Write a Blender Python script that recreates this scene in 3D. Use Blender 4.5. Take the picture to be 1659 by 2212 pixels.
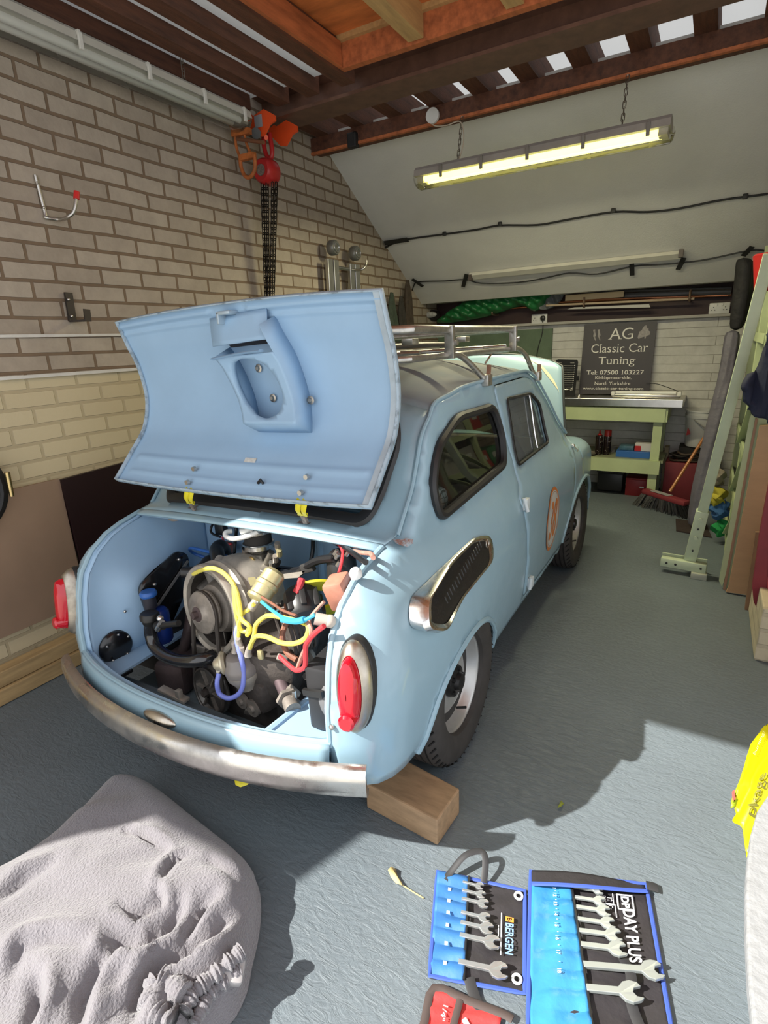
import bpy, bmesh, math, random
import numpy as np
from mathutils import Vector, Matrix, Euler
from mathutils.geometry import delaunay_2d_cdt
random.seed(7)
S = bpy.context.scene
for o in list(bpy.data.objects): bpy.data.objects.remove(o)
COL = S.collection
V = Vector
# ------------------------------------------------------------------ camera
F = 1183.02; PX, PY = 829.5, 1106.0
cX = np.array([0.86518159, 0.11744546, -0.48751141])
cY = np.array([0.50002492, -0.27551686, 0.82101494])
cZ = np.array([-0.03789313, -0.95409487, -0.29709777])
RC = np.array([cX, cY, cZ]).T                      # world -> image frame (right, down, forward)
CAM = np.array([0, 0, 1.44])
cam = bpy.data.cameras.new('camera'); co = bpy.data.objects.new('camera', cam); COL.objects.link(co)
cam.sensor_fit = 'HORIZONTAL'; cam.sensor_width = 36; cam.lens = F / 1659 * 36; cam.clip_start = 0.02
mw = Matrix.Identity(4)
for i in range(3):
    mw[i][0] = RC[0][i]; mw[i][1] = -RC[1][i]; mw[i][2] = -RC[2][i]; mw[i][3] = CAM[i]
co.matrix_world = mw
S.camera = co
# ------------------------------------------------------------------ light
w = bpy.data.worlds.new('sky'); S.world = w; w.use_nodes = True
bg = w.node_tree.nodes['Background']
bg.inputs[0].default_value = (0.93, 0.96, 1.0, 1); bg.inputs[1].default_value = 1.6
sd = bpy.data.lights.new('sun', 'SUN'); so = bpy.data.objects.new('sun', sd); COL.objects.link(so)
sd.energy = 10.5; sd.angle = math.radians(0.6); sd.color = (1.0, 0.96, 0.88)
so.rotation_euler = V((0.74, 0.84, -1.0)).to_track_quat('-Z', 'Y').to_euler(); so.location = (-3, -3, 8)
S.view_settings.view_transform = 'Standard'; S.view_settings.look = 'None'
S.view_settings.exposure = 0.0; S.view_settings.gamma = 1.0; S.view_settings.use_curve_mapping = False
# ------------------------------------------------------------------ measuring helpers
def ray(u, v): return RC.T @ np.array([u - PX, v - PY, F])
def at(u, v, ax, val):
    i = 'xyz'.index(ax); d = ray(u, v); t = (val - CAM[i]) / d[i]; return V(CAM + d * t)
TH = math.atan(0.022)                               # the car leans a little on its springs
RT = np.array([[math.cos(TH), 0, -math.sin(TH)], [0, 1, 0], [math.sin(TH), 0, math.cos(TH)]])
CARO = np.array([-1.305, 0, 0])
def ac(u, v, ax, val):
    i = 'xyz'.index(ax); d = RT.T @ ray(u, v); c = RT.T @ (CAM - CARO); t = (val - c[i]) / d[i]; return V(c + d * t)
def ip(x, xs, ys): return float(np.interp(x, xs, ys))
def sst(x, a, b):
    t = min(1, max(0, (x - a) / (b - a))); return t * t * (3 - 2 * t)
def lerp(a, b, t): return a + (b - a) * t
# ------------------------------------------------------------------ materials
MATS = {}
def mat(name, col, rough=0.5, metal=0.0, noise=0.0, nscale=8.0, bump=0.0, bscale=60.0, col2=None, coat=0.0, emit=None, trans=0.0, spec=0.5, thr=(0.35, 0.7), stretch=(1, 1, 1), rvar=0.0, bdist=0.01, sheen=0.0, alpha=1.0):
    if name in MATS: return MATS[name]
    m = bpy.data.materials.new(name); m.use_nodes = True
    N = m.node_tree.nodes; L = m.node_tree.links; p = N['Principled BSDF']
    p.inputs['Base Color'].default_value = (*col, 1); p.inputs['Roughness'].default_value = rough
    p.inputs['Metallic'].default_value = metal; p.inputs['Coat Weight'].default_value = coat
    p.inputs['Coat Roughness'].default_value = 0.08
    p.inputs['Transmission Weight'].default_value = trans; p.inputs['Specular IOR Level'].default_value = spec
    p.inputs['Sheen Weight'].default_value = sheen; p.inputs['Alpha'].default_value = alpha
    if emit: p.inputs['Emission Color'].default_value = (*emit[:3], 1); p.inputs['Emission Strength'].default_value = emit[3]
    tc = N.new('ShaderNodeTexCoord'); mp = N.new('ShaderNodeMapping'); mp.inputs['Scale'].default_value = stretch
    L.new(tc.outputs['Object'], mp.inputs['Vector'])
    if noise > 0 or col2:
        n = N.new('ShaderNodeTexNoise'); n.inputs['Scale'].default_value = nscale; n.inputs['Detail'].default_value = 6; n.inputs['Roughness'].default_value = 0.62
        L.new(mp.outputs[0], n.inputs['Vector'])
        r = N.new('ShaderNodeMapRange'); r.inputs[1].default_value = thr[0]; r.inputs[2].default_value = thr[1]
        L.new(n.outputs['Fac'], r.inputs[0])
        mx = N.new('ShaderNodeMix'); mx.data_type = 'RGBA'
        c2 = col2 or tuple(max(0, c * (1 - noise)) for c in col)
        mx.inputs[6].default_value = (*col, 1); mx.inputs[7].default_value = (*c2, 1)
        L.new(r.outputs[0], mx.inputs[0]); L.new(mx.outputs[2], p.inputs['Base Color'])
        if rvar:
            rr = N.new('ShaderNodeMapRange'); rr.inputs[3].default_value = rough; rr.inputs[4].default_value = min(1, rough + rvar)
            L.new(r.outputs[0], rr.inputs[0]); L.new(rr.outputs[0], p.inputs['Roughness'])
    if bump > 0:
        n2 = N.new('ShaderNodeTexNoise'); n2.inputs['Scale'].default_value = bscale; n2.inputs['Detail'].default_value = 5
        L.new(mp.outputs[0], n2.inputs['Vector'])
        b = N.new('ShaderNodeBump'); b.inputs['Strength'].default_value = bump; b.inputs['Distance'].default_value = bdist
        L.new(n2.outputs['Fac'], b.inputs['Height']); L.new(b.outputs[0], p.inputs['Normal'])
    MATS[name] = m; return m
def brick_mat(name, c1, c2, mortar, split=None, low=None, bumpd=0.006, msize=0.010, offz=0.0, axis='YZ', bwid=0.225):
    m = bpy.data.materials.new(name); m.use_nodes = True
    N = m.node_tree.nodes; L = m.node_tree.links; p = N['Principled BSDF']; p.inputs['Roughness'].default_value = 0.85
    g = N.new('ShaderNodeNewGeometry'); sx = N.new('ShaderNodeSeparateXYZ'); L.new(g.outputs['Position'], sx.inputs[0])
    # a little wobble so the courses are hand laid
    wn = N.new('ShaderNodeTexNoise'); wn.inputs['Scale'].default_value = 3.0; wn.inputs['Detail'].default_value = 3; L.new(g.outputs['Position'], wn.inputs['Vector'])
    wm = N.new('ShaderNodeMath'); wm.operation = 'MULTIPLY_ADD'; wm.inputs[1].default_value = 0.016; wm.inputs[2].default_value = offz - 0.008; L.new(wn.outputs['Fac'], wm.inputs[0])
    wz = N.new('ShaderNodeMath'); wz.operation = 'ADD'; L.new(sx.outputs[2], wz.inputs[0]); L.new(wm.outputs[0], wz.inputs[1])
    cb = N.new('ShaderNodeCombineXYZ'); L.new(sx.outputs[1 if axis == 'YZ' else 0], cb.inputs[0]); L.new(wz.outputs[0], cb.inputs[1])
    def br(ms, ca, cbb, mo):
        b = N.new('ShaderNodeTexBrick'); b.inputs['Scale'].default_value = 1.0; b.inputs['Brick Width'].default_value = bwid; b.inputs['Row Height'].default_value = 0.0765
        b.inputs['Mortar Size'].default_value = ms; b.inputs['Mortar Smooth'].default_value = 0.25; b.inputs['Bias'].default_value = -0.1
        b.inputs['Color1'].default_value = (*ca, 1); b.inputs['Color2'].default_value = (*cbb, 1); b.inputs['Mortar'].default_value = (*mo, 1)
        L.new(cb.outputs[0], b.inputs['Vector']); return b
    b = br(msize, c1, c2, mortar)
    n = N.new('ShaderNodeTexNoise'); n.inputs['Scale'].default_value = 9; n.inputs['Detail'].default_value = 8; n.inputs['Roughness'].default_value = 0.7; L.new(g.outputs['Position'], n.inputs['Vector'])
    r = N.new('ShaderNodeMapRange'); r.inputs[1].default_value = 0.3; r.inputs[2].default_value = 0.75; r.inputs[3].default_value = 1.08; r.inputs[4].default_value = 0.80; L.new(n.outputs['Fac'], r.inputs[0])
    mu = N.new('ShaderNodeMix'); mu.data_type = 'RGBA'; mu.blend_type = 'MULTIPLY'; mu.inputs[0].default_value = 1.0
    L.new(b.outputs['Color'], mu.inputs[6]); L.new(r.outputs[0], mu.inputs[7])
    out = mu.outputs[2]
    if split is not None:
        b2 = br(0.006, low[0], low[1], low[2])
        gt = N.new('ShaderNodeMath'); gt.operation = 'GREATER_THAN'; gt.inputs[1].default_value = split; L.new(sx.outputs[2], gt.inputs[0])
        mz = N.new('ShaderNodeMix'); mz.data_type = 'RGBA'; L.new(gt.outputs[0], mz.inputs[0]); L.new(b2.outputs['Color'], mz.inputs[6]); L.new(mu.outputs[2], mz.inputs[7]); out = mz.outputs[2]
    L.new(out, p.inputs['Base Color'])
    ad = N.new('ShaderNodeMath'); ad.operation = 'MULTIPLY_ADD'; ad.inputs[1].default_value = 0.35
    n3 = N.new('ShaderNodeTexNoise'); n3.inputs['Scale'].default_value = 45; n3.inputs['Detail'].default_value = 6; L.new(g.outputs['Position'], n3.inputs['Vector'])
    iv = N.new('ShaderNodeMath'); iv.operation = 'SUBTRACT'; iv.inputs[0].default_value = 1.0; L.new(b.outputs['Fac'], iv.inputs[1])
    L.new(n3.outputs['Fac'], ad.inputs[0]); L.new(iv.outputs[0], ad.inputs[2])
    bu = N.new('ShaderNodeBump'); bu.inputs['Strength'].default_value = 0.8; bu.inputs['Distance'].default_value = bumpd
    L.new(ad.outputs[0], bu.inputs['Height']); L.new(bu.outputs[0], p.inputs['Normal'])
    MATS[name] = m; return m
def glass_mat(name, tint=(0.75, 0.8, 0.8), refl=1.5, dust=0.0, dcol=(0.3, 0.32, 0.32)):
    m = bpy.data.materials.new(name); m.use_nodes = True
    N = m.node_tree.nodes; L = m.node_tree.links; N.remove(N['Principled BSDF']); out = N['Material Output']
    t = N.new('ShaderNodeBsdfTransparent'); t.inputs[0].default_value = (*tint, 1)
    gl = N.new('ShaderNodeBsdfGlossy'); gl.inputs['Roughness'].default_value = 0.02
    fr = N.new('ShaderNodeFresnel'); fr.inputs[0].default_value = refl
    mx = N.new('ShaderNodeMixShader'); L.new(fr.outputs[0], mx.inputs[0]); L.new(t.outputs[0], mx.inputs[1]); L.new(gl.outputs[0], mx.inputs[2])
    d = N.new('ShaderNodeBsdfDiffuse'); d.inputs[0].default_value = (*dcol, 1)
    tc = N.new('ShaderNodeTexCoord'); n = N.new('ShaderNodeTexNoise'); n.inputs['Scale'].default_value = 5; n.inputs['Detail'].default_value = 5; L.new(tc.outputs['Object'], n.inputs['Vector'])
    r = N.new('ShaderNodeMapRange'); r.inputs[1].default_value = 0.3; r.inputs[2].default_value = 0.7; r.inputs[3].default_value = dust * 0.5; r.inputs[4].default_value = dust; L.new(n.outputs['Fac'], r.inputs[0])
    m2 = N.new('ShaderNodeMixShader'); L.new(r.outputs[0], m2.inputs[0]); L.new(mx.outputs[0], m2.inputs[1]); L.new(d.outputs[0], m2.inputs[2])
    L.new(m2.outputs[0], out.inputs[0]); MATS[name] = m; return m
# ------------------------------------------------------------------ objects
ORG = {}
def org(o):
    return ORG.get(o.name, V((0, 0, 0))) if o else V((0, 0, 0))
def tag(o, label=None, cat=None, group=None, kind=None):
    if label: o['label'] = label
    if cat: o['category'] = cat
    if group: o['group'] = group
    if kind: o['kind'] = kind
    return o
def thing(name, loc, label, cat, group=None):
    o = bpy.data.objects.new(name, None); COL.objects.link(o); o.location = loc; o.empty_display_size = 0.05
    ORG[o.name] = V(loc); return tag(o, label, cat, group)
def rotm(axis_dir, up=None):
    z = V(axis_dir).normalized(); a = V(up) if up else (V((0, 0, 1)) if abs(z.z) < 0.95 else V((1, 0, 0)))
    x = a.cross(z)
    if x.length < 1e-6: x = V((1, 0, 0))
    x.normalize(); y = z.cross(x); return Matrix((x, y, z)).transposed()
class MB:
    def __init__(s): s.v = []; s.f = []
    def add(s, vs, fs):
        n = len(s.v); s.v += [V(p) for p in vs]; s.f += [tuple(i + n for i in f) for f in fs]; return s
    def box(s, c, d, rot=None, bev=0.0):
        x, y, z = d[0] / 2, d[1] / 2, d[2] / 2
        if bev > 0:
            bm = bmesh.new(); bmesh.ops.create_cube(bm, size=1)
            for v in bm.verts: v.co = V((v.co.x * d[0], v.co.y * d[1], v.co.z * d[2]))
            bmesh.ops.bevel(bm, geom=list(bm.edges), offset=min(bev, 0.45 * min(d)), segments=2, profile=0.5, affect='EDGES')
            vs = [v.co.copy() for v in bm.verts]; bm.verts.index_update(); fs = [tuple(v.index for v in f.verts) for f in bm.faces]; bm.free()
        else:
            vs = [V((a * x, b * y, e * z)) for a in (-1, 1) for b in (-1, 1) for e in (-1, 1)]
            fs = [(0, 1, 3, 2), (4, 6, 7, 5), (0, 4, 5, 1), (2, 3, 7, 6), (0, 2, 6, 4), (1, 5, 7, 3)]
        R = (rot.to_matrix() if isinstance(rot, Euler) else rot) if rot is not None else Matrix.Identity(3)
        return s.add([R @ p + V(c) for p in vs], fs)
    def beam(s, a, b, wd, ht, up=(0, 0, 1), bev=0.0):      # bar from a to b; wd across, ht along up
        a, b = V(a), V(b); d = b - a; z = d.normalized(); u = V(up); u = (u - z * u.dot(z)).normalized(); x = u.cross(z)
        R = Matrix((x, u, z)).transposed()
        return s.box((a + b) / 2, (wd, ht, d.length), R, bev)
    def loft(s, rings, closed=True, cap=True):
        n = len(rings[0]); vs = [p for r in rings for p in r]; fs = []
        m = n if closed else n - 1
        for i in range(len(rings) - 1):
            for j in range(m):
                k = (j + 1) % n; fs.append((i * n + j, i * n + k, (i + 1) * n + k, (i + 1) * n + j))
        if cap and closed: fs.append(tuple(range(n))[::-1]); fs.append(tuple((len(rings) - 1) * n + j for j in range(n)))
        return s.add(vs, fs)
    def tube(s, pts, r, n=8, closed=False, sm=0, flat=None):
        pts = [V(p) for p in pts]
        if sm: pts = smooth(pts, sm, closed)
        m = len(pts); rr = r if isinstance(r, (list, tuple)) else [r] * m
        if len(rr) != m: rr = [ip(i / (m - 1), np.linspace(0, 1, len(rr)), rr) for i in range(m)]
        rings = []; up = None
        for i, p in enumerate(pts):
            t = (pts[(i + 1) % m] - pts[i - 1]) if closed else (pts[min(i + 1, m - 1)] - pts[max(i - 1, 0)])
            if t.length < 1e-9: t = V((0, 0, 1))
            t.normalize()
            if up is None: up = V((0, 0, 1)) if abs(t.z) < 0.9 else V((1, 0, 0))
            x = up.cross(t)
            if x.length < 1e-6: x = V((1, 0, 0)).cross(t)
            x.normalize(); y = t.cross(x); up = y
            fx, fy = flat if flat else (1, 1)
            rings.append([p + (x * math.cos(a) * fx + y * math.sin(a) * fy) * rr[i] for a in [2 * math.pi * k / n for k in range(n)]])
        if closed: rings.append(rings[0]); return s.loft(rings, True, False)
        return s.loft(rings)
    def cyl(s, a, b, r0, r1=None, n=20):
        r1 = r0 if r1 is None else r1; a, b = V(a), V(b); R = rotm(b - a)
        rg = lambda c, r: [c + R @ V((math.cos(2 * math.pi * k / n) * r, math.sin(2 * math.pi * k / n) * r, 0)) for k in range(n)]
        return s.loft([rg(a, r0), rg(b, r1)])
    def lathe(s, prof, o, axis, n=40, closed=False, up=None):   # prof: (radius, along)
        o = V(o); R = rotm(axis, up)
        rings = [[o + R @ V((math.cos(2 * math.pi * k / n) * r, math.sin(2 * math.pi * k / n) * r, h)) for k in range(n)] for r, h in prof]
        if closed: rings.append(rings[0])
        return s.loft(rings, True, False)
    def disc(s, o, axis, r, n=24):
        o = V(o); R = rotm(axis); return s.add([o + R @ V((math.cos(2 * math.pi * k / n) * r, math.sin(2 * math.pi * k / n) * r, 0)) for k in range(n)], [tuple(range(n))])
    def torus(s, o, axis, R0, r, n=32, m=8, sx=1, sy=1, up=None):
        o = V(o); R = rotm(axis, up)
        pts = [o + R @ V((math.cos(2 * math.pi * k / n) * R0 * sx, math.sin(2 * math.pi * k / n) * R0 * sy, 0)) for k in range(n)]
        return s.tube(pts, r, m, closed=True)
    def ball(s, c, r, n=16, m=10, R=None):
        rx, ry, rz = (r, r, r) if not isinstance(r, (tuple, list)) else r; c = V(c); R = R or Matrix.Identity(3)
        rings = [[c + R @ V((rx * math.sin(t) * math.cos(a), ry * math.sin(t) * math.sin(a), rz * math.cos(t))) for a in [2 * math.pi * k / n for k in range(n)]] for t in [max(1e-3, min(math.pi - 1e-3, math.pi * i / m)) for i in range(m + 1)]]
        return s.loft(rings)
    def grid(s, fn, nu, nv):
        vs = [fn(i / nu, j / nv) for i in range(nu + 1) for j in range(nv + 1)]
        return s.add(vs, [(i * (nv + 1) + j, (i + 1) * (nv + 1) + j, (i + 1) * (nv + 1) + j + 1, i * (nv + 1) + j + 1) for i in range(nu) for j in range(nv)])
    def prism(s, poly, fa, fb):     # poly 2D -> two mapped faces and walls
        n = len(poly); a = [V(fa(*p)) for p in poly]; b = [V(fb(*p)) for p in poly]
        return s.add(a + b, [tuple(range(n))[::-1], tuple(n + i for i in range(n))] + [(i, (i + 1) % n, n + (i + 1) % n, n + i) for i in range(n)])
    def xf(s, M):
        s.v = [M @ p for p in s.v]; return s
    def build(s, name, m, parent=None, smooth=True, solid=0.0, bevel=0.0, sub=0, angle=40, off=-1):
        o0 = org(parent)
        if parent is None:
            xs = [p.x for p in s.v]; ys = [p.y for p in s.v]; zs = [p.z for p in s.v]
            c = V(((min(xs) + max(xs)) / 2, (min(ys) + max(ys)) / 2, min(zs)))
        else:
            c = o0
        me = bpy.data.meshes.new(name); me.from_pydata([tuple(p - c) for p in s.v], [], s.f); me.validate()
        o = bpy.data.objects.new(name, me); COL.objects.link(o)
        bm = bmesh.new(); bm.from_mesh(me); bmesh.ops.remove_doubles(bm, verts=bm.verts, dist=1e-5)
        bmesh.ops.recalc_face_normals(bm, faces=bm.faces); bm.to_mesh(me); bm.free()
        if parent is None: o.location = c
        else: o.parent = parent
        ORG[o.name] = c
        if m: me.materials.append(m)
        if bevel: b = o.modifiers.new('b', 'BEVEL'); b.width = bevel; b.segments = 2; b.limit_method = 'ANGLE'; b.angle_limit = math.radians(45)
        if sub: b = o.modifiers.new('s', 'SUBSURF'); b.levels = sub; b.render_levels = sub
        if solid: b = o.modifiers.new('t', 'SOLIDIFY'); b.thickness = solid; b.offset = off
        if smooth:
            for p in me.polygons: p.use_smooth = True
            try:
                me.set_sharp_from_angle(angle=math.radians(angle))
            except Exception: pass
        return o
def smooth(pts, k=6, closed=False):
    pts = [V(p) for p in pts]; n = len(pts); out = []
    rng = range(n if closed else n - 1)
    for i in rng:
        if closed: p0, p1, p2, p3 = pts[i - 1], pts[i], pts[(i + 1) % n], pts[(i + 2) % n]
        else: p0, p1, p2, p3 = pts[max(i - 1, 0)], pts[i], pts[i + 1], pts[min(i + 2, n - 1)]
        for j in range(k):
            t = j / k
            out.append(0.5 * ((2 * p1) + (p2 - p0) * t + (2 * p0 - 5 * p1 + 4 * p2 - p3) * t * t + (3 * p1 - p0 - 3 * p2 + p3) * t ** 3))
    if not closed: out.append(pts[-1])
    return out
def sm2(pts, k=5, closed=True): return [(p.x, p.y) for p in smooth([V((a, b, 0)) for a, b in pts], k, closed)]
def rpoly(pts, r, k=5):             # polygon with rounded corners
    out = []; n = len(pts)
    for i in range(n):
        a, b, c = V(pts[i - 1]), V(pts[i]), V(pts[(i + 1) % n]); d1 = (a - b); d2 = (c - b); rr = min(r, d1.length * .45, d2.length * .45)
        p1 = b + d1.normalized() * rr; p2 = b + d2.normalized() * rr
        for j in range(k + 1):
            t = j / k; q = p1 * (1 - t) ** 2 + b * 2 * t * (1 - t) + p2 * t * t; out.append((q.x, q.y))
    return out
def inpoly(x, y, poly):
    c = False; n = len(poly); j = n - 1
    for i in range(n):
        xi, yi = poly[i]; xj, yj = poly[j]
        if (yi > y) != (yj > y) and x < (xj - xi) * (y - yi) / (yj - yi) + xi: c = not c
        j = i
    return c
def segd(x, y, P):
    n = len(P); b = 9
    for i in range(n):
        ax, ay = P[i - 1]; bx, by = P[i]; dx, dy = bx - ax, by - ay; t = max(0, min(1, ((x - ax) * dx + (y - ay) * dy) / (dx * dx + dy * dy + 1e-12))); b = min(b, math.hypot(x - ax - dx * t, y - ay - dy * t))
    return b
def resamp(poly, d):
    out = []; n = len(poly)
    for i in range(n):
        a, b = poly[i], poly[(i + 1) % n]; L = math.hypot(a[0] - b[0], a[1] - b[1]); k = max(1, int(math.ceil(L / d)))
        for j in range(k): out.append((lerp(a[0], b[0], j / k), lerp(a[1], b[1], j / k)))
    return out
def panel(mb, outer, holes, fn, d=0.03):
    outer = resamp(outer, d); holes = [resamp(h, d) for h in holes]
    vs = []; es = []
    for pl in [outer] + holes:
        n0 = len(vs); vs += pl; es += [(n0 + i, n0 + (i + 1) % len(pl)) for i in range(len(pl))]
    B = np.array(vs); x0, x1 = B[:, 0].min(), B[:, 0].max(); y0, y1 = B[:, 1].min(), B[:, 1].max()
    for x in np.arange(x0 + d * .6, x1, d):
        for y in np.arange(y0 + d * .6, y1, d):
            if inpoly(x, y, outer) and not any(inpoly(x, y, h) for h in holes) and ((B - (x, y)) ** 2).sum(1).min() > (0.45 * d) ** 2: vs.append((x, y))
    r = delaunay_2d_cdt([V(p) for p in vs], es, [], 0, 1e-7)
    fs = []
    for f in r[2]:
        cx = sum(r[0][i].x for i in f) / 3; cy = sum(r[0][i].y for i in f) / 3
        if inpoly(cx, cy, outer) and not any(inpoly(cx, cy, h) for h in holes): fs.append(tuple(f))
    return mb.add([V(fn(p.x, p.y)) for p in r[0]], fs)
_tc = {}
def glyphs(s, off=0.0, shear=0.0, serif=False):
    k = (s, off, shear, serif)
    if k in _tc: return _tc[k]
    c = bpy.data.curves.new('t', 'FONT'); c.body = s; c.offset = off; c.shear = shear; c.resolution_u = 4; c.fill_mode = 'BOTH'
    o = bpy.data.objects.new('t', c); COL.objects.link(o); bpy.context.view_layer.update()
    me = bpy.data.meshes.new_from_object(o.evaluated_get(bpy.context.evaluated_depsgraph_get()))
    vs = [v.co.copy() for v in me.vertices]; fs = [tuple(p.vertices) for p in me.polygons]
    if serif:
        cnt = {}
        for f in fs:
            for i in range(len(f)):
                e = tuple(sorted((f[i - 1], f[i]))); cnt.setdefault(e, []).append(f)
        for (a, b), fl in cnt.items():
            if len(fl) != 1: continue
            p, q = vs[a], vs[b]; L_ = abs(p.x - q.x)
            if abs(p.y - q.y) > 1e-3 or not .05 < L_ < .19: continue
            up = sum(vs[i].y for i in fl[0]) / len(fl[0]) > p.y; x0, x1 = min(p.x, q.x), max(p.x, q.x)
            e0 = .62 * L_; e1 = .62 * L_ if (up or p.y > .66) else 0; h = .032 if up else -.032; n0 = len(vs)
            vs += [V((x0 - e0, p.y, 0)), V((x1 + e1, p.y, 0)), V((x1 + e1, p.y + h, 0)), V((x0 - e0, p.y + h, 0))]; fs.append((n0, n0 + 1, n0 + 2, n0 + 3))
    bpy.data.objects.remove(o); bpy.data.meshes.remove(me)
    x0 = min(v.x for v in vs); x1 = max(v.x for v in vs); y0 = min(v.y for v in vs); y1 = max(v.y for v in vs)
    vs = [((v.x - x0) / (x1 - x0), (v.y - y0) / (y1 - y0)) for v in vs]; _tc[k] = (vs, fs, (x1 - x0) / (y1 - y0)); return _tc[k]
def write(mb, s, fn, off=0.0, shear=0.0, serif=False):   # fn maps the unit box of the word to a point
    vs, fs, asp = glyphs(s, off, shear, serif); mb.add([fn(a, b) for a, b in vs], fs); return mb
def copy_tree(o, parent=None):
    c = o.copy(); COL.objects.link(c); c.parent = parent; ORG[c.name] = org(o)
    for ch in list(o.children): copy_tree(ch, c)
    return c
def chain(mb, a, b, pitch=0.022, r=0.0028, w=0.0085, n=10):
    a, b = V(a), V(b); d = b - a; k = max(2, int(d.length / pitch)); z = d.normalized(); R = rotm(d)
    for i in range(k):
        c = a + d * ((i + .5) / k); ax = R @ (V((1, 0, 0)) if i % 2 else V((0, 1, 0)))
        side = ax.cross(z); L = pitch * .72
        pts = [c + side * math.cos(t) * w + z * (math.sin(t) * w + (L - w) * (1 if math.sin(t) > 0 else -1)) for t in [2 * math.pi * (j + .5) / n for j in range(n)]]
        mb.tube(pts, r, 5, closed=True)
    return mb
# ================================================================== THE ROOM
XL, XR, YB = -2.60, 0.66, 5.70
wood_dark = mat('dark_timber', (0.135, 0.050, 0.026), 0.75, noise=0.6, nscale=5, stretch=(6, 1, 6), bump=0.3, bscale=30)
wood_red = mat('red_timber', (0.55, 0.16, 0.055), 0.7, noise=0.5, nscale=4, stretch=(6, 1, 6))
wood_pale = mat('pale_timber', (0.55, 0.34, 0.14), 0.65, noise=0.3, nscale=5, stretch=(8, 1, 8))
ply = mat('orange_ply', (0.72, 0.21, 0.055), 0.7, noise=0.45, nscale=2.2, stretch=(1.5, 6, 1))
white_lining = mat('white_lining', (0.70, 0.69, 0.66), 0.9, noise=0.14, nscale=1.3, bump=0.15, bscale=120)
steel_brown = mat('painted_steel', (0.15, 0.075, 0.05), 0.5, noise=0.4, nscale=12)
black_rub = mat('black_rubber', (0.012, 0.012, 0.013), 0.55)
black_tape = mat('black_tape', (0.015, 0.015, 0.016), 0.6)
galv = mat('galvanised', (0.62, 0.60, 0.56), 0.35, 1.0, noise=0.25, nscale=20)
white_pl = mat('white_plastic', (0.72, 0.72, 0.70), 0.4)
cream = mat('cream_paint', (0.62, 0.52, 0.34), 0.8, noise=0.12, bump=0.3, bscale=70)
def floor_mat():
    m = mat('floor_paint', (0.150, 0.182, 0.205), 0.45, noise=0.16, nscale=2.0)
    N = m.node_tree.nodes; L = m.node_tree.links; p = N['Principled BSDF']
    g = N.new('ShaderNodeNewGeometry')
    a = N.new('ShaderNodeTexNoise'); a.inputs['Scale'].default_value = 22; a.inputs['Detail'].default_value = 9; a.inputs['Roughness'].default_value = 0.62; a.inputs['Distortion'].default_value = 1.2
    mp = N.new('ShaderNodeMapping'); mp.inputs['Scale'].default_value = (1.0, 2.6, 1); mp.inputs['Rotation'].default_value = (0, 0, 0.7)
    L.new(g.outputs['Position'], mp.inputs[0]); L.new(mp.outputs[0], a.inputs[0])
    b = N.new('ShaderNodeBump'); b.inputs['Strength'].default_value = 0.75; b.inputs['Distance'].default_value = 0.006
    L.new(a.outputs['Fac'], b.inputs['Height'])
    v = N.new('ShaderNodeTexVoronoi'); v.inputs['Scale'].default_value = 55; v.inputs['Randomness'].default_value = 1; L.new(g.outputs['Position'], v.inputs['Vector'])
    b2 = N.new('ShaderNodeBump'); b2.inputs['Strength'].default_value = 0.25; b2.inputs['Distance'].default_value = 0.003; L.new(v.outputs['Distance'], b2.inputs['Height']); L.new(b.outputs[0], b2.inputs['Normal'])
    L.new(b2.outputs[0], p.inputs['Normal']); return m
flo = MB().box((-1.0, 2.95, -0.05), (3.7, 5.9, 0.1)).build('floor', floor_mat(), smooth=False); tag(flo, kind='structure')
drv = mat('driveway_concrete', (0.42, 0.41, 0.38), 0.9, noise=0.2, bump=0.3)
tag(MB().box((-1, -6.0, -0.07), (18, 12, 0.1)).build('floor', drv, smooth=False), kind='structure')
bw = brick_mat('wall_brick', (0.44, 0.375, 0.305), (0.365, 0.305, 0.245), (0.20, 0.138, 0.090), split=1.353,
               low=((0.62, 0.53, 0.35), (0.58, 0.49, 0.32), (0.47, 0.39, 0.25)), offz=0.01, msize=0.0078)
tag(MB().box((-2.72, 2.525, 1.255), (0.24, 6.55, 2.51)).box((-2.72, 2.8, 2.85), (0.24, 6.0, 0.68)).prism([(-.75, 1.5), (-.79, 1.96), (-.97, 2.16), (-1.15, 2.38), (-1.0, 2.51), (-.75, 2.51)], lambda a, b: (-2.70, a, b), lambda a, b: (-2.60, a, b)).build('wall_left', bw, smooth=False), kind='structure')  # unseen front bracket added, its outline shaped for the shadow it casts
bb = brick_mat('back_brick', (0.68, 0.67, 0.64), (0.66, 0.65, 0.62), (0.38, 0.36, 0.33), msize=0.0028, bumpd=0.003, axis='XZ', bwid=40.0)
tag(MB().box((-1, YB + 0.08, 1.5), (3.8, 0.16, 3.0)).build('wall_back', bb, smooth=False), kind='structure')
br = brick_mat('right_brick', (0.55, 0.48, 0.34), (0.5, 0.43, 0.3), (0.35, 0.29, 0.2))
tag(MB().box((XR + 0.1, 4.0, 1.5), (0.2, 3.6, 3.0)).build('wall_right', br, smooth=False), kind='structure')
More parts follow.
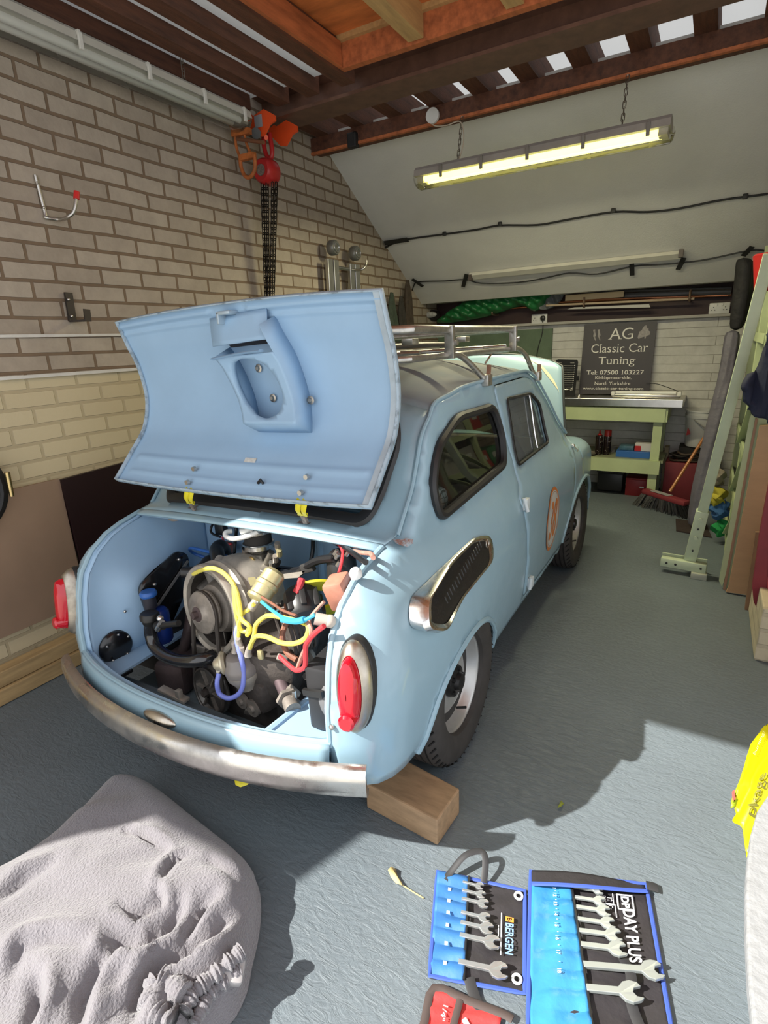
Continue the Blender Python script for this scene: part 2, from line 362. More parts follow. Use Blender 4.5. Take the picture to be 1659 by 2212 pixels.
# front opening: header over the door, roof slab
tag(MB().box((-0.6, -0.10, 2.84), (4.2, 0.16, 0.44)).build('trim_1', wood_dark, smooth=False), kind='structure')
tag(MB().box((XR + 0.35, 2.28, 1.5), (0.7, 0.2, 3.0)).build('wall_front', br, smooth=False), kind='structure')
sheet = bpy.data.materials.new('translucent_sheet'); sheet.use_nodes = True  # lining made translucent so daylight brightens the gaps between joists
N_ = sheet.node_tree.nodes; N_.remove(N_['Principled BSDF']); L_ = sheet.node_tree.links
d1 = N_.new('ShaderNodeBsdfDiffuse'); d1.inputs[0].default_value = (.7, .7, .7, 1); d2 = N_.new('ShaderNodeBsdfTranslucent'); d2.inputs[0].default_value = (.62, .64, .66, 1)
m1 = N_.new('ShaderNodeMixShader'); m1.inputs[0].default_value = .22; L_.new(d1.outputs[0], m1.inputs[1]); L_.new(d2.outputs[0], m1.inputs[2]); L_.new(m1.outputs[0], N_['Material Output'].inputs[0])
def sheet_(x0, x1, y0, y1, z): tag(MB().add([(x0, y0, z), (x1, y0, z), (x1, y1, z), (x0, y1, z)], [(0, 1, 2, 3)]).build('ceiling', sheet, smooth=False), kind='structure')
sheet_(-2.62, -1.85, -.1, 2.94, 2.842)
tag(MB().box((-0.2, 1.42, 2.935), (3.3, 3.0, 0.02)).build('ceiling', ply, smooth=False), kind='structure')
sheet_(-2.62, .68, 2.92, 5.75, 2.942)
# sloping lining down to the back, then a short level soffit
sl = MB(); sl.prism([(3.70, 2.8205), (5.28, 1.785), (YB + .02, 1.80), (YB + .02, 1.84), (5.30, 1.825), (3.70, 2.86)], lambda a, b: (XL - .02, a, b), lambda a, b: (XR, a, b))
tag(sl.build('ceiling', white_lining, smooth=False), kind='structure')
def joist(x0, x1, y0, y1, z0, z1, m, n): tag(MB().box(((x0 + x1) / 2, (y0 + y1) / 2, (z0 + z1) / 2), (x1 - x0, y1 - y0, z1 - z0)).build('trim_%d' % n, m, smooth=False), kind='structure')
n = 2
joist(-2.6, -2.52, -0.02, 2.9, 2.765, 2.9, wood_dark, n)
for x in (-2.38, -2.165, -1.93): n += 1; joist(x, x + 0.085, -0.02, 2.98, 2.775, 2.93, wood_dark, n)
n += 1; joist(-1.845, -1.825, -0.02, 2.83, 2.79, 2.90, wood_red, n)
for x in (-1.44, -0.96, -0.42): n += 1; joist(x, x + 0.08, -0.02, 2.83, 2.80, 2.93, wood_pale, n)
n += 1; joist(-1.845, 0.6, 2.84, 2.88, 2.79, 2.925, wood_red, n)           # fascia board in front of the beam
n += 1; joist(-1.84, 0.6, 2.815, 2.84, 2.90, 2.925, wood_pale, n)
for i in range(-3, 9):
    n += 1; x = -1.69 + i * 0.285
    if x > -2.58 and x < 0.5: joist(x, x + 0.10, 3.12, 4.15, 2.80, 2.94, wood_dark, n)
n += 1; joist(XL, XR, 3.58, 3.69, 2.715, 2.80, wood_dark, n)
n += 1; joist(XL, XR, 3.575, 3.60, 2.700, 2.716, wood_red, n)
# steel beam
be = MB(); prof = [(3.0, 2.735), (3.2, 2.735), (3.2, 2.752), (3.12, 2.765), (3.108, 2.775), (3.108, 2.865), (3.2, 2.875), (3.2, 2.89), (3.0, 2.89), (3.0, 2.875), (3.092, 2.865), (3.092, 2.775), (3.08, 2.765), (3.0, 2.752)]
be.prism(prof, lambda a, b: (XL - .05, a, b), lambda a, b: (XR, a, b))
tag(be.build('steel_beam', steel_brown, smooth=False), 'brown painted steel beam spanning the garage above the chain hoist', 'beam')
# left wall ledges
white_strip = mat('white_strip', (0.72, 0.70, 0.66), 0.6, noise=0.2)
tag(MB().box((XL + .006, 2.8, 1.522), (0.016, 6.0, 0.012)).build('trim_40', white_strip, smooth=False), kind='structure')
tag(MB().box((XL + .008, 2.8, 1.352), (0.022, 6.0, 0.014)).build('trim_41', white_strip, smooth=False), kind='structure')
# back wall: dark timber band with white strip
maroon = mat('maroon_board', (0.035, 0.012, 0.012), 0.6, noise=0.3)
tag(MB().box((-1.05, YB - .03, 1.675), (3.1, 0.06, 0.25)).build('trim_42', maroon, smooth=False), kind='structure')
tag(MB().box((-1.40, YB - .04, 1.545), (3.0, 0.08, 0.022)).build('trim_43', mat('dusty_white', (0.5, 0.48, 0.44), 0.7, noise=0.2), smooth=False), kind='structure')
tag(MB().box((-2.06, YB - .015, 0.75), (1.35, 0.03, 1.5)).build('trim_44', mat('green_door', (0.13, 0.19, 0.12), 0.6, noise=0.3), smooth=False), kind='structure')
# ------------------------------------------------------------------ ceiling lamps
clear = glass_mat('clear_cover', (0.93, 0.93, 0.90), 1.4, 0.12, (0.5, 0.5, 0.47))
tubeon = mat('lit_tube', (1, 1, 0.8), 0.4, emit=(1.0, 0.93, 0.24, 3.2))
tubeoff = mat('unlit_tube', (0.85, 0.85, 0.83), 0.3)
grey_case = mat('lamp_case', (0.36, 0.34, 0.31), 0.55, noise=0.2)
cream_case = mat('lamp_case_pale', (0.62, 0.60, 0.53), 0.5, noise=0.1)
clip_m = mat('clip_grey', (0.20, 0.19, 0.17), 0.5)
clip_w = mat('clip_clear', (0.68, 0.67, 0.62), 0.35)
def batten(A, B, lab, caseM, tubeM, clips, clipM, lit):
    A, B = V(A), V(B); d = (B - A).normalized(); t = thing('ceiling_lamp', (A + B) / 2, lab, 'ceiling lamp'); s = d.cross(V((0, 0, 1))).normalized()
    P = lambda f, x, z: A + (B - A) * f + s * x + V((0, 0, z))
    c = MB(); pr = [(-.075, 0), (-.065, .035), (-.04, .055), (.04, .055), (.065, .035), (.075, 0)]
    c.loft([[P(f, x, z) for x, z in pr] for f in (0, 1)]); c.build('lamp_case', caseM, t, smooth=False)
    cv = MB(); pc = [(.078 * math.cos(a), -.062 * math.sin(a)) for a in [math.pi * i / 10 for i in range(11)]]
    rings = []
    for f, k in ((-.012, .35), (-.006, .8), (.004, 1), (.996, 1), (1.006, .8), (1.012, .35)): rings.append([P(f, x * k, z * k) for x, z in pc])
    cv.loft(rings, False, False); cv.build('clear_cover', clear, t)
    for x in (-.028, .028):
        tb = MB(); tb.cyl(P(.03, x, -.012), P(.97, x, -.012), .018, n=12); tb.build('tube', tubeM, t)
    for f in (.008, .962): MB().beam(P(f, 0, -.012), P(f + .03, 0, -.012), .10, .035).build('tube_holder', mat('holder', (0.45, 0.42, 0.36), .5), t, smooth=False)
    for f in clips:
        for sg in (1, -1):
            k = MB(); k.box(P(f, sg * .079, .0), (.018, .012, .06), rotm(V((0, 0, 1)), tuple(s)), .002); k.box(P(f, sg * .070, .03), (.012, .02, .016), rotm(V((0, 0, 1)), tuple(s)))
            k.build('clip', clipM, t, smooth=False)
    if lit:
        ld = bpy.data.lights.new('tube_light', 'AREA'); ld.shape = 'RECTANGLE'; ld.size = (B - A).length * .9; ld.size_y = .08; ld.energy = 40; ld.color = (1.0, .93, .6)
        lo = bpy.data.objects.new('tube_light', ld); COL.objects.link(lo); lo.parent = t
        R = Matrix((d, V((0, 0, 1)).cross(d).normalized(), V((0, 0, 1)))).transposed().to_4x4(); lo.matrix_local = Matrix.Translation((0, 0, -.07)) @ R
    return t
la, lb = at(905, 395, 'y', 3.5), at(1450, 283, 'y', 3.5)
batten((la.x, 3.5, 2.40), (lb.x, 3.5, 2.40), 'lit fluorescent batten lamp hanging on two chains below the sloping ceiling', grey_case, tubeon, (.13, .31, .5, .71, .93), clip_m, True)
batten((-2.47, 1.25, 2.66), (-2.47, 2.76, 2.66), 'unlit long fluorescent lamp hung along the left brick wall', cream_case, tubeoff, (.33, .55, .77, .96), clip_w, False)
chm = mat('dull_chain', (0.28, 0.24, 0.2), 0.4, 1.0)
for i, (u, lab) in enumerate(((989, 'thin chain holding up the left end of the lit lamp'), (1343, 'thin chain holding up the right end of the lit lamp'))):
    p = at(u, 280, 'y', 3.5); c = MB(); chain(c, (p.x, 3.5, 2.455), (p.x - .002, 3.57, 2.70), .03, .0022, .008); tag(c.build('lamp_chain', chm), lab, 'chain')
p = at(400, 190, 'x', -2.47); c = MB(); chain(c, (-2.47, p.y, 2.715), (-2.47, p.y, 2.90), .03, .0022, .008); tag(c.build('lamp_chain', chm), 'thin chain holding the unlit lamp near the left wall', 'chain')
# smoke alarm / junction rose with cable
rs = MB(); p = at(937, 252, 'y', 3.57); rs.lathe([(0, .0), (.035, 0), (.042, -.012), (.042, -.03), (0.0, -.03)], (p.x, 3.575, p.z), (0, 1, 0.0), 24); tag(rs.build('ceiling_rose', white_pl), 'small round white cable box on the dark timber plate', 'junction box')
cb = MB(); cb.tube([at(928, 262, 'y', 3.56), at(940, 272, 'y', 3.56), at(965, 271, 'y', 3.55), at(990, 262, 'y', 3.55), at(1000, 275, 'y', 3.53), at(1001, 310, 'y', 3.5), at(990, 350, 'y', 3.5), at(984, 370, 'y', 3.5)], .0035, 6, sm=5); tag(cb.build('lamp_cable', mat('pale_cable', (.5, .42, .33), .5)), 'pale cable drooping from the white cable box to the lit lamp', 'cable')
# slope surface point
def slp(u, v, off=0.012):
    d = ray(u, v); n = np.array([0, 0.655, 1.0]); n /= np.linalg.norm(n); q = np.array([0, 3.655, 2.85]); t = ((q - CAM) @ n - off) / (d @ n); return V(CAM + d * t)
cb = MB(); cb.tube([slp(*q) for q in ((845, 528), (880, 517), (960, 506), (1030, 496), (1080, 487), (1160, 486), (1230, 474), (1325, 458), (1400, 458), (1470, 450), (1560, 432), (1659, 419))], .007, 8, sm=4)
tag(cb.build('black_cable', black_rub), 'upper black cable clipped across the sloping white ceiling', 'cable')
for i, (u, v) in enumerate(((960, 505), (1080, 484), (1325, 455), (1610, 424))):
    k = MB().box(slp(u, v, .016), (.03, .02, .03), bev=.004); tag(k.build('cable_clip', black_rub), 'small black clip pinning the upper ceiling cable, %s' % ('nearest the left wall', 'below the left half of the lit lamp', 'below the right half of the lit lamp', 'nearest the right edge')[i], 'cable clip', 'clips on the upper ceiling cable')
k = MB(); k.prism([(828, 521), (832, 530), (884, 522), (879, 513)], lambda a, b: slp(a, b, .012), lambda a, b: slp(a, b, .03)); k.beam(slp(824, 540, .02), slp(846, 527, .02), .02, .01); tag(k.build('cable_tape', black_tape, smooth=False), 'black tape wrap where the upper cable meets the left wall', 'tape')
cb = MB(); cb.tube([slp(*q) for q in ((888, 640), (893, 620), (904, 609), (960, 607), (1005, 604), (1040, 612), (1120, 610), (1180, 600), (1230, 590), (1290, 592), (1370, 575), (1420, 572), (1470, 568), (1530, 560), (1620, 541), (1659, 543))], .0055, 8, sm=4)
tag(cb.build('black_cable', black_rub), 'lower black cable taped along the bottom of the sloping ceiling', 'cable')
for (u, v, a, lab) in ((902, 611, -.6, 'nearest the left wall'), (1004, 606, 1.3, 'by the left end of the batten strip'), (1365, 581, 1.6, 'in the middle of the cable'), (1471, 570, 1.1, 'by the right end of the batten strip'), (1615, 543, .8, 'nearest the right edge')):
    c0 = slp(u, v, .016); e = slp(u + 14 * math.cos(a), v - 14 * math.sin(a), .016); f = slp(u - 14 * math.cos(a), v + 14 * math.sin(a), .016)
    k = MB(); k.beam(e, f, .035, .004, up=(0, .55, .83)); tag(k.build('tape_strip', black_tape, smooth=False), 'black tape strip on the lower ceiling cable, ' + lab, 'tape', 'tape strips on the lower cable')
k = MB(); k.beam(slp(1015, 597, .02), slp(1470, 550, .02), .055, .03, up=(0, .55, .83)); ob = thing('lamp_batten', slp(1240, 574), 'bare cream batten strip without tubes low on the sloping ceiling', 'lamp fitting'); k.build('batten_body', cream_case, ob, smooth=False)
for (u, v) in ((1017, 600), (1471, 548)):
    k = MB(); k.box(slp(u, v, .035), (.03, .05, .05)); k.build('end_cap', mat('end_dark', (.08, .06, .05), .5), ob, smooth=False)
# ------------------------------------------------------------------ left wall things
def WL(u, v, off=0.0): return at(u, v, 'x', XL + off)
hk = thing('wall_hook', WL(78, 380), 'grey steel utility hook with red tip high on the left wall', 'hook')
k = MB(); a = WL(76, 378, .01); b = WL(97, 458, .01); c = WL(128, 474, .03); d = at(160, 455, 'x', XL + .14); e = at(166, 418, 'x', XL + .15)
k.tube([a, b, WL(100, 470, .015), c, at(145, 470, 'x', XL + .11), d, e], .008, 10, sm=5); k.build('hook_bar', galv, hk)
k = MB(); k.cyl(at(165, 430, 'x', XL + .15), at(166, 414, 'x', XL + .15), .012); k.build('red_tip', mat('red_tip', (.6, .02, .02), .4), hk)
for q in ((80, 395), (95, 448)):
    k = MB(); k.ball(WL(q[0], q[1], .02), .006); k.build('screw', galv, hk)
bk = thing('wall_bracket', WL(152, 660), 'dark steel bracket screwed to the left wall above the white ledge', 'bracket')
dsteel = mat('dark_steel', (.07, .06, .055), .5, .7)
k = MB(); k.beam(WL(147, 632, .012), WL(157, 695, .012), .035, .012, up=(1, 0, 0)); k.build('back_plate', dsteel, bk, smooth=False)
k = MB(); k.beam(WL(155, 694, .012), at(190, 692, 'x', XL + .10), .03, .008, up=(0, 0, 1)); k.beam(at(190, 694, 'x', XL + .10), at(187, 668, 'x', XL + .10), .03, .008, up=(1, 0, 0)); k.build('arm', dsteel, bk, smooth=False)
for q in ((148, 647), (155, 683)):
    k = MB(); k.ball(WL(q[0], q[1], .022), .007); k.build('screw', galv, bk)
# boards leaning at the wall foot
brownb = mat('brown_hardboard', (.30, .20, .135), .75, noise=.15, nscale=3)
k = MB(); k.box((XL + .035, .78, .575), (.012, 1.19, .63)); ob = k.build('hardboard_sheet', brownb, smooth=False); tag(ob, 'brown hardboard sheet standing on edge against the left wall', 'board')
k = MB(); k.prism([(1.375, .885), (1.9, .905), (2.9, .92), (2.9, .16), (1.395, .16)], lambda a, b: (XL + .03, a, b), lambda a, b: (XL + .05, a, b)); tag(k.build('dark_board', mat('dark_ply', (.018, .006, .007), .45), smooth=False), 'dark maroon board leaning on the left wall behind the car', 'board')
for z, lab in ((.035, 'lower'), (.108, 'upper')):
    k = MB(); k.box((XL + .075, 1.6, z + .003), (.10 if z < .1 else .07, 2.6, .07), bev=.004); tag(k.build('timber_plank', mat('timber_plank', (.50, .34, .16), .7, noise=.4, nscale=4, stretch=(8, 1, 8)), smooth=False), 'long yellow softwood plank along the left wall, %s of the two' % lab, 'plank', 'planks along the left wall')
hs = thing('hose_coil', (XL + .05, 1.0, .92), 'thick black hose coil hanging on the cream wall at the left edge', 'hose')
for i in range(4):
    k = MB(); c0 = V((XL + .05 + .026 * (i % 2), 1.0 - .008 * i, .925)); k.tube([c0 + V((0, math.cos(t) * (.135 - i * .014), math.sin(t) * (.165 - i * .014))) for t in [2 * math.pi * j / 28 for j in range(28)]], .016, 8, closed=True); k.build('hose_loop', black_rub, hs)
k = MB(); k.cyl(at(15, 1020, 'x', XL + .1), at(26, 1072, 'x', XL + .1), .011, .009, 10); k.build('hose_fitting', mat('brass', (.55, .42, .2), .3, 1), hs)
# hoist on the beam -------------------------------------------------
HY = 2.86
def HP(u, v, dy=0): return at(u, v, 'y', HY + dy)
orange = mat('hoist_orange', (.80, .085, .015), .45, noise=.15); red = mat('hoist_red', (.45, .02, .02), .35); blackp = mat('black_plastic', (.015, .015, .015), .4)
ho = thing('chain_hoist', HP(578, 372), 'red and orange manual chain hoist hanging under the beam with black chains', 'chain hoist')
plate = [(534, 258), (545, 248), (550, 252), (563, 243), (572, 237), (582, 242), (596, 250), (597, 262), (585, 270), (578, 285), (572, 296), (560, 296), (545, 280), (537, 272)]
for dy in (0.0, .2):
    k = MB(); sh = 0 if dy == 0 else .0
    P2 = [HP(a, b) for a, b in plate]
    k.prism([(i, 0) for i in range(len(plate))], lambda i, _: P2[int(i)] + V((0, dy - .012, 0)), lambda i, _: P2[int(i)] + V((0, dy, 0))); k.build('trolley_plate', orange, ho, smooth=False)
k = MB(); k.box(HP(558, 262, -.015), (.055, .004, .06)); k.build('rating_plate', mat('rating', (.3, .3, .32), .4), ho, smooth=False)
k = MB(); k.cyl(HP(553, 288, -.04), HP(553, 288, .24), .028); k.build('wheel_hub', blackp, ho)
k = MB(); k.cyl(HP(575, 297, -.01), HP(575, 297, .2), .012); k.build('cross_pin', orange, ho)
k = MB(); hz = HP(578, 310, .1); k.tube([hz + V((-.02, 0, .06)), hz + V((-.03, 0, .0)), hz + V((-.015, 0, -.06)), hz + V((.015, 0, -.08)), hz + V((.03, 0, -.04)), hz + V((.02, 0, .05))], .014, 10, sm=5); k.build('top_hook', red, ho)
dc = HP(578, 372, .06)
k = MB(); k.lathe([(0, -.055), (.03, -.055), (.032, -.06), (.055, -.062), (.065, -.05), (.072, -.02), (.072, .03), (.06, .05), (0, .05)], dc, (0, 1, 0), 32); k.build('wheel_cover', red, ho)
k = MB(); k.lathe([(0, -.064), (.030, -.064), (.031, -.06)], dc, (0, 1, 0), 24); k.build('name_plate', mat('nameplate', (.25, .2, .17), .4, noise=.7, nscale=120), ho)
blkch = mat('black_chain', (.03, .025, .022), .4, .8)
for (u0, u1, dy) in ((566, 574, .02), (572, 577, .05), (577, 580, .03), (589, 586, .03), (597, 590, .06)):
    k = MB(); a = HP(u0, 395, dy); b = HP(u1, 640, dy); b = V((b.x, a.y, b.z)); b2 = a + (b - a) * 1.25; chain(k, a, b2, .030, .0036, .010, 8); k.build('load_chain', blkch, ho)
bc = thing('beam_clamp', HP(530, 320, -.1), 'rusty orange beam clamp with shackle next to the red hoist', 'beam clamp')
rust = mat('rust_orange', (.50, .14, .03), .6, noise=.6, nscale=15)
k = MB()
for (u, v, u2, v2) in ((527, 275, 543, 335), (508, 285, 520, 345)): k.tube([HP(u, v, -.12), HP((u + u2) / 2 - 4, (v + v2) / 2, -.12), HP(u2, v2, -.12)], .008, 8, sm=4)
k.beam(HP(503, 290, -.12), HP(540, 283, -.12), .03, .03); k.beam(HP(520, 342, -.13), HP(550, 335, -.13), .03, .03); k.build('jaws', rust, bc)
k = MB(); k.cyl(HP(512, 300, -.13), HP(570, 308, -.13), .010); k.build('screw_rod', mat('rusty_brown', (.2, .08, .04), .6, .3), bc)
k = MB(); k.tube([HP(519, 342, -.13), HP(521, 362, -.13), HP(530, 381, -.13), HP(541, 382, -.13), HP(550, 368, -.13), HP(551, 348, -.13), HP(548, 335, -.13)], .011, 10, sm=4); k.build('shackle', rust, bc)
k = MB(); k.beam(HP(440, 100), HP(452, 178), .06, .05); tag(k.build('joist_clamp', black_tape, smooth=False, bevel=.006), 'black clamp fixed to the dark joist above the unlit lamp', 'clamp')
p = at(768, 310, 'y', 3.6); k = MB(); k.box((p.x, 3.57, p.z + .01), (.07, .05, .09), bev=.01); tag(k.build('joist_clamp', black_tape, smooth=False), 'black clamp on the timber plate above the sloping ceiling edge', 'clamp')
# ladder on hook
alu = mat('aluminium', (.62, .62, .60), .3, 1.0, noise=.2, nscale=20)
ld = thing('folding_ladder', (XL + .12, 3.75, 1.2), 'folded aluminium ladder hung on the left wall behind the raised lid', 'ladder')
for u, v in ((722, 535), (769, 547)):
    top = at(u, v, 'x', XL + .12)
    for dx in (0, .075):
        k = MB(); k.box((top.x - .03 + dx * .0 + .0, top.y + dx - .035, top.z - .70), (.03, .062, 1.25), bev=.004); k.build('rail', alu, ld, smooth=False)
    k = MB(); k.lathe([(0, -.03), (.045, -.03), (.052, -.02), (.052, .02), (.045, .03), (0, .03)], (top.x - .01, top.y, top.z), (1, 0, 0), 24); k.build('hinge_joint', mat('hinge_grey', (.2, .2, .19), .4, .6), ld)
    k = MB(); k.torus((top.x + .022, top.y, top.z), (1, 0, 0), .03, .005, 24, 6); k.build('hinge_ring', alu, ld)
for z in (1.98, 1.7, 1.42):
    k = MB(); k.cyl((XL + .09, 3.68, z), (XL + .09, 3.98, z), .013); k.build('rung', alu, ld)
k = MB(); k.tube([at(743, 580, 'x', XL + .02), at(765, 583, 'x', XL + .12), at(782, 582, 'x', XL + .2), at(791, 572, 'x', XL + .22), at(792, 562, 'x', XL + .22)], .009, 10, sm=5); tag(k.build('ladder_hook', galv), 'steel hook on the left wall carrying the folded ladder', 'hook')
# cloth/rope bundles hanging in the far left corner
for (pts, r, col, lab) in ((((846, 632), (848, 680), (857, 712)), .035, (.05, .07, .05), 'dark green bundle hanging in the far left corner'), (((866, 640), (868, 680), (872, 712)), .03, (.04, .035, .03), 'black strap bundle hanging in the far left corner'), (((880, 605), (882, 650), (886, 710)), .035, (.07, .05, .035), 'brown rope bundle hanging by the sloping ceiling edge')):
    k = MB(); P3 = [at(u, v, 'x', XL + .08) for u, v in pts]
    for j in range(3): k.tube([P3[0] + V((0, .02 * (j - 1) * .3, 0)), P3[1] + V((0, .035 * (j - 1), 0)), P3[2] + V((0, .04 * (j - 1), -.1))], [r * .35, r * .7, r * .8], 8, sm=5)
    tag(k.build('hanging_bundle', mat('bundle_%d' % int(col[0] * 1000), col, .8, noise=.5, nscale=30)), lab, 'bundle')
# ================================================================== THE CAR
paint = mat('car_paint', (0.29, 0.44, 0.53), 0.30, noise=0.10, nscale=3, coat=0.5, rvar=0.2)
paint_in = mat('car_paint_inside', (0.33, 0.50, 0.69), 0.5, noise=0.08, nscale=4)
roof_p = mat('car_roof_dusty', (0.20, 0.205, 0.205), 0.6, col2=(0.22, 0.29, 0.33), nscale=2.5, coat=0.0, rvar=0.15)
chrome = mat('chrome', (0.78, 0.77, 0.76), 0.13, 1.0, noise=0.25, nscale=14, rvar=0.25)
dirty_chrome = mat('dirty_chrome', (0.62, 0.56, 0.48), 0.28, 1.0, noise=0.5, nscale=10, rvar=0.3)
lens = mat('red_lens', (0.55, 0.006, 0.02), 0.12, coat=0.6)
gask = mat('gasket', (0.016, 0.016, 0.017), 0.45)
blackpaint = mat('black_paint', (0.010, 0.010, 0.011), 0.25, coat=0.3)
tyre_m = mat('tyre', (0.045, 0.040, 0.037), 0.75, noise=0.35, nscale=18)
silver = mat('wheel_silver', (0.55, 0.55, 0.54), 0.35, 0.6, noise=0.15, nscale=12)
trimdark = mat('cabin_dark', (0.03, 0.028, 0.027), 0.8)
CARX = -1.305
car = bpy.data.objects.new('car', None); COL.objects.link(car); car.location = (CARX, 2.4, 0); car.rotation_euler = (0, -TH, 0)
ORG['car'] = V((0, 2.4, 0))
tag(car, 'light blue vintage two-door saloon with its rear engine lid and bonnet raised', 'car')
# ---- body side: half width x as a function of (y, z)
BZ = [.2, .3, .45, .6, .7, .78, .85, .95, 1.1, 1.27]; BW = [.655, .672, .686, .692, .686, .662, .628, .604, .580, .548]
EZ = [.25, .30, .41, .50, .62, .70, .765, .81, .835, .855, .87, .99, 1.14, 1.228, 1.262]
EY = [.955, .955, .955, .958, .98, 1.005, 1.055, 1.12, 1.19, 1.28, 1.36, 1.47, 1.56, 1.68, 1.95]
EX = [.55, .55, .55, .55, .55, .55, .55, .55, .55, .552, .565, .562, .557, .55, .548]
def Wd(y, z):
    base = ip(z, BZ, BW)
    inner = ip(z, [.2, .75, .85, .95, 1.1, 1.27], [.60, .605, .606, .600, .578, .548])
    zs = ip(y, [.95, 1.15, 1.4, 1.7, 2.1], [.745, .785, .815, .85, .88])
    if z < .5: po = ip(z, [.2, .3, .5], [.665, .685, .700])
    else:
        t = (z - .5) / (zs - .5); po = .56 + .14 * (1 - t ** 2.6) ** (1 / 2.6) if t < 1 else .0
    d = po - inner; kk = .008
    rear = inner + (d + math.sqrt(d * d + kk * kk)) / 2 - kk * .25 if z > .5 else po
    k = sst(y, 1.5, 2.35)
    fl = .022 * math.exp(-((y - 3.45) / .36) ** 2) * sst(z, .2, .45) * (1 - sst(z, .70, .86))      # front wing swells
    fl += .022 * math.exp(-((y - 1.42) / .42) ** 2) * sst(z, .2, .32) * (1 - sst(z, .50, .72))
    return lerp(rear, base, k) + fl
def edgeR(z): return ip(z, [.3, .7, .8, .86, .9, 1.3], [.17, .17, .13, .07, .05, .04])
def BS(Yp, z, off=0.0):
    ye = ip(z, EZ, EY); xe = ip(z, EZ, EX); R = edgeR(z); q = (Yp - ye) / R
    if q < 1:
        q = max(q, 0); th = q * math.pi / 2; W = Wd(ye + R, z)
        n = V((math.sin(th), -math.cos(th), 0))
        return V((xe + (W - xe) * math.sin(th), ye + R * (1 - math.cos(th)), z)) + n * off
    return V((Wd(Yp, z) + off, Yp, z))
def hit(u, v):                     # body-side coordinates seen at an image point
    x = .66
    for _ in range(14): p = ac(u, v, 'x', x); x = Wd(p.y, min(max(p.z, .2), 1.26))
    return (p.y, p.z)
def H(*pts): return [hit(*p) for p in pts]
mir = lambda fn: (lambda a, b: (lambda p: V((-p.x, p.y, p.z)))(fn(a, b)))
# outlines on the body side (y, z)
GUT = [(1.36, .87), (1.415, .93), (1.47, .99), (1.515, 1.065), (1.56, 1.14), (1.61, 1.19), (1.68, 1.228), (1.78, 1.245), (1.92, 1.258), (2.1, 1.265), (2.28, 1.267), (2.6, 1.268), (2.74, 1.262)]
left_edge = [(ip(z, EZ, EY), z) for z in (.32, .36, .41, .46, .5, .56, .62, .66, .70, .735, .765, .79, .81, .824, .835, .845, .855, .862)]
arc = lambda cy, cz, r, a0, a1, n, ex=1: [(cy + r * ex * math.cos(math.radians(a0 + (a1 - a0) * i / n)), cz + r * math.sin(math.radians(a0 + (a1 - a0) * i / n))) for i in range(n + 1)]
rear_arch = arc(1.555, .20, .275, 5, 172, 16, 1.27)       # from front foot over the top to the rear foot
front_arch = arc(3.46, .24, .34, 176, 92, 10, 1.06)
outer = left_edge + GUT + [(2.86, 1.215), (3.02, 1.09), (3.16, .97), (3.30, .865), (3.36, .80), (3.42, .78), (3.44, .60)] + front_arch[::-1] + [(3.09, .215), (2.6, .213), (1.95, .213)] + rear_arch + [(1.15, .255), (1.05, .275), (.98, .30)]
door = rpoly([(2.235, 1.238), (2.275, 1.05), (2.325, .90), (2.30, .80), (2.235, .765), (2.29, .60), (2.325, .45), (2.335, .245), (3.10, .245), (3.205, .55), (3.235, .80), (3.22, .885), (2.99, 1.075), (2.78, 1.225), (2.68, 1.243)], .035, 4)
qwin = rpoly(H((1062, 878), (1083, 945), (1087, 1003), (948, 1120), (931, 1062), (935, 1003), (945, 962), (984, 902)), .05, 5)
dwin = rpoly(H((1092, 862), (1103, 930), (1117, 1006), (1183, 955), (1164, 872), (1145, 850)), .035, 4)
for sgn, nm in ((1, 'body'), (-1, 'body')):
    fn = BS if sgn > 0 else mir(BS)
    k = MB(); panel(k, outer, [door, qwin], fn, .035); k.build('body_side', paint, car, solid=.012, off=(-1 if sgn > 0 else -1), angle=60)
    din = [(lerp(a, 2.75, .009), lerp(b, .75, .009)) for a, b in door]
    DF = lambda a, b: BS(a, b, .003)
    k = MB(); panel(k, din, [dwin], DF if sgn > 0 else mir(DF), .035); dr = k.build('door', paint, car, solid=.02, angle=60)
    k = MB(); k.tube([(DF if sgn > 0 else mir(DF))(a, b) for a, b in resamp(dwin, .03)], .008, 6, closed=True); k.build('window_seal', gask, dr)
    g = MB(); panel(g, dwin, [], (lambda a, b: BS(a, b, -.012)) if sgn > 0 else mir(lambda a, b: BS(a, b, -.012)), .06); g.build('door_glass', glass_mat('dusty_glass', (.45, .5, .5), 1.5, .55, (.20, .23, .24)) if 'dusty_glass' not in MATS else MATS['dusty_glass'], dr)
    t1, t2 = hit(1143, 850), hit(1161, 967); FN = (lambda a, b, o=0.0: BS(a, b, .0 + o)) if sgn > 0 else (lambda a, b, o=0.0: mir(lambda c, d: BS(c, d, o))(a, b))
    k = MB(); k.tube([FN(lerp(t1[0], t2[0], t), lerp(t1[1], t2[1], t)) for t in np.linspace(0, 1, 8)], .006, 8); k.build('quarter_light_bar', chrome, dr)
    # gasketed rear quarter window
    k = MB(); k.tube([FN(a, b, .004) for a, b in resamp(qwin, .02)], .017, 8, closed=True); gk = k.build('window_gasket', gask, car)
    g = MB(); panel(g, qwin, [], lambda a, b: FN(a, b, -.003), .06); g.build('quarter_glass', MATS.get('side_glass') or glass_mat('side_glass', (.62, .68, .64), 1.55, .03, (.2, .2, .2)), gk)
# drip gutter and seams on the visible side
for sgn in (1, -1):
    gp = [BS(a, b, .006) for a, b in GUT + [(2.86, 1.222), (3.02, 1.10), (3.16, .98), (3.30, .875)]]
    k = MB(); k.tube([V((p.x * sgn, p.y, p.z)) for p in smooth(gp, 4)], .007, 8); k.build('drip_rail', paint, car)
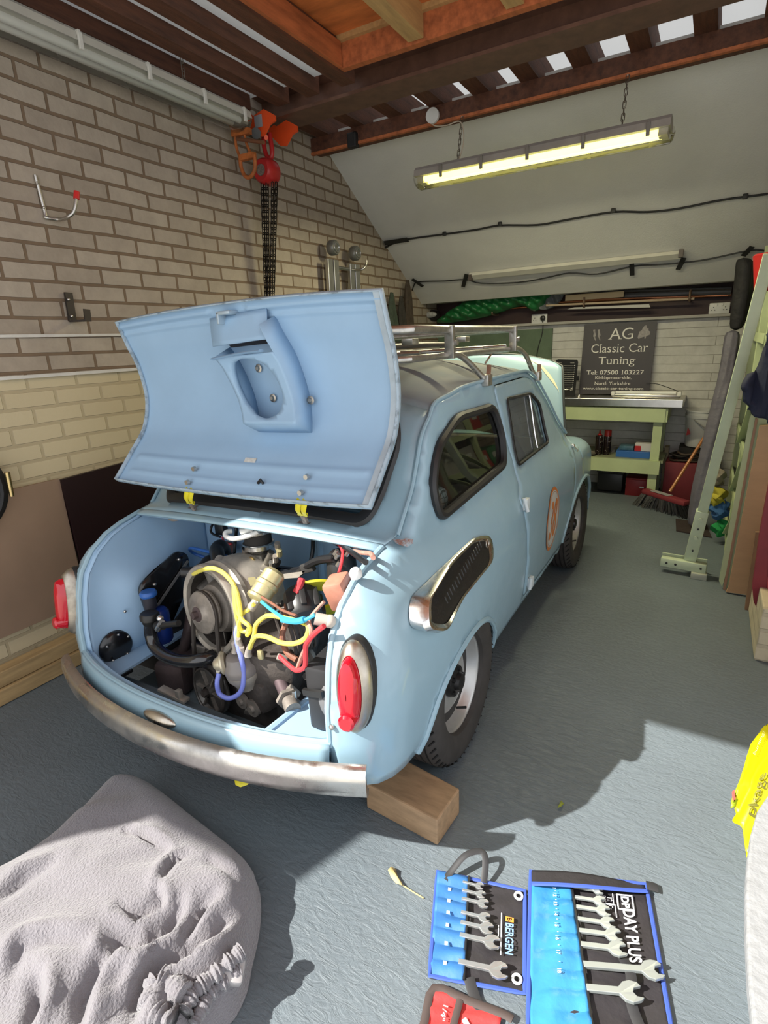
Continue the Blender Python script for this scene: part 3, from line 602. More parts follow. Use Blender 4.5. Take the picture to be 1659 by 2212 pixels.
# wheel-arch lips
for sgn in (1, -1):
    for ar, nm in ((rear_arch, 'arch_lip'), (front_arch + arc(3.46, .24, .34, 92, 20, 8, 1.06)[1:], 'arch_lip')):
        k = MB(); k.tube([V((q.x * sgn, q.y, q.z)) for q in [BS(a, b, .0) for a, b in ar]], .011, 8); k.build(nm, paint, car)
    for cy, cz, r, ex in ((1.555, .20, .29, 1.24), (3.46, .24, .345, 1.06)):   # inner wheel tubs
        k = MB()
        k.loft([[V((x * sgn, a, b)) for a, b in arc(cy, cz, r, 0, 180, 14, ex)] for x in (.655, .46)], False, False)
        k.add([V((.46 * sgn, a, b)) for a, b in arc(cy, cz, r, 0, 180, 14, ex)], [tuple(range(15))])
        k.build('wheel_tub', trimdark, car)
# door hinges
hin = mat('hinge_white', (.60, .66, .68), .45)
for (u, v) in ((1131, 1088), (1141, 1256)):
    a, b = hit(u, v); k = MB(); k.box(BS(a, b, .012), (.022, .045, .05), bev=.004); k.cyl(BS(a - .018, b - .03, .016), BS(a - .018, b + .03, .016), .009, n=10); k.build('door_hinge', hin, car)
# number roundel, printed sticker on the door
ro = mat('sticker_orange', (.62, .20, .05), .4); rw = mat('sticker_white', (.58, .57, .54), .4)
cy_, cz_ = hit(1192, 1121); RA, RBv = .120, .172
def RD(r, t, off): return BS(cy_ + r * RA * math.cos(t) * 1.0, cz_ + r * RBv * math.sin(t), off)
k = MB(); k.grid(lambda i, j: RD(max(i, .001), j * 2 * math.pi, .0062), 6, 48); st = k.build('number_roundel', ro, car)
k = MB(); k.grid(lambda i, j: RD(max(i * .90, .001), j * 2 * math.pi, .0070), 6, 48); k.build('roundel_field', rw, st)
k = MB(); k.grid(lambda i, j: RD(.84 + i * .018, j * 2 * math.pi, .0076), 1, 48); k.build('roundel_line', mat('thin_line', (.25, .12, .05), .4), st)
k = MB(); write(k, '38', lambda a, b: BS(cy_ - .070 + a * .140, cz_ - .103 + b * .205, .0082), .022, .25); k.build('roundel_number', ro, st)
# ---- roof and rear panel with the rear window
CP = [(-.02, 1.255, .888), (.06, 1.33, .905), (.2, 1.41, .99), (.35, 1.47, 1.10), (.48, 1.54, 1.21), (.60, 1.66, 1.295), (.72, 1.85, 1.348), (.84, 2.2, 1.368), (.92, 2.5, 1.352), (1.0, 2.78, 1.315)]
EP = [(-.02, 1.29, .862, .553), (.06, 1.36, .87, .565), (.2, 1.455, .975, .562), (.35, 1.51, 1.065, .56), (.48, 1.565, 1.15, .557), (.60, 1.68, 1.232, .55), (.72, 1.86, 1.256, .549), (.84, 2.2, 1.270, .548), (.92, 2.5, 1.272, .546), (1.0, 2.72, 1.266, .543)]
ct = [c[0] for c in CP]; et = [e[0] for e in EP]
def RF(t, s, off=0.0):            # t along from deck lip to windscreen, s across -1..1
    cy, cz = ip(t, ct, [c[1] for c in CP]), ip(t, ct, [c[2] for c in CP]); ey, ez, ex = [ip(t, et, [e[i] for e in EP]) for i in (1, 2, 3)]
    k = 1 - abs(s) ** 2.7; y = ey + (cy - ey) * k; z = ez + (cz - ez) * k
    return V((s * ex, y - off * .8 * (1 - sst(t, .4, .8)), z + off * (.5 + .5 * sst(t, .4, .8))))
rwin = rpoly([(.075, -.80), (.075, .80), (.40, .86), (.515, .80), (.515, -.80), (.40, -.86)], .07, 5)
k = MB(); panel(k, [(-.02, -1), (.56, -1), (.56, 1), (-.02, 1)], [rwin], lambda a, b: RF(a, b), .05); k.build('rear_panel', paint, car, solid=.012, angle=60)
k = MB(); panel(k, [(.56, -1), (1, -1), (1, 1), (.56, 1)], [], lambda a, b: RF(a, b), .05); k.build('roof', roof_p, car, solid=.012, angle=60)
k = MB(); k.tube([RF(a, b, .004) for a, b in resamp(rwin, .03)], .020, 8, closed=True, flat=(1.3, .8)); gk = k.build('rear_window_gasket', gask, car)
k = MB(); panel(k, rwin, [], lambda a, b: RF(a, b, -.004), .08); k.build('rear_glass', MATS['side_glass'], gk)
# folded lip along the top of the engine bay and worn patches by the hinges
k = MB(); k.grid(lambda i, j: (lambda p: p + V((0, -.030 * i + .0, -.012 * i * i)))(RF(-.02, -1 + 2 * j)), 4, 24); k.build('bay_top_lip', paint, car, solid=.008)
wear = mat('bare_patch', (.24, .20, .18), .6, noise=.6, nscale=60, thr=(.4, .6))
for (u, v, w_) in ((413, 1092, .028), (652, 1120, .036)):
    s0 = (ac(u, v, 'y', 1.29).x) / .553; k = MB(); k.grid(lambda i, j: RF(.012 + .035 * i, s0 + (j - .5) * w_ * 2.2, .003), 3, 4); k.build('worn_patch', wear, car)
k = MB(); k.grid(lambda i, j: BS(1.33 + i * .04, .845 + j * .02, .004), 4, 4); k.build('rust_patch', mat('rust_patch', (.30, .16, .13), .7, col2=(.35, .42, .48), nscale=60, thr=(.4, .55)), car)
# rear body either side of the opening closes against the lip; lower apron
def AP(s, t, off=0.0):            # apron below the opening, s -1..1, t 0 bottom..1 top
    x = s * .552; b = (1 - abs(s) ** 2.4); y = .955 - .085 * b; z = lerp(.25, .412, t)
    y += -.012 * math.sin(t * math.pi) + .03 * (1 - sst(t, 0, .35)); return V((x, y - off, z))
k = MB(); k.grid(lambda i, j: AP(-1 + 2 * i, j), 40, 10); k.build('rear_apron', paint, car, solid=.01, off=1)
k = MB(); k.tube([AP(-1 + i / 20, 1.0) + V((0, .004, 0)) for i in range(41)], .010, 8); k.build('apron_lip', paint, car)
# flanges at the sides of the opening
for sgn in (1, -1):
    pts = [(.55, ip(z, EZ, EY), z) for z in np.linspace(.40, .855, 22)]
    k = MB(); k.tube([V((sgn * p[0], p[1] + .004, p[2])) for p in pts], .009, 8); k.build('opening_flange', paint, car)
    k = MB(); k.loft([[V((sgn * (p[0] - a), p[1] + b, p[2] - c)) for p in pts] for a, b, c in ((0, .0, 0), (.008, .012, .006), (.022, .016, .008))], False, False); k.build('inner_channel', paint_in, car, solid=.003)
k = MB(); a = ac(710, 1556, 'y', .94); k.ball((.565, .953, .47), .008); k.build('edge_screw', galv, car)
# ---- tail lamps
for sgn in (1, -1):
    nn = V((sgn * .22, -.96, .12)).normalized(); tt = V((0, 0, 1)).cross(nn).normalized() * 1.0; zz = nn.cross(tt); c0 = V((sgn * .617, 1.000, .582))
    def EL(w_, h_, off, dx=0, dz=0): return [c0 + tt * (dx + w_ * math.cos(a)) + zz * (dz + h_ * (abs(math.sin(a)) ** .92) * (1 if math.sin(a) >= 0 else -1)) + nn * off for a in np.linspace(0, 2 * math.pi, 41)[:-1]]
    k = MB(); k.loft([EL(.050, .128, -.045), EL(.050, .128, .0), EL(.046, .123, .018), EL(.036, .108, .034), EL(.031, .098, .036), EL(.027, .092, .030)], True, False); tl = k.build('tail_lamp_bezel', dirty_chrome, car)
    k = MB(); k.loft([EL(.050 + .004, .132, -.045), EL(.054, .132, -.004), EL(.050, .128, .002)], True, False); k.build('lamp_gasket', gask, tl)
    k = MB(); k.loft([EL(.0295, .096, .030), EL(.0285, .094, .048), EL(.024, .087, .060), EL(.014, .06, .066), EL(.001, .01, .067)], True, False); k.build('red_lens', lens, tl)
    k = MB(); k.lathe([(.0, .020), (.016, .020), (.022, .014), (.024, -.02)], c0 - zz * .066 * (1 if zz.z > 0 else -1) + nn * .058, nn, 24); k.build('reflector', lens, tl)
# number-plate lamp on the apron
k = MB(); c = AP(-.02, .78, .012); k.ball(c, (.072, .018, .022), 24, 10); nl = k.build('plate_lamp', dirty_chrome, car)
k = MB(); k.box(c + V((.01, -.017, .0)), (.022, .006, .008)); k.build('lamp_slot', blackpaint, nl)
# ---- bumper
def bump_c(s):
    x = s * .665; b = 1 - abs(s) ** 2.2; return V((x, .955 - .130 * b, .332 + (.012 if s > 0 else 0) * s))
bprof = [(-.0, .046), (-.016, .043), (-.028, .030), (-.030, .008), (-.032, -.012), (-.030, -.030), (-.018, -.043), (0, -.046), (.006, -.034), (-.010, -.02), (-.016, .0), (-.014, .026), (.002, .038)]
rings = []
for s in np.linspace(-1, 1, 49):
    p = bump_c(s); t = (bump_c(min(1, s + .01)) - bump_c(max(-1, s - .01))).normalized(); nrm = V((t.y, -t.x, 0)) * -1
    nrm = V((-t.y, t.x, 0)); 
    rings.append([p + nrm * a + V((0, 0, b)) for a, b in bprof])
k = MB(); k.loft(rings); bp = k.build('rear_bumper', mat('bumper_chrome', (.80, .78, .76), .16, 1.0, noise=.45, nscale=9, rvar=.35), car, angle=50)
for s in (-.62, .62):
    k = MB(); k.beam(bump_c(s) + V((0, .01, 0)), bump_c(s) + V((0, .16, .0)), .03, .012); k.build('bumper_bracket', blackpaint, bp)
yel = mat('yellow_paint', (.72, .62, .02), .4)
q = ac(523, 1684, 'y', .92); k = MB(); k.tube([q + V((-.014, .05, .02)), q + V((-.014, 0, 0)), q + V((.014, 0, 0)), q + V((.014, .05, .02))], .011, 8, sm=3, flat=(1.4, .6)); k.build('tow_hook', yel, car)
# ---- engine lid, open
LT = [0, .2, .37, .56, .79, .93, 1.0]; LY = [1.222, 1.312, 1.385, 1.42, 1.408, 1.378, 1.350]; LZ = [.99, 1.083, 1.165, 1.275, 1.395, 1.478, 1.562]
lsy = smooth([V((0, a, b)) for a, b in zip(LY, LZ)], 8); lst = np.linspace(0, 1, len(lsy))
def LD(s, t, off=0.0):            # inner face of the lid; off towards the viewer
    i = ip(t, lst, range(len(lsy))); i0 = int(min(i, len(lsy) - 2)); p = lsy[i0].lerp(lsy[i0 + 1], i - i0)
    d = (lsy[min(i0 + 2, len(lsy) - 1)] - lsy[max(i0 - 1, 0)]).normalized(); n = V((0, -d.z, d.y))
    b = 1 - abs(s) ** 2.2; c = .05 * b * (.35 + t * .9)                            # crown across the lid
    return V((s * .56, p.y, p.z)) + V((0, .02 * b, 0)) + d * (.02 * b * (2 * t - 1)) + n * off
def relief(s, t):
    h = .012 * (math.exp(-((t - .945) / .016) ** 2)) + .006 * math.exp(-((t - .895) / .008) ** 2) if abs(s + .04) > .14 else 0
    if abs(s) < .93: h += .007 * math.exp(-((t - .145) / .014) ** 2) + .006 * math.exp(-((t - .075) / .008) ** 2)
    return h
k = MB(); k.grid(lambda i, j: LD(-1 + 2 * i, j, relief(-1 + 2 * i, j)), 90, 110); lid = k.build('engine_lid', paint_in, car, solid=.004, off=0, angle=70)
rim = MB(); ring = [(-1, t) for t in np.linspace(0, 1, 24)] + [(s, 1) for s in np.linspace(-.95, 1, 24)] + [(1, t) for t in np.linspace(.96, 0, 24)] + [(s, 0) for s in np.linspace(.95, -.95, 24)]
rim.loft([[LD(s, t, o) for s, t in ring] + [LD(-1, 0, o)] for o in (-.006, .016)], False, False)
rim.build('lid_edge', mat('worn_edge', (.38, .48, .56), .5, noise=.5, nscale=30, thr=(.5, .65)), lid, solid=.004)
k = MB(); k.grid(lambda i, j: LD(1 - .045 * (1 - i), j, .013), 2, 40); k.build('right_flange', mat('worn_edge2', (.44, .52, .58), .5, noise=.25, nscale=10), lid)
def lidst(u, v, off=0.0):         # lid coordinates under an image point
    s, t = 0, .5
    for _ in range(25):
        p = LD(s, t, off); q = ac(u, v, 'y', p.y); s = q.x / .56; t = min(1, max(0, t + (q.z - p.z) / .60))
    return s, t
# latch loop in the top edge
c = LD(*lidst(507, 672), .0)
k = MB(); s0, t0 = lidst(505, 685); k.tube([LD(s0 - .16, .905, .004), LD(s0 - .09, .905, .006), LD(s0 - .07, .86, .008), LD(s0 + .07, .86, .008), LD(s0 + .09, .905, .006), LD(s0 + .16, .905, .004)], .006, 8, sm=4); k.build('latch_recess_bead', paint_in, lid)
k = MB(); a = LD(s0, .925, .0); k.box(a + V((0, -.022, 0)), (.058, .045, .012), bev=.004); k.box(a + V((-.024, -.022, -.015)), (.010, .045, .035), bev=.002); k.build('latch_striker', mat('striker', (.40, .50, .58), .35, .3), lid)
# air duct box: front plate with round hole, side walls, slot at the top
DO = .085
def dpt(u, v, off): s, t = lidst(u, v, off); return LD(s, t, off), s, t
TLc, TRc, BRc, BLc = [lidst(*q, DO) for q in ((462, 772), (590, 760), (640, 915), (526, 915))]
def DP(a, b, off=DO):             # bilinear over the duct front plate, a across, b down
    s = lerp(lerp(TLc[0], TRc[0], a), lerp(BLc[0], BRc[0], a), b); t = lerp(lerp(TLc[1], TRc[1], a), lerp(BLc[1], BRc[1], a), b); return LD(s, t, off)
hole = [(.46 + .385 * math.cos(t), .50 + .43 * math.sin(t)) for t in np.linspace(0, 2 * math.pi, 41)[:-1]]
k = MB(); panel(k, [(0, 0), (1, 0), (1, 1), (0, 1)], [hole], DP, .07); du = k.build('duct_plate', paint_in, lid, solid=.003, off=0, angle=20)
k = MB()
k.loft([[DP(1, b, o) for b in np.linspace(-.32, 1, 9)] for o in (0, DO)], False, False)
k.loft([[DP(0, b, o) for b in np.linspace(-.0, 1, 7)] for o in (0, DO)], False, False)
k.loft([[DP(a, 1, o) for a in np.linspace(0, 1, 5)] for o in (0, DO)], False, False)
k.loft([[DP(a, b, o) for a, b in hole + hole[:1]] for o in (DO, DO - .018)], False, False)
k.build('duct_walls', paint_in, du, solid=.003, off=0, angle=25)
k = MB(); k.grid(lambda i, j: DP(.04 + .92 * i, -.42 + .28 * j, lerp(.012, DO * .8, j)), 4, 6); k.build('duct_cowl', paint_in, du, solid=.004, angle=25)
k = MB(); k.grid(lambda i, j: DP(.05 + .9 * i, -.14 + .14 * j, .01), 3, 3); k.build('duct_slot', mat('slot_dark', (.03, .035, .045), .7), du)
k = MB(); k.tube([DP(-.02, .02, DO + .002), DP(.5, -.03, DO + .004), DP(.85, -.04, DO + .004)], .009, 6, sm=4, flat=(1.6, .5)); k.build('torn_lip', paint_in, du)
for (a, b, o) in ((.30, .30, .012), (.36, .62, .012), (.66, .62, .012), (.80, .78, .012), (1.06, .66, .02)):
    k = MB(); c = DP(a, b, o); k.lathe([(0, -.006), (.006, -.006), (.008, 0), (.014, .002)], c, (0, 1, 0), 12); k.build('rivet', dirty_chrome, du)
for (u, v) in ((426, 1016), (668, 1034), (412, 1045), (655, 1068)):
    s, t = lidst(u, v); k = MB(); k.lathe([(0, -.010), (.008, -.010), (.009, 0)], LD(s, max(t, .03), .012), (0, 1, 0), 12); k.build('lid_bolt', galv, lid)
s, t = lidst(541, 998); k = MB(); k.grid(lambda i, j: LD(s - .045 + .09 * i, t - .018 + .036 * j, .0045), 2, 2); k.build('paper_label', mat('paper', (.66, .66, .62), .6, noise=.3, nscale=90), lid)
s, t = lidst(567, 1048); k = MB(); k.tube([LD(s - .02, t, .01), LD(s, t + .01, .018), LD(s + .02, t, .01)], .005, 6); k.build('lid_clip', blackp, lid)
for (u, v, v2) in ((412, 1062, 1086), (654, 1086, 1112)):
    a = ac(u, v, 'y', 1.235); b = ac(u, v2, 'y', 1.262); k = MB()
    for dx in (-.011, .011): k.tube([a + V((dx, .0, .01)), a.lerp(b, .5) + V((dx, -.012, 0)), b + V((dx * .8, 0, 0))], .0065, 8, sm=4, flat=(.7, 1.6))
    k.cyl(b + V((-.016, 0, .002)), b + V((.016, 0, .002)), .006, n=10); hg = k.build('lid_hinge', yel, lid)
    k = MB(); k.beam(b + V((0, 0, 0)), b + V((0, .012, -.03)), .016, .01); k.build('hinge_foot', wear, hg)
# ---- front bonnet, raised, and front wings
def HD(a, b, off=0.0):            # bonnet outer face: a across -1..1, b up 0..1
    hw = lerp(.60, .515, b) * (1 if b < .85 else 1 - .35 * ((b - .85) / .15) ** 2)
    y = lerp(3.34, 3.52, b) + .07 * abs(a) ** 2.2 + .05 * b * b; z = lerp(.84, 1.335, b) - .035 * abs(a) ** 2.5 * b
    return V((a * hw, y - off, z))
k = MB(); k.grid(lambda i, j: HD(-1 + 2 * i, j), 30, 20); bn = k.build('bonnet', paint, car, solid=.006, off=0, angle=60)
k = MB(); k.tube([HD(1, b) for b in np.linspace(0, 1, 16)] + [HD(a, 1) for a in np.linspace(.9, -.9, 16)] + [HD(-1, b) for b in np.linspace(1, 0, 16)], .008, 8); k.build('bonnet_edge', mat('bonnet_rim', (.03, .04, .045), .5), bn)
k = MB(); k.grid(lambda i, j: HD(.62 + .34 * math.sin(i * 1.45) ** .8, .98 - i * .45 - .02 * j * math.sin(i * math.pi) * 3, .006), 20, 3); k.build('painted_sheen', mat('sheen_yellow', (.62, .60, .42), .5), bn)  # yellowish sheen painted on the bonnet as a coloured strip
def wing(i, j, sg):
    y = lerp(3.415, 4.14, i); k_ = ((y - 3.415) / (4.14 - 3.415)); zt = ip(y, [3.40, 3.6, 3.8, 3.95, 4.05, 4.14], [.80, .80, .765, .70, .62, .47]); xo = .70 * (1 - .16 * k_ ** 3)
    zb = ip(y, [3.40, 3.5, 3.65, 3.76, 3.82, 3.84, 4.14], [.58, .58, .545, .46, .36, .25, .25])
    th = j * 1.0
    if th < .5: t = th / .5; z = lerp(zb, zt - .10, t); x = xo + .0 * t
    else:
        a = (th - .5) / .5 * math.pi; x = xo - .12 * (1 - math.cos(a)) - .0; z = zt - .10 + .10 * math.sin(a) if a < math.pi / 2 else zt - .03 * (1 - math.sin(a))
    return V((x * sg, y, z))
for sg in (1, -1):
    k = MB(); k.grid(lambda i, j: wing(i, j, sg), 26, 30); k.build('front_wing', paint, car, solid=.01, off=0, angle=60)
    k = MB(); k.grid(lambda i, j: V((sg * (.46 - .46 * j), 4.12 + .03 * j - .05 * i, .25 + .25 * i)), 6, 6); k.build('nose_panel', paint, car)
k = MB(); k.grid(lambda i, j: V((-.54 + 1.08 * i, 3.22 + .12 * j, .86 + .015 * math.sin(i * math.pi) - .01 * j)), 12, 3); k.build('cowl_panel', paint, car, solid=.01)
k = MB(); k.grid(lambda i, j: (lambda a, s: RF(1, s).lerp(V((s * .535, 3.24 - .12 * abs(s) ** 2, .87)), a))(j, -1 + 2 * i), 12, 6); k.build('windscreen', MATS['side_glass'], car)
k = MB(); k.box((0, 3.75, .50), (.84, .66, .02)); k.box((0, 3.36, .66), (.84, .02, .34)); k.build('front_bay', trimdark, car, smooth=False)
# wiper spindle / mirror stub on the wing
a, b = hit(1197, 970); k = MB(); k.ball(BS(3.3, .80, .012), .012); k.beam(BS(3.3, .80, .01), BS(3.27, .775, .03), .008, .012); k.build('door_button', chrome, car)
k = MB(); p1 = ac(1066, 758, 'y', 2.9); p2 = ac(1048, 785, 'y', 2.85); k.tube([p2, p1, p1 + V((.05, .1, -.01))], .005, 6); k.build('wiper_arm', chrome, car)
# ---- wheels
def wheel(sg, y):
    zc = .287 - sg * .014; c = V((sg * (.626 if y < 2 else .622), y + (.05 if y < 2 else 0), zc)); t = V((sg, 0, 0)); o = None
    R0 = .287
    prof = [(.172, -.055), (.178, -.068), (.205, -.078), (.245, -.078), (.268, -.070), (.280, -.058)]
    for g in (-.040, -.014, .014, .040): prof += [(.2865, g - .0075), (.2865, g - .004), (.279, g - .0035), (.279, g + .0035), (.2865, g + .004), (.2865, g + .0075)]
    prof += [(.280, .058), (.268, .070), (.245, .078), (.205, .078), (.178, .068), (.172, .055)]
    k = MB(); k.lathe(prof, c, t, 72); tyre = k.build('tyre', tyre_m, car, angle=35)
    k = MB()
    for i in range(48):
        a = 2 * math.pi * i / 48
        for x0, x1, da in ((-.072, -.042, .10), (.042, .072, -.10)):
            P = [c + V((sg * x, math.cos(a + f * da) * r_, math.sin(a + f * da) * r_)) for f, x, r_ in ((0, x0 if x0 < 0 else x0, .2795), (1, x1, .2845 if x0 < 0 else .270))]
            k.tube([P[0] if x0 > 0 else c + V((sg * x0, math.cos(a) * .273, math.sin(a) * .270)), c + V((sg * (x0 + x1) / 2, math.cos(a + da / 2) * .2815, math.sin(a + da / 2) * .2815)), P[1]], .0034, 4)
    k.build('tread_cuts', mat('tread_dark', (.008, .008, .008), .9), tyre)
    rp = [(.176, .062), (.182, .068), (.186, .066), (.184, .056), (.172, .050), (.166, .044), (.160, .018), (.150, .004), (.120, .010), (.098, .022), (.085, .024), (.070, .016), (.055, .014), (0, .014)]
    k = MB(); k.lathe(rp, c, t, 56); rimo = k.build('wheel_rim', silver, car, angle=50)
    k = MB(); k.lathe([(.058, .014), (.060, .022), (.055, .036), (.035, .040), (.030, .055), (.012, .060), (0, .060)], c, t, 24)
    for i in range(5): a = 2 * math.pi * i / 5; k.cyl(c + V((sg * .034, .046 * math.cos(a), .046 * math.sin(a))), c + V((sg * .046, .046 * math.cos(a), .046 * math.sin(a))), .009, n=6)
    k.build('hub', mat('hub_black', (.015, .014, .014), .35, .3), rimo)
    k = MB(); k.cyl(c + V((sg * .02, .03, -.135)), c + V((sg * .055, .035, -.125)), .005, n=8); k.build('valve', blackp, rimo)
    k = MB(); k.cyl(c - V((sg * .07, 0, 0)), c + V((sg * .01, 0, 0)), .16, n=24); k.cyl(c - V((sg * .25, 0, 0)), c, .03, n=12); k.build('brake_drum', trimdark, rimo)
for sg in (1, -1):
    for y in (1.50, 3.45): wheel(sg, y)
# underside and cabin
k = MB(); k.box((0, 1.05, .22), (1.10, .02, .08)); k.build('light_block_panel', mat('light_block_grey', (.12, .15, .17), .6), car, smooth=False)  # panel added behind the bumper to block sunlight passing beneath the car
k = MB(); k.box((0, 2.45, .225), (1.24, 2.0, .03)); k.box((0, 1.62, .55), (1.05, .02, .62)); k.build('floor_pan', trimdark, car, smooth=False)
k = MB(); k.grid(lambda i, j: V((-.52 + 1.04 * i, 1.62 + .06 * (1 - j), .80 + .06 * j - .05)), 4, 2); k.build('parcel_shelf', trimdark, car)
m_pat = mat('patterned_fabric', (.36, .38, .40), .9)
N = m_pat.node_tree.nodes; L = m_pat.node_tree.links; vv = N.new('ShaderNodeTexVoronoi'); vv.feature = 'DISTANCE_TO_EDGE'; vv.inputs['Scale'].default_value = 55; vv.inputs['Randomness'].default_value = .15
tc = N.new('ShaderNodeTexCoord'); L.new(tc.outputs['Object'], vv.inputs['Vector']); mr = N.new('ShaderNodeMapRange'); mr.inputs[1].default_value = .03; mr.inputs[2].default_value = .09; L.new(vv.outputs['Distance'], mr.inputs[0])
mx = N.new('ShaderNodeMix'); mx.data_type = 'RGBA'; mx.inputs[6].default_value = (.05, .055, .06, 1); mx.inputs[7].default_value = (.50, .52, .54, 1); L.new(mr.outputs[0], mx.inputs[0]); L.new(mx.outputs[2], N['Principled BSDF'].inputs['Base Color'])
k = MB(); k.box((.30, 1.72, .72), (.50, .12, .42), Euler((-.2, 0, 0)), .05); k.box((-.30, 1.72, .72), (.50, .12, .42), Euler((-.2, 0, 0)), .05); k.box((0, 1.95, .50), (1.05, .42, .12), None, .04); k.build('rear_seat', m_pat, car)
for sx in (-.3, .3):
    k = MB(); k.box((sx, 2.52, .72), (.46, .13, .52), Euler((-.2, 0, 0)), .05); k.box((sx, 2.75, .46), (.46, .44, .12), None, .04); k.build('front_seat', mat('seat_brown', (.09, .045, .03), .7), car)
k = MB(); k.torus((-.3, 3.0, .86), (0, -1, .5), .17, .012, 32, 8); k.build('steering_wheel', blackp, car)
# ---- intake scoop on the quarter panel
sc = [hit(*q) for q in ((1052, 1168), (1058, 1182), (1056, 1200), (1035, 1232), (985, 1293), (940, 1348), (925, 1360), (900, 1357), (888, 1335), (890, 1305), (910, 1275), (960, 1215), (1020, 1167), (1040, 1159))]
sc = resamp(rpoly(H((1054, 1160), (1060, 1210), (936, 1357), (886, 1350), (888, 1290), (1024, 1161)), .045, 8), .012); n_ = len(sc); cyy = sum(a for a, b in sc) / n_; czz = sum(b for a, b in sc) / n_
def SC(a, b, k_, off): 
    y = lerp(cyy, a, k_); z = lerp(czz, b, k_); pr = .012 + .045 * (1 - sst(y, 1.18, 1.55)); return BS(y, z, off * pr)
k = MB(); k.loft([[SC(a, b, kk, o) for a, b in sc] for kk, o in ((1.05, .05), (1.05, .75), (1.0, 1.0), (.95, 1.0), (.90, .80))], True, False); scp = k.build('scoop_rim', chrome, car)
k = MB(); panel(k, [(lerp(cyy, a, .91), lerp(czz, b, .91)) for a, b in sc], [], lambda y, z: BS(y, z, .8 * (.012 + .045 * (1 - sst(y, 1.18, 1.55))) * .9), .02); k.build('scoop_mesh', mat('scoop_mesh', (.010, .010, .011), .35, col2=(.03, .028, .028), nscale=160, thr=(.55, .6)), scp)
k = MB()
for i in range(17):
    f = i / 16; a = (lerp(1.33, 1.70, f)); b = lerp(.735, .775, f) - .045 + .0; k.beam(BS(a, b + .020, .02 + .03 * (1 - f)), BS(a + .004, b - .002, .02 + .03 * (1 - f)), .006, .003)
k.build('scoop_teeth', blackpaint, scp)
k = MB(); k.torus(BS(1.765, .72, .018), (1, 0, 0), .014, .003, 18, 6); k.build('scoop_boss', dirty_chrome, scp)
# ---- roof rack
rk = thing('roof_rack', tuple(V(RT @ np.array([0, 2.3, 1.40]) + CARO)), 'silver tubular roof rack clamped to the drip rails of the blue car', 'roof rack')
def RKb(k, nm, m, par=rk):       # rack pieces are measured in car coordinates
    k.v = [V(RT @ np.array(p) + CARO) for p in k.v]; return k.build(nm, m, par)
rackm = mat('rack_metal', (.52, .50, .46), .32, .85, noise=.35, nscale=25)
zt, zl = 1.462, 1.372
for z, r, nm, X0, y0, y1 in ((zt, .015, 'top_rail', .50, 1.62, 2.74), (zl, .012, 'lower_rail', .49, 1.62, 2.68)):
    k = MB(); k.tube([V(p) for p in ((X0, y0, z), (X0, 2.1, z), (X0, y1 - .05, z), (X0 - .05, y1, z), (0, y1, z), (-X0 + .05, y1, z), (-X0, y1 - .05, z), (-X0, 2.1, z), (-X0, y0, z), (-X0 + .04, y0 - .04, z), (0, y0 - .04, z), (X0 - .04, y0 - .04, z))], r, 10, closed=True); RKb(k, nm, rackm)
for x in (-.25, 0, .25):
    k = MB(); k.cyl((x, 1.60, 1.385), (x, 2.7, 1.385), .010, n=10); RKb(k, 'slat_tube', rackm)
for y in (1.7, 2.0, 2.3, 2.6):
    k = MB(); k.cyl((-.49, y, 1.385), (.49, y, 1.385), .010, n=10); RKb(k, 'cross_tube', rackm)
k = MB(); k.tube([(.30, 1.62, 1.41), (.31, 2.0, 1.415), (.32, 2.3, 1.41)], .011, 10, sm=4); RKb(k, 'lower_rail', mat('rack_dark', (.10, .09, .08), .4, .5))
for u, v in ((886, 738), (1000, 733)):
    c = ac(u, v, 'x', .40); k = MB(); k.box(c, (.045, .05, .022), bev=.003); RKb(k, 'saddle_clamp', galv)
for sgn in (1, -1):
    for (y, fy, fz) in ((1.915, 2.13, 1.262), (2.66, 2.88, 1.225)):
        k = MB(); k.box((sgn * .505, y, 1.418), (.035, .022, .115), bev=.002); k.cyl((sgn * .50, y, 1.415), (sgn * .535, y, 1.415), .010, n=8); RKb(k, 'clamp_bracket', rackm)
        k = MB(); k.tube([(sgn * .500, y, 1.372), (sgn * .51, y + .07, 1.370), (sgn * .53, y + .13, 1.335), (sgn * .548, fy - .03, fz + .03), (sgn * .562, fy, fz)], .0115, 10, sm=5); RKb(k, 'leg_tube', rackm)
        for f in (.35, .6):
            k = MB(); p = V((sgn * .53, y + .13, 1.335)).lerp(V((sgn * .548, fy - .03, fz + .03)), f); k.cyl(p - V((0, .018, 0)), p + V((0, .018, 0)), .005, n=8); RKb(k, 'pinch_bolt', galv)
        k = MB(); k.box((sgn * .565, fy + .005, fz + .004), (.03, .05, .045), bev=.004); k.beam((sgn * .575, fy - .01, fz), (sgn * .565, fy + .03, fz + .06), .018, .006); RKb(k, 'gutter_clamp', rackm)
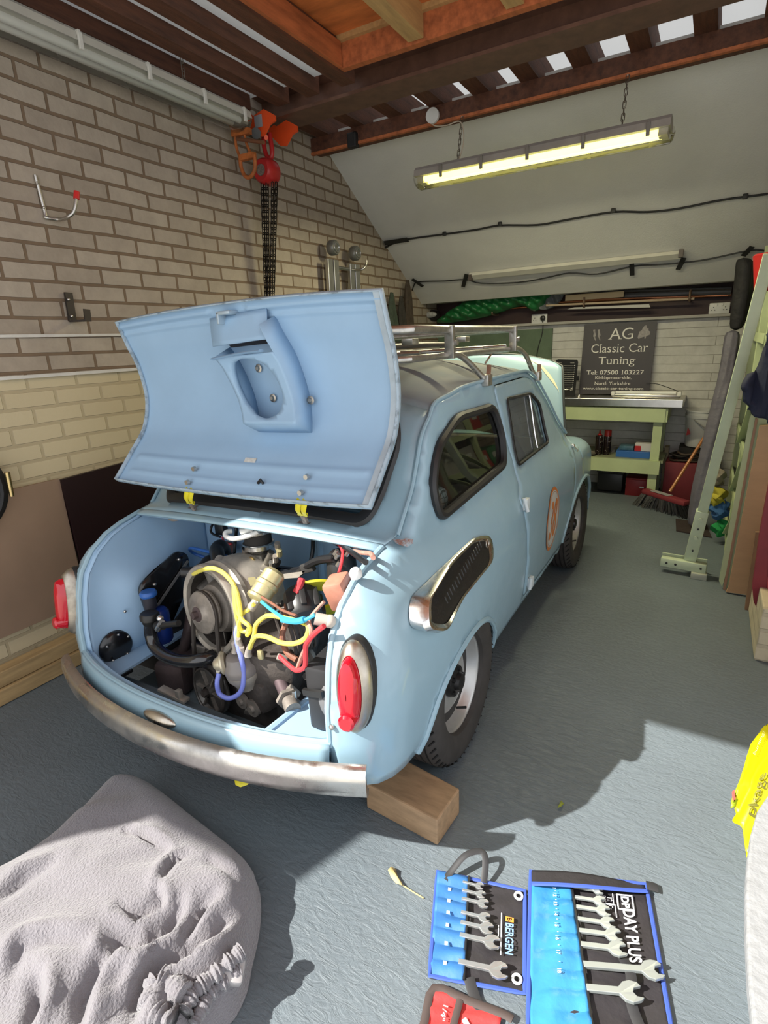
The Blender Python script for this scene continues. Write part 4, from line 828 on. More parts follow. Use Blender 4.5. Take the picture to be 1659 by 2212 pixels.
# ================================================================== ENGINE BAY (car coordinates; measured by depth y)
def EP(u, v, y): return ac(u, v, 'y', y)
alum_d = mat('grimy_aluminium', (.36, .32, .28), .5, .5, noise=.5, nscale=16, rvar=.2)
alum_l = mat('cast_aluminium', (.60, .55, .48), .42, .55, noise=.4, nscale=14, rvar=.2)
grime = mat('grimy_iron', (.11, .092, .082), .6, .3, noise=.6, nscale=14, bump=.4, bscale=40)
grime_p = mat('purple_grime', (.12, .085, .085), .6, .3, noise=.5, nscale=14)
hose = mat('black_hose', (.012, .012, .013), .35)
hoseg = mat('shiny_black_pipe', (.020, .020, .022), .18, coat=.7)
goldm = mat('gold_can', (.62, .55, .30), .38, .7, noise=.2, nscale=12, rvar=.1)
blue = mat('blue_plastic', (.03, .12, .42), .35)
blued = mat('blue_dark', (.01, .035, .22), .35)
yw = mat('yellow_lead', (.78, .68, .12), .5, col2=(.20, .18, .06), nscale=90, thr=(.62, .66))
vio = mat('violet_hose', (.22, .27, .75), .35)
redw = mat('red_wire', (.62, .05, .06), .45); pinkw = mat('faded_wire', (.55, .28, .22), .55, noise=.4, nscale=40)
copper = mat('copper_box', (.52, .22, .15), .45, noise=.3, nscale=20)
cyanw = mat('cyan_wire', (.05, .42, .65), .4); brownw = mat('brown_sleeve', (.25, .10, .06), .6, noise=.4, nscale=30)
# walls of the bay
def IW(i, j):                     # left inner wall: i from opening forward, j up
    y = lerp(.985, 1.56, i); z = lerp(.30, .86, j); y0 = ip(z, EZ, EY) + .02; y = max(y, y0) if i < .5 else y
    y = lerp(y0, 1.56, i); b = math.exp(-(((y - 1.26) / .17) ** 4 + ((z - .50) / .17) ** 4)); return V((-.535 + .07 * b + .015 * sst(i, .5, 1), y, z))
k = MB(); k.grid(IW, 40, 40); bay = k.build('bay_side_wall', paint_in, car, solid=.004, off=0)
k = MB(); k.grid(lambda i, j: (lambda p: V((-p.x, p.y, p.z)))(V((IW(i, j).x * .3 - .535 * .7, IW(i, j).y, IW(i, j).z))), 20, 20); k.build('bay_side_wall', paint_in, car, solid=.004, off=0)
def BK(i, j):
    x = -.53 + 1.06 * i; z = lerp(.28, .87, j); r = 0
    for c in (.10, .20, .30): r += .012 * math.exp(-((x - c) / .010) ** 4) * sst(z, .45, .5) * (1 - sst(z, .76, .80))
    return V((x, 1.57 - r - .02 * (1 - j), z))
k = MB(); k.grid(BK, 130, 30); k.build('bulkhead', paint_in, car, solid=.004, off=0)
k = MB(); k.grid(lambda i, j: V((-.55 + 1.1 * i, lerp(1.27, 1.58, j), .845 + .012 * math.sin(math.pi * i))), 10, 4); k.build('bay_roof', paint_in, car, solid=.004)
k = MB(); k.prism([(-.55, .98), (-.40, .94), (-.43, 1.40), (-.53, 1.50)], lambda a, b: (a, b, .335), lambda a, b: (a, b, .345)); k.build('left_ledge', paint_in, car, smooth=False)
k = MB(); k.prism([(.55, .945), (.36, .90), (.352, .95), (.375, 1.20), (.55, 1.24)], lambda a, b: (a, b, .385), lambda a, b: (a, b, .395)); k.build('right_ledge', paint_in, car, smooth=False)
k = MB(); k.tube([(.350, .93, .392), (.362, 1.08, .392), (.378, 1.22, .392)], .014, 8); k.build('ledge_bead', paint_in, car)
k = MB(); k.loft([[AP(-1 + i / 15, 1.0) + V((0, b, -c)) for i in range(31)] for b, c in ((0, 0), (.03, .004), (.034, .05))], False, False); k.build('apron_return', paint_in, car, solid=.003)
k = MB(); k.box((0, 1.34, .17), (1.10, .46, .02)); k.build('undertray', mat('tray_grey', (.17, .21, .23), .6, noise=.3), car, smooth=False)
k = MB(); 
# black ventilation panel on the left wall
vp = [EP(0, 0, 1)] if False else None
VX = -.452
vo = [(1.135, .60), (1.155, .625), (1.33, .69), (1.375, .66), (1.37, .55), (1.20, .36), (1.165, .38)]
vo = rpoly(vo, .03, 4)
k = MB(); panel(k, vo, [], lambda a, b: V((VX + .02 - .0 * a, a, b)), .05); v = k.build('vent_panel', blackpaint, bay, solid=.012, off=0)
k = MB(); k.beam((VX + .032, 1.16, .49), (VX + .032, 1.365, .635), .004, .010); k.build('vent_rib', mat('rib_grey', (.16, .16, .16), .4), v)
for a, b in ((1.325, .655), (1.20, .60), (1.18, .56)):
    k = MB(); k.ball((VX + .030, a, b), .007); k.build('vent_screw', galv, v)
k = MB(); k.lathe([(0, -.012), (.052, -.010), (.060, -.004), (.064, .006)], V((-.512, 1.055, .388)), (-1, 0.15, 0), 28); c = k.build('round_cover', blackpaint, bay)
for t in (.5, 1.4, 2.6, 4.0, 5.3):
    k = MB(); k.ball((-.498, 1.055 + .05 * math.cos(t), .388 + .05 * math.sin(t)), .005); k.build('cover_screw', galv, c)
k = MB(); k.ball(EP(270, 1321, 1.10), .006); k.build('wall_screw', galv, bay)
# fan housing
eng = car
fc = EP(452, 1318, 1.13); fa = V((.16, .985, -.08)).normalized()       # axis into the car
k = MB(); k.lathe([(.132, .012), (.134, -.002), (.147, -.006), (.153, -.004), (.158, .004), (.158, .022), (.150, .026), (.150, .040), (.160, .048), (.160, .062), (.153, .068), (.156, .085), (.162, .10), (.160, .16), (.150, .21), (.11, .24)], fc, fa, 64); fh = k.build('fan_housing', alum_l, eng, angle=35)
k = MB(); k.lathe([(.132, .012), (.134, .03), (.134, .12), (.02, .14)], fc, fa, 48); k.build('housing_inner', grime, fh)
R = rotm(fa)
for i in range(9):
    a = 2 * math.pi * i / 9 + .3; k = MB()
    k.grid(lambda p, q: fc + R @ V((math.cos(a + .42 * q) * lerp(.075, .134, p), math.sin(a + .42 * q) * lerp(.075, .134, p), .035 + .06 * q)), 4, 4); k.build('fan_blade', mat('blade', (.17, .155, .14), .5, .5, noise=.4), fh, solid=.004, off=0)
fc2 = fc + R @ V((0, -.0, 0))
k = MB(); k.lathe([(.0, .004), (.045, .004), (.082, .02), (.094, .05), (.094, .11)], fc, fa, 40); k.build('fan_hub', alum_d, fh)
pc = fc + fa * -.012
k = MB(); k.lathe([(.012, -.034), (.030, -.034), (.034, -.030), (.060, -.022), (.071, -.020), (.074, -.016), (.064, -.006), (.074, .004), (.074, .010), (.05, .02)], pc, fa, 44); pu = k.build('fan_pulley', alum_d, fh, angle=35)
k = MB(); k.cyl(pc - fa * .052, pc - fa * .02, .013, n=6); k.cyl(pc - fa * .036, pc - fa * .03, .026, n=24); k.build('pulley_nut', grime_p, pu)
# crank pulley and belt
cc = EP(462, 1488, 1.115)
k = MB(); k.lathe([(.020, -.030), (.024, -.012), (.070, -.010), (.082, -.028), (.088, -.026), (.080, -.016), (.080, -.010), (.089, .0), (.089, .006), (.06, .012), (0, .012)], cc, fa, 48); cp = k.build('crank_pulley', mat('pulley_dark', (.16, .15, .14), .35, .6, noise=.4), eng, angle=35)
for i in range(6):
    a = math.pi / 3 * i; k = MB(); k.beam(cc - fa * .016 + R @ V((math.cos(a) * .02, math.sin(a) * .02, 0)), cc - fa * .016 + R @ V((math.cos(a) * .078, math.sin(a) * .078, 0)), .006, .012, up=tuple(fa)); k.build('pulley_spoke', alum_d, cp)
k = MB(); k.cyl(cc - fa * .045, cc, .014, n=6); k.build('crank_bolt', grime, cp)
def bpt(c, r, a, d): return c + fa * d + R @ V((math.cos(a) * r, math.sin(a) * r, 0))
belt = []
upv = R.transposed() @ V((0, 0, 1)); a0 = math.atan2(upv.y, upv.x)
dvec = R.transposed() @ (cc - pc); ad = math.atan2(dvec.y, dvec.x)
for i in range(17): belt.append(bpt(pc, .069, ad + math.pi / 2 + math.pi * i / 16, -.008))
for i in range(17): belt.append(bpt(cc, .085, ad - math.pi / 2 + math.pi * i / 16, -.020))
k = MB(); k.tube(belt, .0075, 8, closed=True); k.build('drive_belt', mat('belt', (.05, .042, .036), .7), eng)
# engine block and lower castings
k = MB()
k.box((.02, 1.32, .30), (.34, .36, .26), None, .03); blk = k.build('engine_block', grime, eng)
for (c, d, r, m_) in ((EP(600, 1420, 1.18), (.20, .22, .16), (.1, .2, .3), grime), (EP(560, 1480, 1.12), (.16, .10, .12), (0, .1, -.2), grime), (EP(400, 1440, 1.22), (.14, .2, .13), (0, 0, .2), grime_p), (EP(620, 1380, 1.28), (.22, .2, .1), (.1, .3, .5), grime)):
    k = MB(); k.box(c, d, Euler(r), .025); k.build('engine_casting', m_, blk)
k = MB()
for i in range(9):
    c = EP(590, 1385, 1.24) + V((.005 * i, 0, -.012 * i + .05)); k.lathe([(0, -.003), (.075, -.003), (.078, 0), (.075, .003), (0, .003)], c, (.35, .35, .87), 28)
k.build('cylinder_fins', grime, blk, angle=30)
k = MB(); k.grid(lambda i, j: (lambda a, r: EP(460, 1400, 1.16) + V((r * math.cos(a) * 1.3, 0, r * math.sin(a) * .6 - .01)))(math.pi * (1 + i), .03 + .06 * j), 16, 3); k.build('lower_shroud', alum_d, blk, solid=.01)
random.seed(3)
for i in range(26):
    u = random.uniform(500, 680); v_ = random.uniform(1400, 1540); y = 1.10 + random.uniform(-.03, .08); c = EP(u, v_, y)
    if c.z < .22 or c.x > .36: continue
    k = MB(); t = random.random()
    if t < .5: k.cyl(c, c + V((random.uniform(-.02, .02), -.02, random.uniform(-.02, .02))), random.uniform(.006, .014), n=6)
    else: k.box(c, (random.uniform(.02, .06), .02, random.uniform(.015, .04)), Euler((random.random(), random.random(), random.random())), .004)
    k.build('bolt_boss' if t < .5 else 'cast_rib', random.choice([grime, grime_p, alum_d]), blk)
for (u, v_, r_) in ((522, 1515, .026), (545, 1530, .03), (660, 1420, .04)):
    k = MB(); c = EP(u, v_, 1.06 if u < 600 else 1.2); k.lathe([(0, -.012), (r_ * .4, -.012), (r_ * .5, -.004), (r_, -.003), (r_, .01)], c, (0.1, 1, 0), 20); k.build('cover_plate', alum_d, blk)
# front-left lower bracket (mount) seen by the apron
k = MB(); c = EP(375, 1500, 1.02); k.box(c, (.12, .03, .012), Euler((0, .2, .1)), .003); k.box(c + V((.03, 0, .012)), (.02, .02, .03), None, .003); k.build('mount_bracket', alum_l, blk)
k = MB(); k.tube([EP(384, 1500, 1.18), EP(395, 1470, 1.18), EP(398, 1440, 1.2), EP(400, 1425, 1.24)], [.05, .035, .022, .022], 12, sm=4); k.build('exhaust_elbow', grime_p, blk)
k = MB(); k.lathe([(0, -.01), (.026, -.01), (.026, .01), (0, .01)], EP(393, 1447, 1.18), (.1, .1, 1), 6); k.build('elbow_flange', grime_p, blk)
k = MB(); k.tube([EP(392, 1425, 1.24), EP(402, 1385, 1.24), EP(410, 1350, 1.26), EP(412, 1330, 1.3)], .022, 10, sm=4); k.build('exhaust_stub', grime_p, blk)
# purple pipe on the right with flange
k = MB(); a, b = EP(580, 1418, 1.17), EP(622, 1508, 1.06); k.cyl(a, b, .020, n=18); d = (b - a).normalized(); k.build('steel_pipe', mat('pipe_purple', (.16, .115, .125), .4, .4, noise=.3), blk)
k = MB(); k.lathe([(0, -.006), (.036, -.006), (.036, .006), (0, .006)], b, d, 6); k.lathe([(.02, 0), (.024, .03), (.024, .05), (0, .05)], b, d, 18); k.build('pipe_flange', alum_d, blk)
for s in (-.026, .026):
    k = MB(); k.cyl(b + V((s, .0, -.02 + .5 * s)), b + V((s, -.0, .02 + .5 * s)), .007, n=6); k.build('flange_bolt', galv, blk)
# oil filler: black cap and curved pipe
cap = EP(324, 1338, 1.085)
k = MB(); k.lathe([(0, .026), (.030, .026), (.034, .02), (.034, .002), (.028, -.002), (.026, -.014), (.022, -.02)], cap, (0.05, .05, 1), 12); k.build('filler_cap', blackp, eng)
k = MB(); k.tube([cap + V((0, 0, -.01)), EP(326, 1370, 1.085), EP(336, 1398, 1.075), EP(360, 1418, 1.06), EP(395, 1428, 1.05), EP(432, 1426, 1.06), EP(462, 1416, 1.10)], .0225, 16, sm=6); k.build('filler_pipe', hoseg, eng)
k = MB(); k.cyl(EP(340, 1352, 1.075), EP(352, 1350, 1.07), .017, n=14); k.cyl(EP(348, 1351, 1.06), EP(386, 1346, 1.06), .011, n=12); k.build('clamp_handle', blackp, eng)
k = MB(); k.ball(EP(346, 1336, 1.07), .012); k.cyl(EP(341, 1360, 1.06), EP(350, 1344, 1.06), .011, n=10); k.build('clamp_screw', chrome, eng)
# blue breather
bc_ = EP(323, 1296, 1.14)
k = MB(); k.lathe([(0, .036), (.026, .036), (.031, .030), (.031, .020), (.028, .016)], bc_, (0, 0, 1), 24); br_ = k.build('breather_filter', blue, eng)
for i in range(22):
    a = 2 * math.pi * i / 22; k = MB(); k.beam(bc_ + V((math.cos(a) * .028, math.sin(a) * .028, -.035)), bc_ + V((math.cos(a) * .028, math.sin(a) * .028, .018)), .004, .004); k.build('filter_rib', blue, br_)
k = MB(); k.cyl(bc_ + V((0, 0, -.03)), bc_ + V((0, 0, .02)), .024, n=20); k.build('filter_core', mat('core', (.02, .02, .03), .6), br_)
k = MB(); k.lathe([(0, -.17), (.032, -.17), (.038, -.16), (.038, -.05), (.030, -.038), (0, -.036)], bc_ + V((.022, .01, -.0)), (0, 0, 1), 28); k.build('catch_can', blued, eng)
# coil (gold can)
a, b = EP(555, 1297, 1.07), EP(597, 1234, 1.15); d = (b - a).normalized(); L_ = (b - a).length
k = MB(); k.lathe([(0, -.004), (.022, -.004), (.032, .0), (.037, .004), (.037, .012), (.034, .016), (.034, L_ * .42), (.037, L_ * .45), (.037, L_ * .56), (.034, L_ * .60), (.034, L_ - .01), (.026, L_), (0, L_)], a, d, 32); co_ = k.build('ignition_coil', goldm, eng, angle=35)
k = MB(); k.tube([a - d * .004, a - d * .03, EP(545, 1306, 1.06), EP(533, 1318, 1.06)], [.014, .011, .010, .009], 12, sm=4); k.build('coil_boot', mat('grey_boot', (.32, .28, .24), .6), co_)
for s in (-.014, .014):
    k = MB(); k.cyl(a + V((s, 0, s * .6)), a + V((s, 0, s * .6)) - d * .014, .004, n=8); k.build('terminal', galv, co_)
k = MB(); k.prism([(535, 1248), (551, 1246), (556, 1262), (541, 1266)], lambda a, b: EP(a, b, 1.16), lambda a, b: EP(a, b, 1.166)); k.build('coil_bracket', goldm, co_)
# distributor with caps and vacuum unit
dc0 = EP(520, 1432, 1.06); dd = V((-.06, -.10, 1)).normalized()
k = MB(); k.lathe([(.030, -.09), (.036, -.07), (.052, -.045), (.054, -.03), (.046, -.026), (.046, -.01)], dc0, dd, 32); di = k.build('distributor_body', alum_l, eng, angle=35)
k = MB(); k.lathe([(.054, -.028), (.056, -.016), (.054, .0), (.046, .010), (.040, .03), (.030, .036), (0, .038)], dc0, dd, 32); k.build('distributor_cap', mat('cap_grey', (.22, .20, .19), .3), di, angle=35)
for (u, v_, u2, v2) in ((508, 1400, 504, 1388), (518, 1392, 514, 1380), (536, 1408, 541, 1394), (524, 1412, 522, 1398)):
    k = MB(); k.tube([EP(u, v_ + 8, 1.045), EP(u, v_, 1.045), EP(u2, v2, 1.04)], [.013, .010, .008], 10); k.build('lead_boot', mat('boot_metal', (.42, .38, .34), .4, .4), di)
k = MB(); k.lathe([(0, -.028), (.010, -.028), (.018, -.022), (.026, -.006), (.036, -.002), (.038, .004), (.030, .012), (0, .014)], EP(480, 1432, 1.03), (.75, .62, .12), 28); va = k.build('vacuum_unit', mat('cream_metal', (.62, .56, .42), .3, .5), di)
k = MB(); k.cyl(EP(471, 1450, 1.02), EP(476, 1448, 1.03), .009, n=10); k.build('vacuum_nozzle', galv, va)
k = MB(); k.box(EP(563, 1414, 1.05), (.018, .012, .03), None, .003); k.build('condenser_tag', goldm, di)
k = MB(); k.tube([EP(473, 1455, 1.015), EP(469, 1476, 1.0), EP(474, 1498, 1.0), EP(492, 1508, 1.0), EP(512, 1502, 1.01), EP(524, 1484, 1.02), EP(526, 1450, 1.03), EP(522, 1425, 1.03), EP(514, 1395, 1.04), EP(510, 1365, 1.06), EP(518, 1345, 1.08), EP(523, 1332, 1.09)], .0078, 10, sm=5); k.build('violet_vacuum_hose', vio, eng)
# yellow plaited leads
leads = [
 [(418, 1240, 1.12), (440, 1230, 1.10), (462, 1228, 1.09), (480, 1236, 1.075), (495, 1250, 1.06), (506, 1266, 1.05), (510, 1290, 1.04), (514, 1320, 1.035), (524, 1340, 1.03), (538, 1352, 1.03), (540, 1362, 1.035), (534, 1372, 1.04)],
 [(500, 1256, 1.055), (510, 1275, 1.045), (516, 1300, 1.04), (520, 1330, 1.035), (516, 1350, 1.03), (522, 1362, 1.035), (534, 1364, 1.04), (538, 1358, 1.04)],
 [(505, 1262, 1.05), (506, 1290, 1.04), (510, 1325, 1.035), (516, 1352, 1.035), (515, 1375, 1.035)],
 [(549, 1305, 1.05), (536, 1318, 1.05), (528, 1322, 1.05), (516, 1338, 1.045), (515, 1352, 1.04)],
 [(540, 1400, 1.04), (549, 1372, 1.03), (553, 1350, 1.03), (568, 1335, 1.03), (582, 1330, 1.03), (610, 1334, 1.02), (645, 1342, 1.01), (662, 1348, 1.0)],
 [(540, 1398, 1.04), (546, 1384, 1.03), (556, 1374, 1.02), (578, 1376, 1.0), (606, 1388, .99), (636, 1390, .985), (658, 1380, .985), (666, 1362, .99), (664, 1348, 1.0)]]
for l in leads:
    k = MB(); k.tube([EP(*q) for q in l], .0070 if len(l) > 7 else .0064, 8, sm=5); k.build('yellow_lead', yw, eng)
# carburettor and its small air filter
af = EP(557, 1163, 1.34)
k = MB(); k.lathe([(0, .040), (.048, .040), (.056, .034), (.056, .026)], af, (0, 0, 1), 32); fl_ = k.build('air_filter', mat('filter_lid', (.45, .45, .44), .25, .8), eng)
for i in range(34):
    a = 2 * math.pi * i / 34; k = MB(); k.beam(af + V((math.cos(a) * .052, math.sin(a) * .052, -.012)), af + V((math.cos(a) * .052, math.sin(a) * .052, .027)), .005, .008); k.build('filter_pleat', mat('pleat', (.16, .14, .13), .6), fl_)
k = MB(); k.lathe([(.048, .026), (.048, -.014)], af, (0, 0, 1), 24); k.build('filter_core', trimdark, fl_)
k = MB(); k.lathe([(.054, -.012), (.058, -.016), (.058, -.030), (.052, -.034), (.030, -.05)], af, (0, 0, 1), 32); k.build('filter_band', chrome, fl_)
k = MB(); k.box(af + V((0, 0, -.085)), (.085, .075, .075), None, .012); k.box(af + V((.01, 0, -.14)), (.07, .07, .05), None, .01); k.cyl(af + V((.05, -.01, -.06)), af + V((.09, -.01, -.08)), .016, n=12); k.cyl(af + V((.045, -.03, -.09)), af + V((.085, -.03, -.03)), .012, n=12); k.lathe([(0, 0), (.06, 0), (.06, .012), (0, .012)], af + V((0, 0, -.18)), (0, 0, 1), 6); cb_ = k.build('carburettor', mat('carb_metal', (.22, .205, .175), .45, .7, noise=.5, nscale=25), eng)
k = MB(); k.torus(af + V((.012, -.055, -.068)), (.1, 1, 0), .016, .0045, 20, 6); k.beam(af + V((-.055, -.05, -.095)), af + V((.02, -.055, -.10)), .008, .008); k.tube([af + V((-.06, -.05, -.09)), af + V((-.03, -.058, -.105)), af + V((.01, -.058, -.10))], .006, 8, sm=3); k.build('choke_lever', mat('brass_lever', (.62, .45, .18), .3, 1), cb_)
for (u, v_) in ((600, 1185), (604, 1200), (596, 1212), (588, 1225), (530, 1200)):
    k = MB(); c = EP(u, v_, 1.31); k.cyl(c, c + V((.01, -.01, .025)), .010, n=8); k.build('carb_fitting', random.choice([goldm, alum_d, galv]), cb_)
# washer-jet looking white tube loop above
wt = mat('white_tube', (.75, .75, .73), .35)
k = MB(); k.tube([EP(558, 1148, 1.27), EP(535, 1158, 1.255), EP(505, 1164, 1.24), EP(488, 1158, 1.24), EP(488, 1150, 1.25), EP(500, 1147, 1.27)], .0085, 10, sm=5); k.cyl(EP(520, 1148, 1.26), EP(546, 1142, 1.28), .012, n=12); k.build('white_pipe', wt, eng)
k = MB(); k.tube([EP(545, 1150, 1.26), EP(540, 1135, 1.27), EP(538, 1124, 1.28)], .004, 6); k.tube([EP(524, 1145, 1.27), EP(528, 1132, 1.28), EP(537, 1124, 1.28)], .004, 6); k.build('filter_clip', wt, eng)
# fuse box and wires on the bulkhead
k = MB(); k.box(EP(478, 1142, 1.50), (.05, .03, .05), None, .005); k.build('relay_box', blackp, eng)
k = MB(); k.prism([(470, 1166), (504, 1172), (502, 1196), (472, 1188)], lambda a, b: EP(a, b, 1.50), lambda a, b: EP(a, b, 1.515)); k.build('brown_plate', mat('brown_board', (.09, .035, .03), .6), eng)
for (m_, pts, r) in (
 (hose, [(466, 1122, 1.5), (456, 1140, 1.47), (458, 1152, 1.47), (476, 1160, 1.47)], .005), (hose, [(480, 1124, 1.5), (500, 1130, 1.46), (510, 1142, 1.44), (508, 1170, 1.44), (506, 1196, 1.42)], .007),
 (redw, [(480, 1160, 1.48), (486, 1172, 1.47), (500, 1176, 1.46)], .004), (brownw, [(486, 1124, 1.5), (498, 1135, 1.46), (514, 1128, 1.45)], .005),
 (hose, [(506, 1195, 1.42), (522, 1210, 1.38), (536, 1216, 1.35)], .005), (blue, [(520, 1218, 1.30), (495, 1204, 1.32), (450, 1192, 1.36), (416, 1184, 1.4), (410, 1188, 1.42), (425, 1198, 1.45), (470, 1212, 1.48), (520, 1225, 1.48)], .0065),
 (galv, [(518, 1218, 1.30), (545, 1226, 1.28), (575, 1236, 1.26)], .004), (vio, [(583, 1208, 1.36), (590, 1216, 1.35), (590, 1228, 1.34)], .010),
 (hose, [(676, 1160, 1.5), (676, 1185, 1.5), (672, 1212, 1.48)], .008), (hose, [(610, 1236, 1.34), (640, 1240, 1.28), (665, 1222, 1.25), (690, 1210, 1.24), (722, 1206, 1.22)], .013),
 (hose, [(600, 1228, 1.38), (640, 1232, 1.33), (660, 1225, 1.28)], .012), (brownw, [(652, 1255, 1.2), (645, 1275, 1.18), (625, 1295, 1.16), (617, 1318, 1.13), (618, 1345, 1.1), (610, 1368, 1.08), (612, 1390, 1.07), (622, 1412, 1.06), (642, 1426, 1.05)], .009),
 (redw, [(652, 1252, 1.195), (646, 1268, 1.175), (640, 1280, 1.165)], .012), (redw, [(700, 1352, .98), (680, 1368, .98), (662, 1390, .98), (660, 1410, .99), (658, 1440, 1.0), (640, 1448, 1.01), (622, 1435, 1.03), (604, 1418, 1.05)], .007),
 (pinkw, [(664, 1345, 1.0), (672, 1360, .99), (668, 1385, .99), (655, 1410, 1.0), (640, 1450, 1.02)], .006), (pinkw, [(700, 1300, 1.05), (680, 1322, 1.04), (668, 1340, 1.02), (674, 1365, 1.0)], .005),
 (cyanw, [(565, 1300, 1.06), (590, 1320, 1.03), (620, 1338, 1.0), (655, 1340, .99), (680, 1328, 1.0)], .005), (cyanw, [(610, 1338, 1.0), (640, 1342, .99), (658, 1338, .99)], .009),
 (brownw, [(566, 1290, 1.06), (590, 1305, 1.04), (610, 1318, 1.02), (640, 1330, 1.0)], .004), (galv, [(574, 1322, 1.05), (576, 1330, 1.05), (600, 1318, 1.03), (612, 1312, 1.02)], .0025),
 (redw, [(712, 1168, 1.3), (730, 1175, 1.28), (740, 1190, 1.24), (738, 1215, 1.2), (732, 1238, 1.16)], .005), (hose, [(700, 1160, 1.4), (720, 1170, 1.32), (748, 1185, 1.24), (770, 1200, 1.16), (790, 1215, 1.1)], .008),
 (hose, [(738, 1150, 1.32), (755, 1170, 1.3), (752, 1195, 1.25), (745, 1200, 1.22)], .004), (pinkw, [(712, 1165, 1.35), (740, 1180, 1.3), (770, 1192, 1.25), (800, 1196, 1.2), (806, 1205, 1.15)], .007)):
    k = MB(); k.tube([EP(*q) for q in pts], r, 8, sm=5); k.build('wire' if r < .0075 else 'hose', m_, eng)
k = MB(); k.box(EP(700, 1160, 1.42), (.12, .02, .012), Euler((0, .15, -.1)), .003); k.build('wire_clip', blackp, eng)
k = MB(); a = EP(665, 1226, 1.25); k.box(a, (.05, .02, .03), Euler((0, -.35, 0)), .004); k.build('hose_clamp', trimdark, eng)
k = MB(); k.prism([(612, 1240), (660, 1233), (644, 1248), (614, 1250)], lambda a, b: EP(a, b, 1.24), lambda a, b: EP(a, b, 1.245)); k.build('white_bracket', alum_l, eng)
# black inlet elbows above the fan housing
k = MB(); k.tube([EP(395, 1236, 1.20), EP(420, 1236, 1.22), EP(440, 1226, 1.25), EP(452, 1214, 1.28), EP(470, 1216, 1.30)], [.021, .021, .024, .026, .022], 12, sm=4); k.build('inlet_hose', hose, eng)
k = MB(); k.tube([EP(474, 1222, 1.24), EP(470, 1200, 1.27), EP(468, 1188, 1.30), EP(476, 1180, 1.33), EP(484, 1190, 1.36), EP(488, 1210, 1.4)], .026, 14, sm=4); k.build('inlet_hose', hose, eng)
k = MB(); k.tube([EP(474, 1222, 1.2), EP(472, 1215, 1.22), EP(476, 1208, 1.24)], .017, 10); k.build('hose_stub', alum_l, eng)
# blower (black) and pipe on the right of the fan
k = MB(); c = EP(655, 1312, 1.18); k.lathe([(0, -.05), (.045, -.05), (.055, -.04), (.060, .02), (.056, .05), (.03, .06), (0, .06)], c, (-.5, .5, .35), 20)
for i in range(8):
    a = 2 * math.pi * i / 8; Rr = rotm((-.5, .5, .35)); k.box(c + Rr @ V((math.cos(a) * .056, math.sin(a) * .056, 0)), (.018, .018, .07), Rr, .003)
k.build('dynamo', mat('dynamo_black', (.022, .022, .023), .4), eng)
k = MB(); k.lathe([(.05, 0), (.098, .0), (.10, .004), (.098, .010), (.05, .010)], EP(688, 1296, 1.26), (-.5, .7, .5), 36); k.build('yellow_disc', mat('yellow_disc', (.50, .45, .03), .4), eng)
k = MB(); c = EP(615, 1360, 1.15)
for i in range(6): k.torus(c + V((.008 * i, .012 * i, -.002 * i)), (.45, .75, .1), .085 - .004 * i, .0055, 32, 6)
k.build('cooling_rings', grime, eng)
k = MB(); k.lathe([(0, .01), (.082, .012), (.07, .06), (0, .07)], c, (.45, .75, .1), 28); k.build('cylinder_cowl', grime, eng)
# right side: reservoir, copper box, regulator, black box
k = MB(); k.box(EP(735, 1277, 1.12), (.062, .075, .085), Euler((.15, -.25, .2)), .010); k.build('copper_box', copper, eng)
k = MB(); k.lathe([(0, .014), (.012, .012), (.018, .003), (.017, -.01)], EP(768, 1238, 1.12), (0, -.4, 1), 18); k.build('white_cap', wt, eng)
k = MB(); c = EP(738, 1222, 1.27); k.lathe([(0, .05), (.03, .048), (.045, .03), (.048, -.03), (.03, -.05)], c, (0, 0, 1), 20); k.build('pump_body', blackp, eng)
for (u, v_) in ((722, 1198), (725, 1206), (748, 1200), (728, 1222)):
    k = MB(); c = EP(u, v_, 1.22); k.cyl(c, c + V((.012, 0, .016)), .006, n=8); k.build('pump_bolt', galv, eng)
k = MB(); a, b = EP(680, 1336, 1.0), EP(712, 1342, 1.02); k.cyl(a, b, .016, n=16); k.ball(b, .0175); k.build('white_sleeve', mat('cream_tape', (.55, .50, .44), .6, noise=.2), eng)
k = MB(); k.box((.485, 1.07, .50), (.075, .15, .20), Euler((0, 0, .1)), .012); bb_ = k.build('black_case', mat('case_black', (.022, .022, .024), .45), eng)
k = MB(); k.beam((.45, .99, .52), (.52, .985, .535), .012, .018); k.build('case_strap', blackp, bb_)
k = MB(); k.lathe([(0, -.03), (.10, -.03), (.115, 0), (.115, .01)], V((.515, 1.10, .50)), (1, 0, 0), 28); k.build('round_shell', mat('shell_grey', (.14, .14, .145), .5), eng)
# cloth ring at the top left of the bay
k = MB(); k.tube([EP(362, 1106, 1.40), EP(364, 1116, 1.39), EP(374, 1121, 1.38), EP(386, 1118, 1.38), EP(390, 1108, 1.40)], .010, 8, sm=4); k.build('rope_loop', mat('tan_rope', (.36, .30, .24), .9), eng)
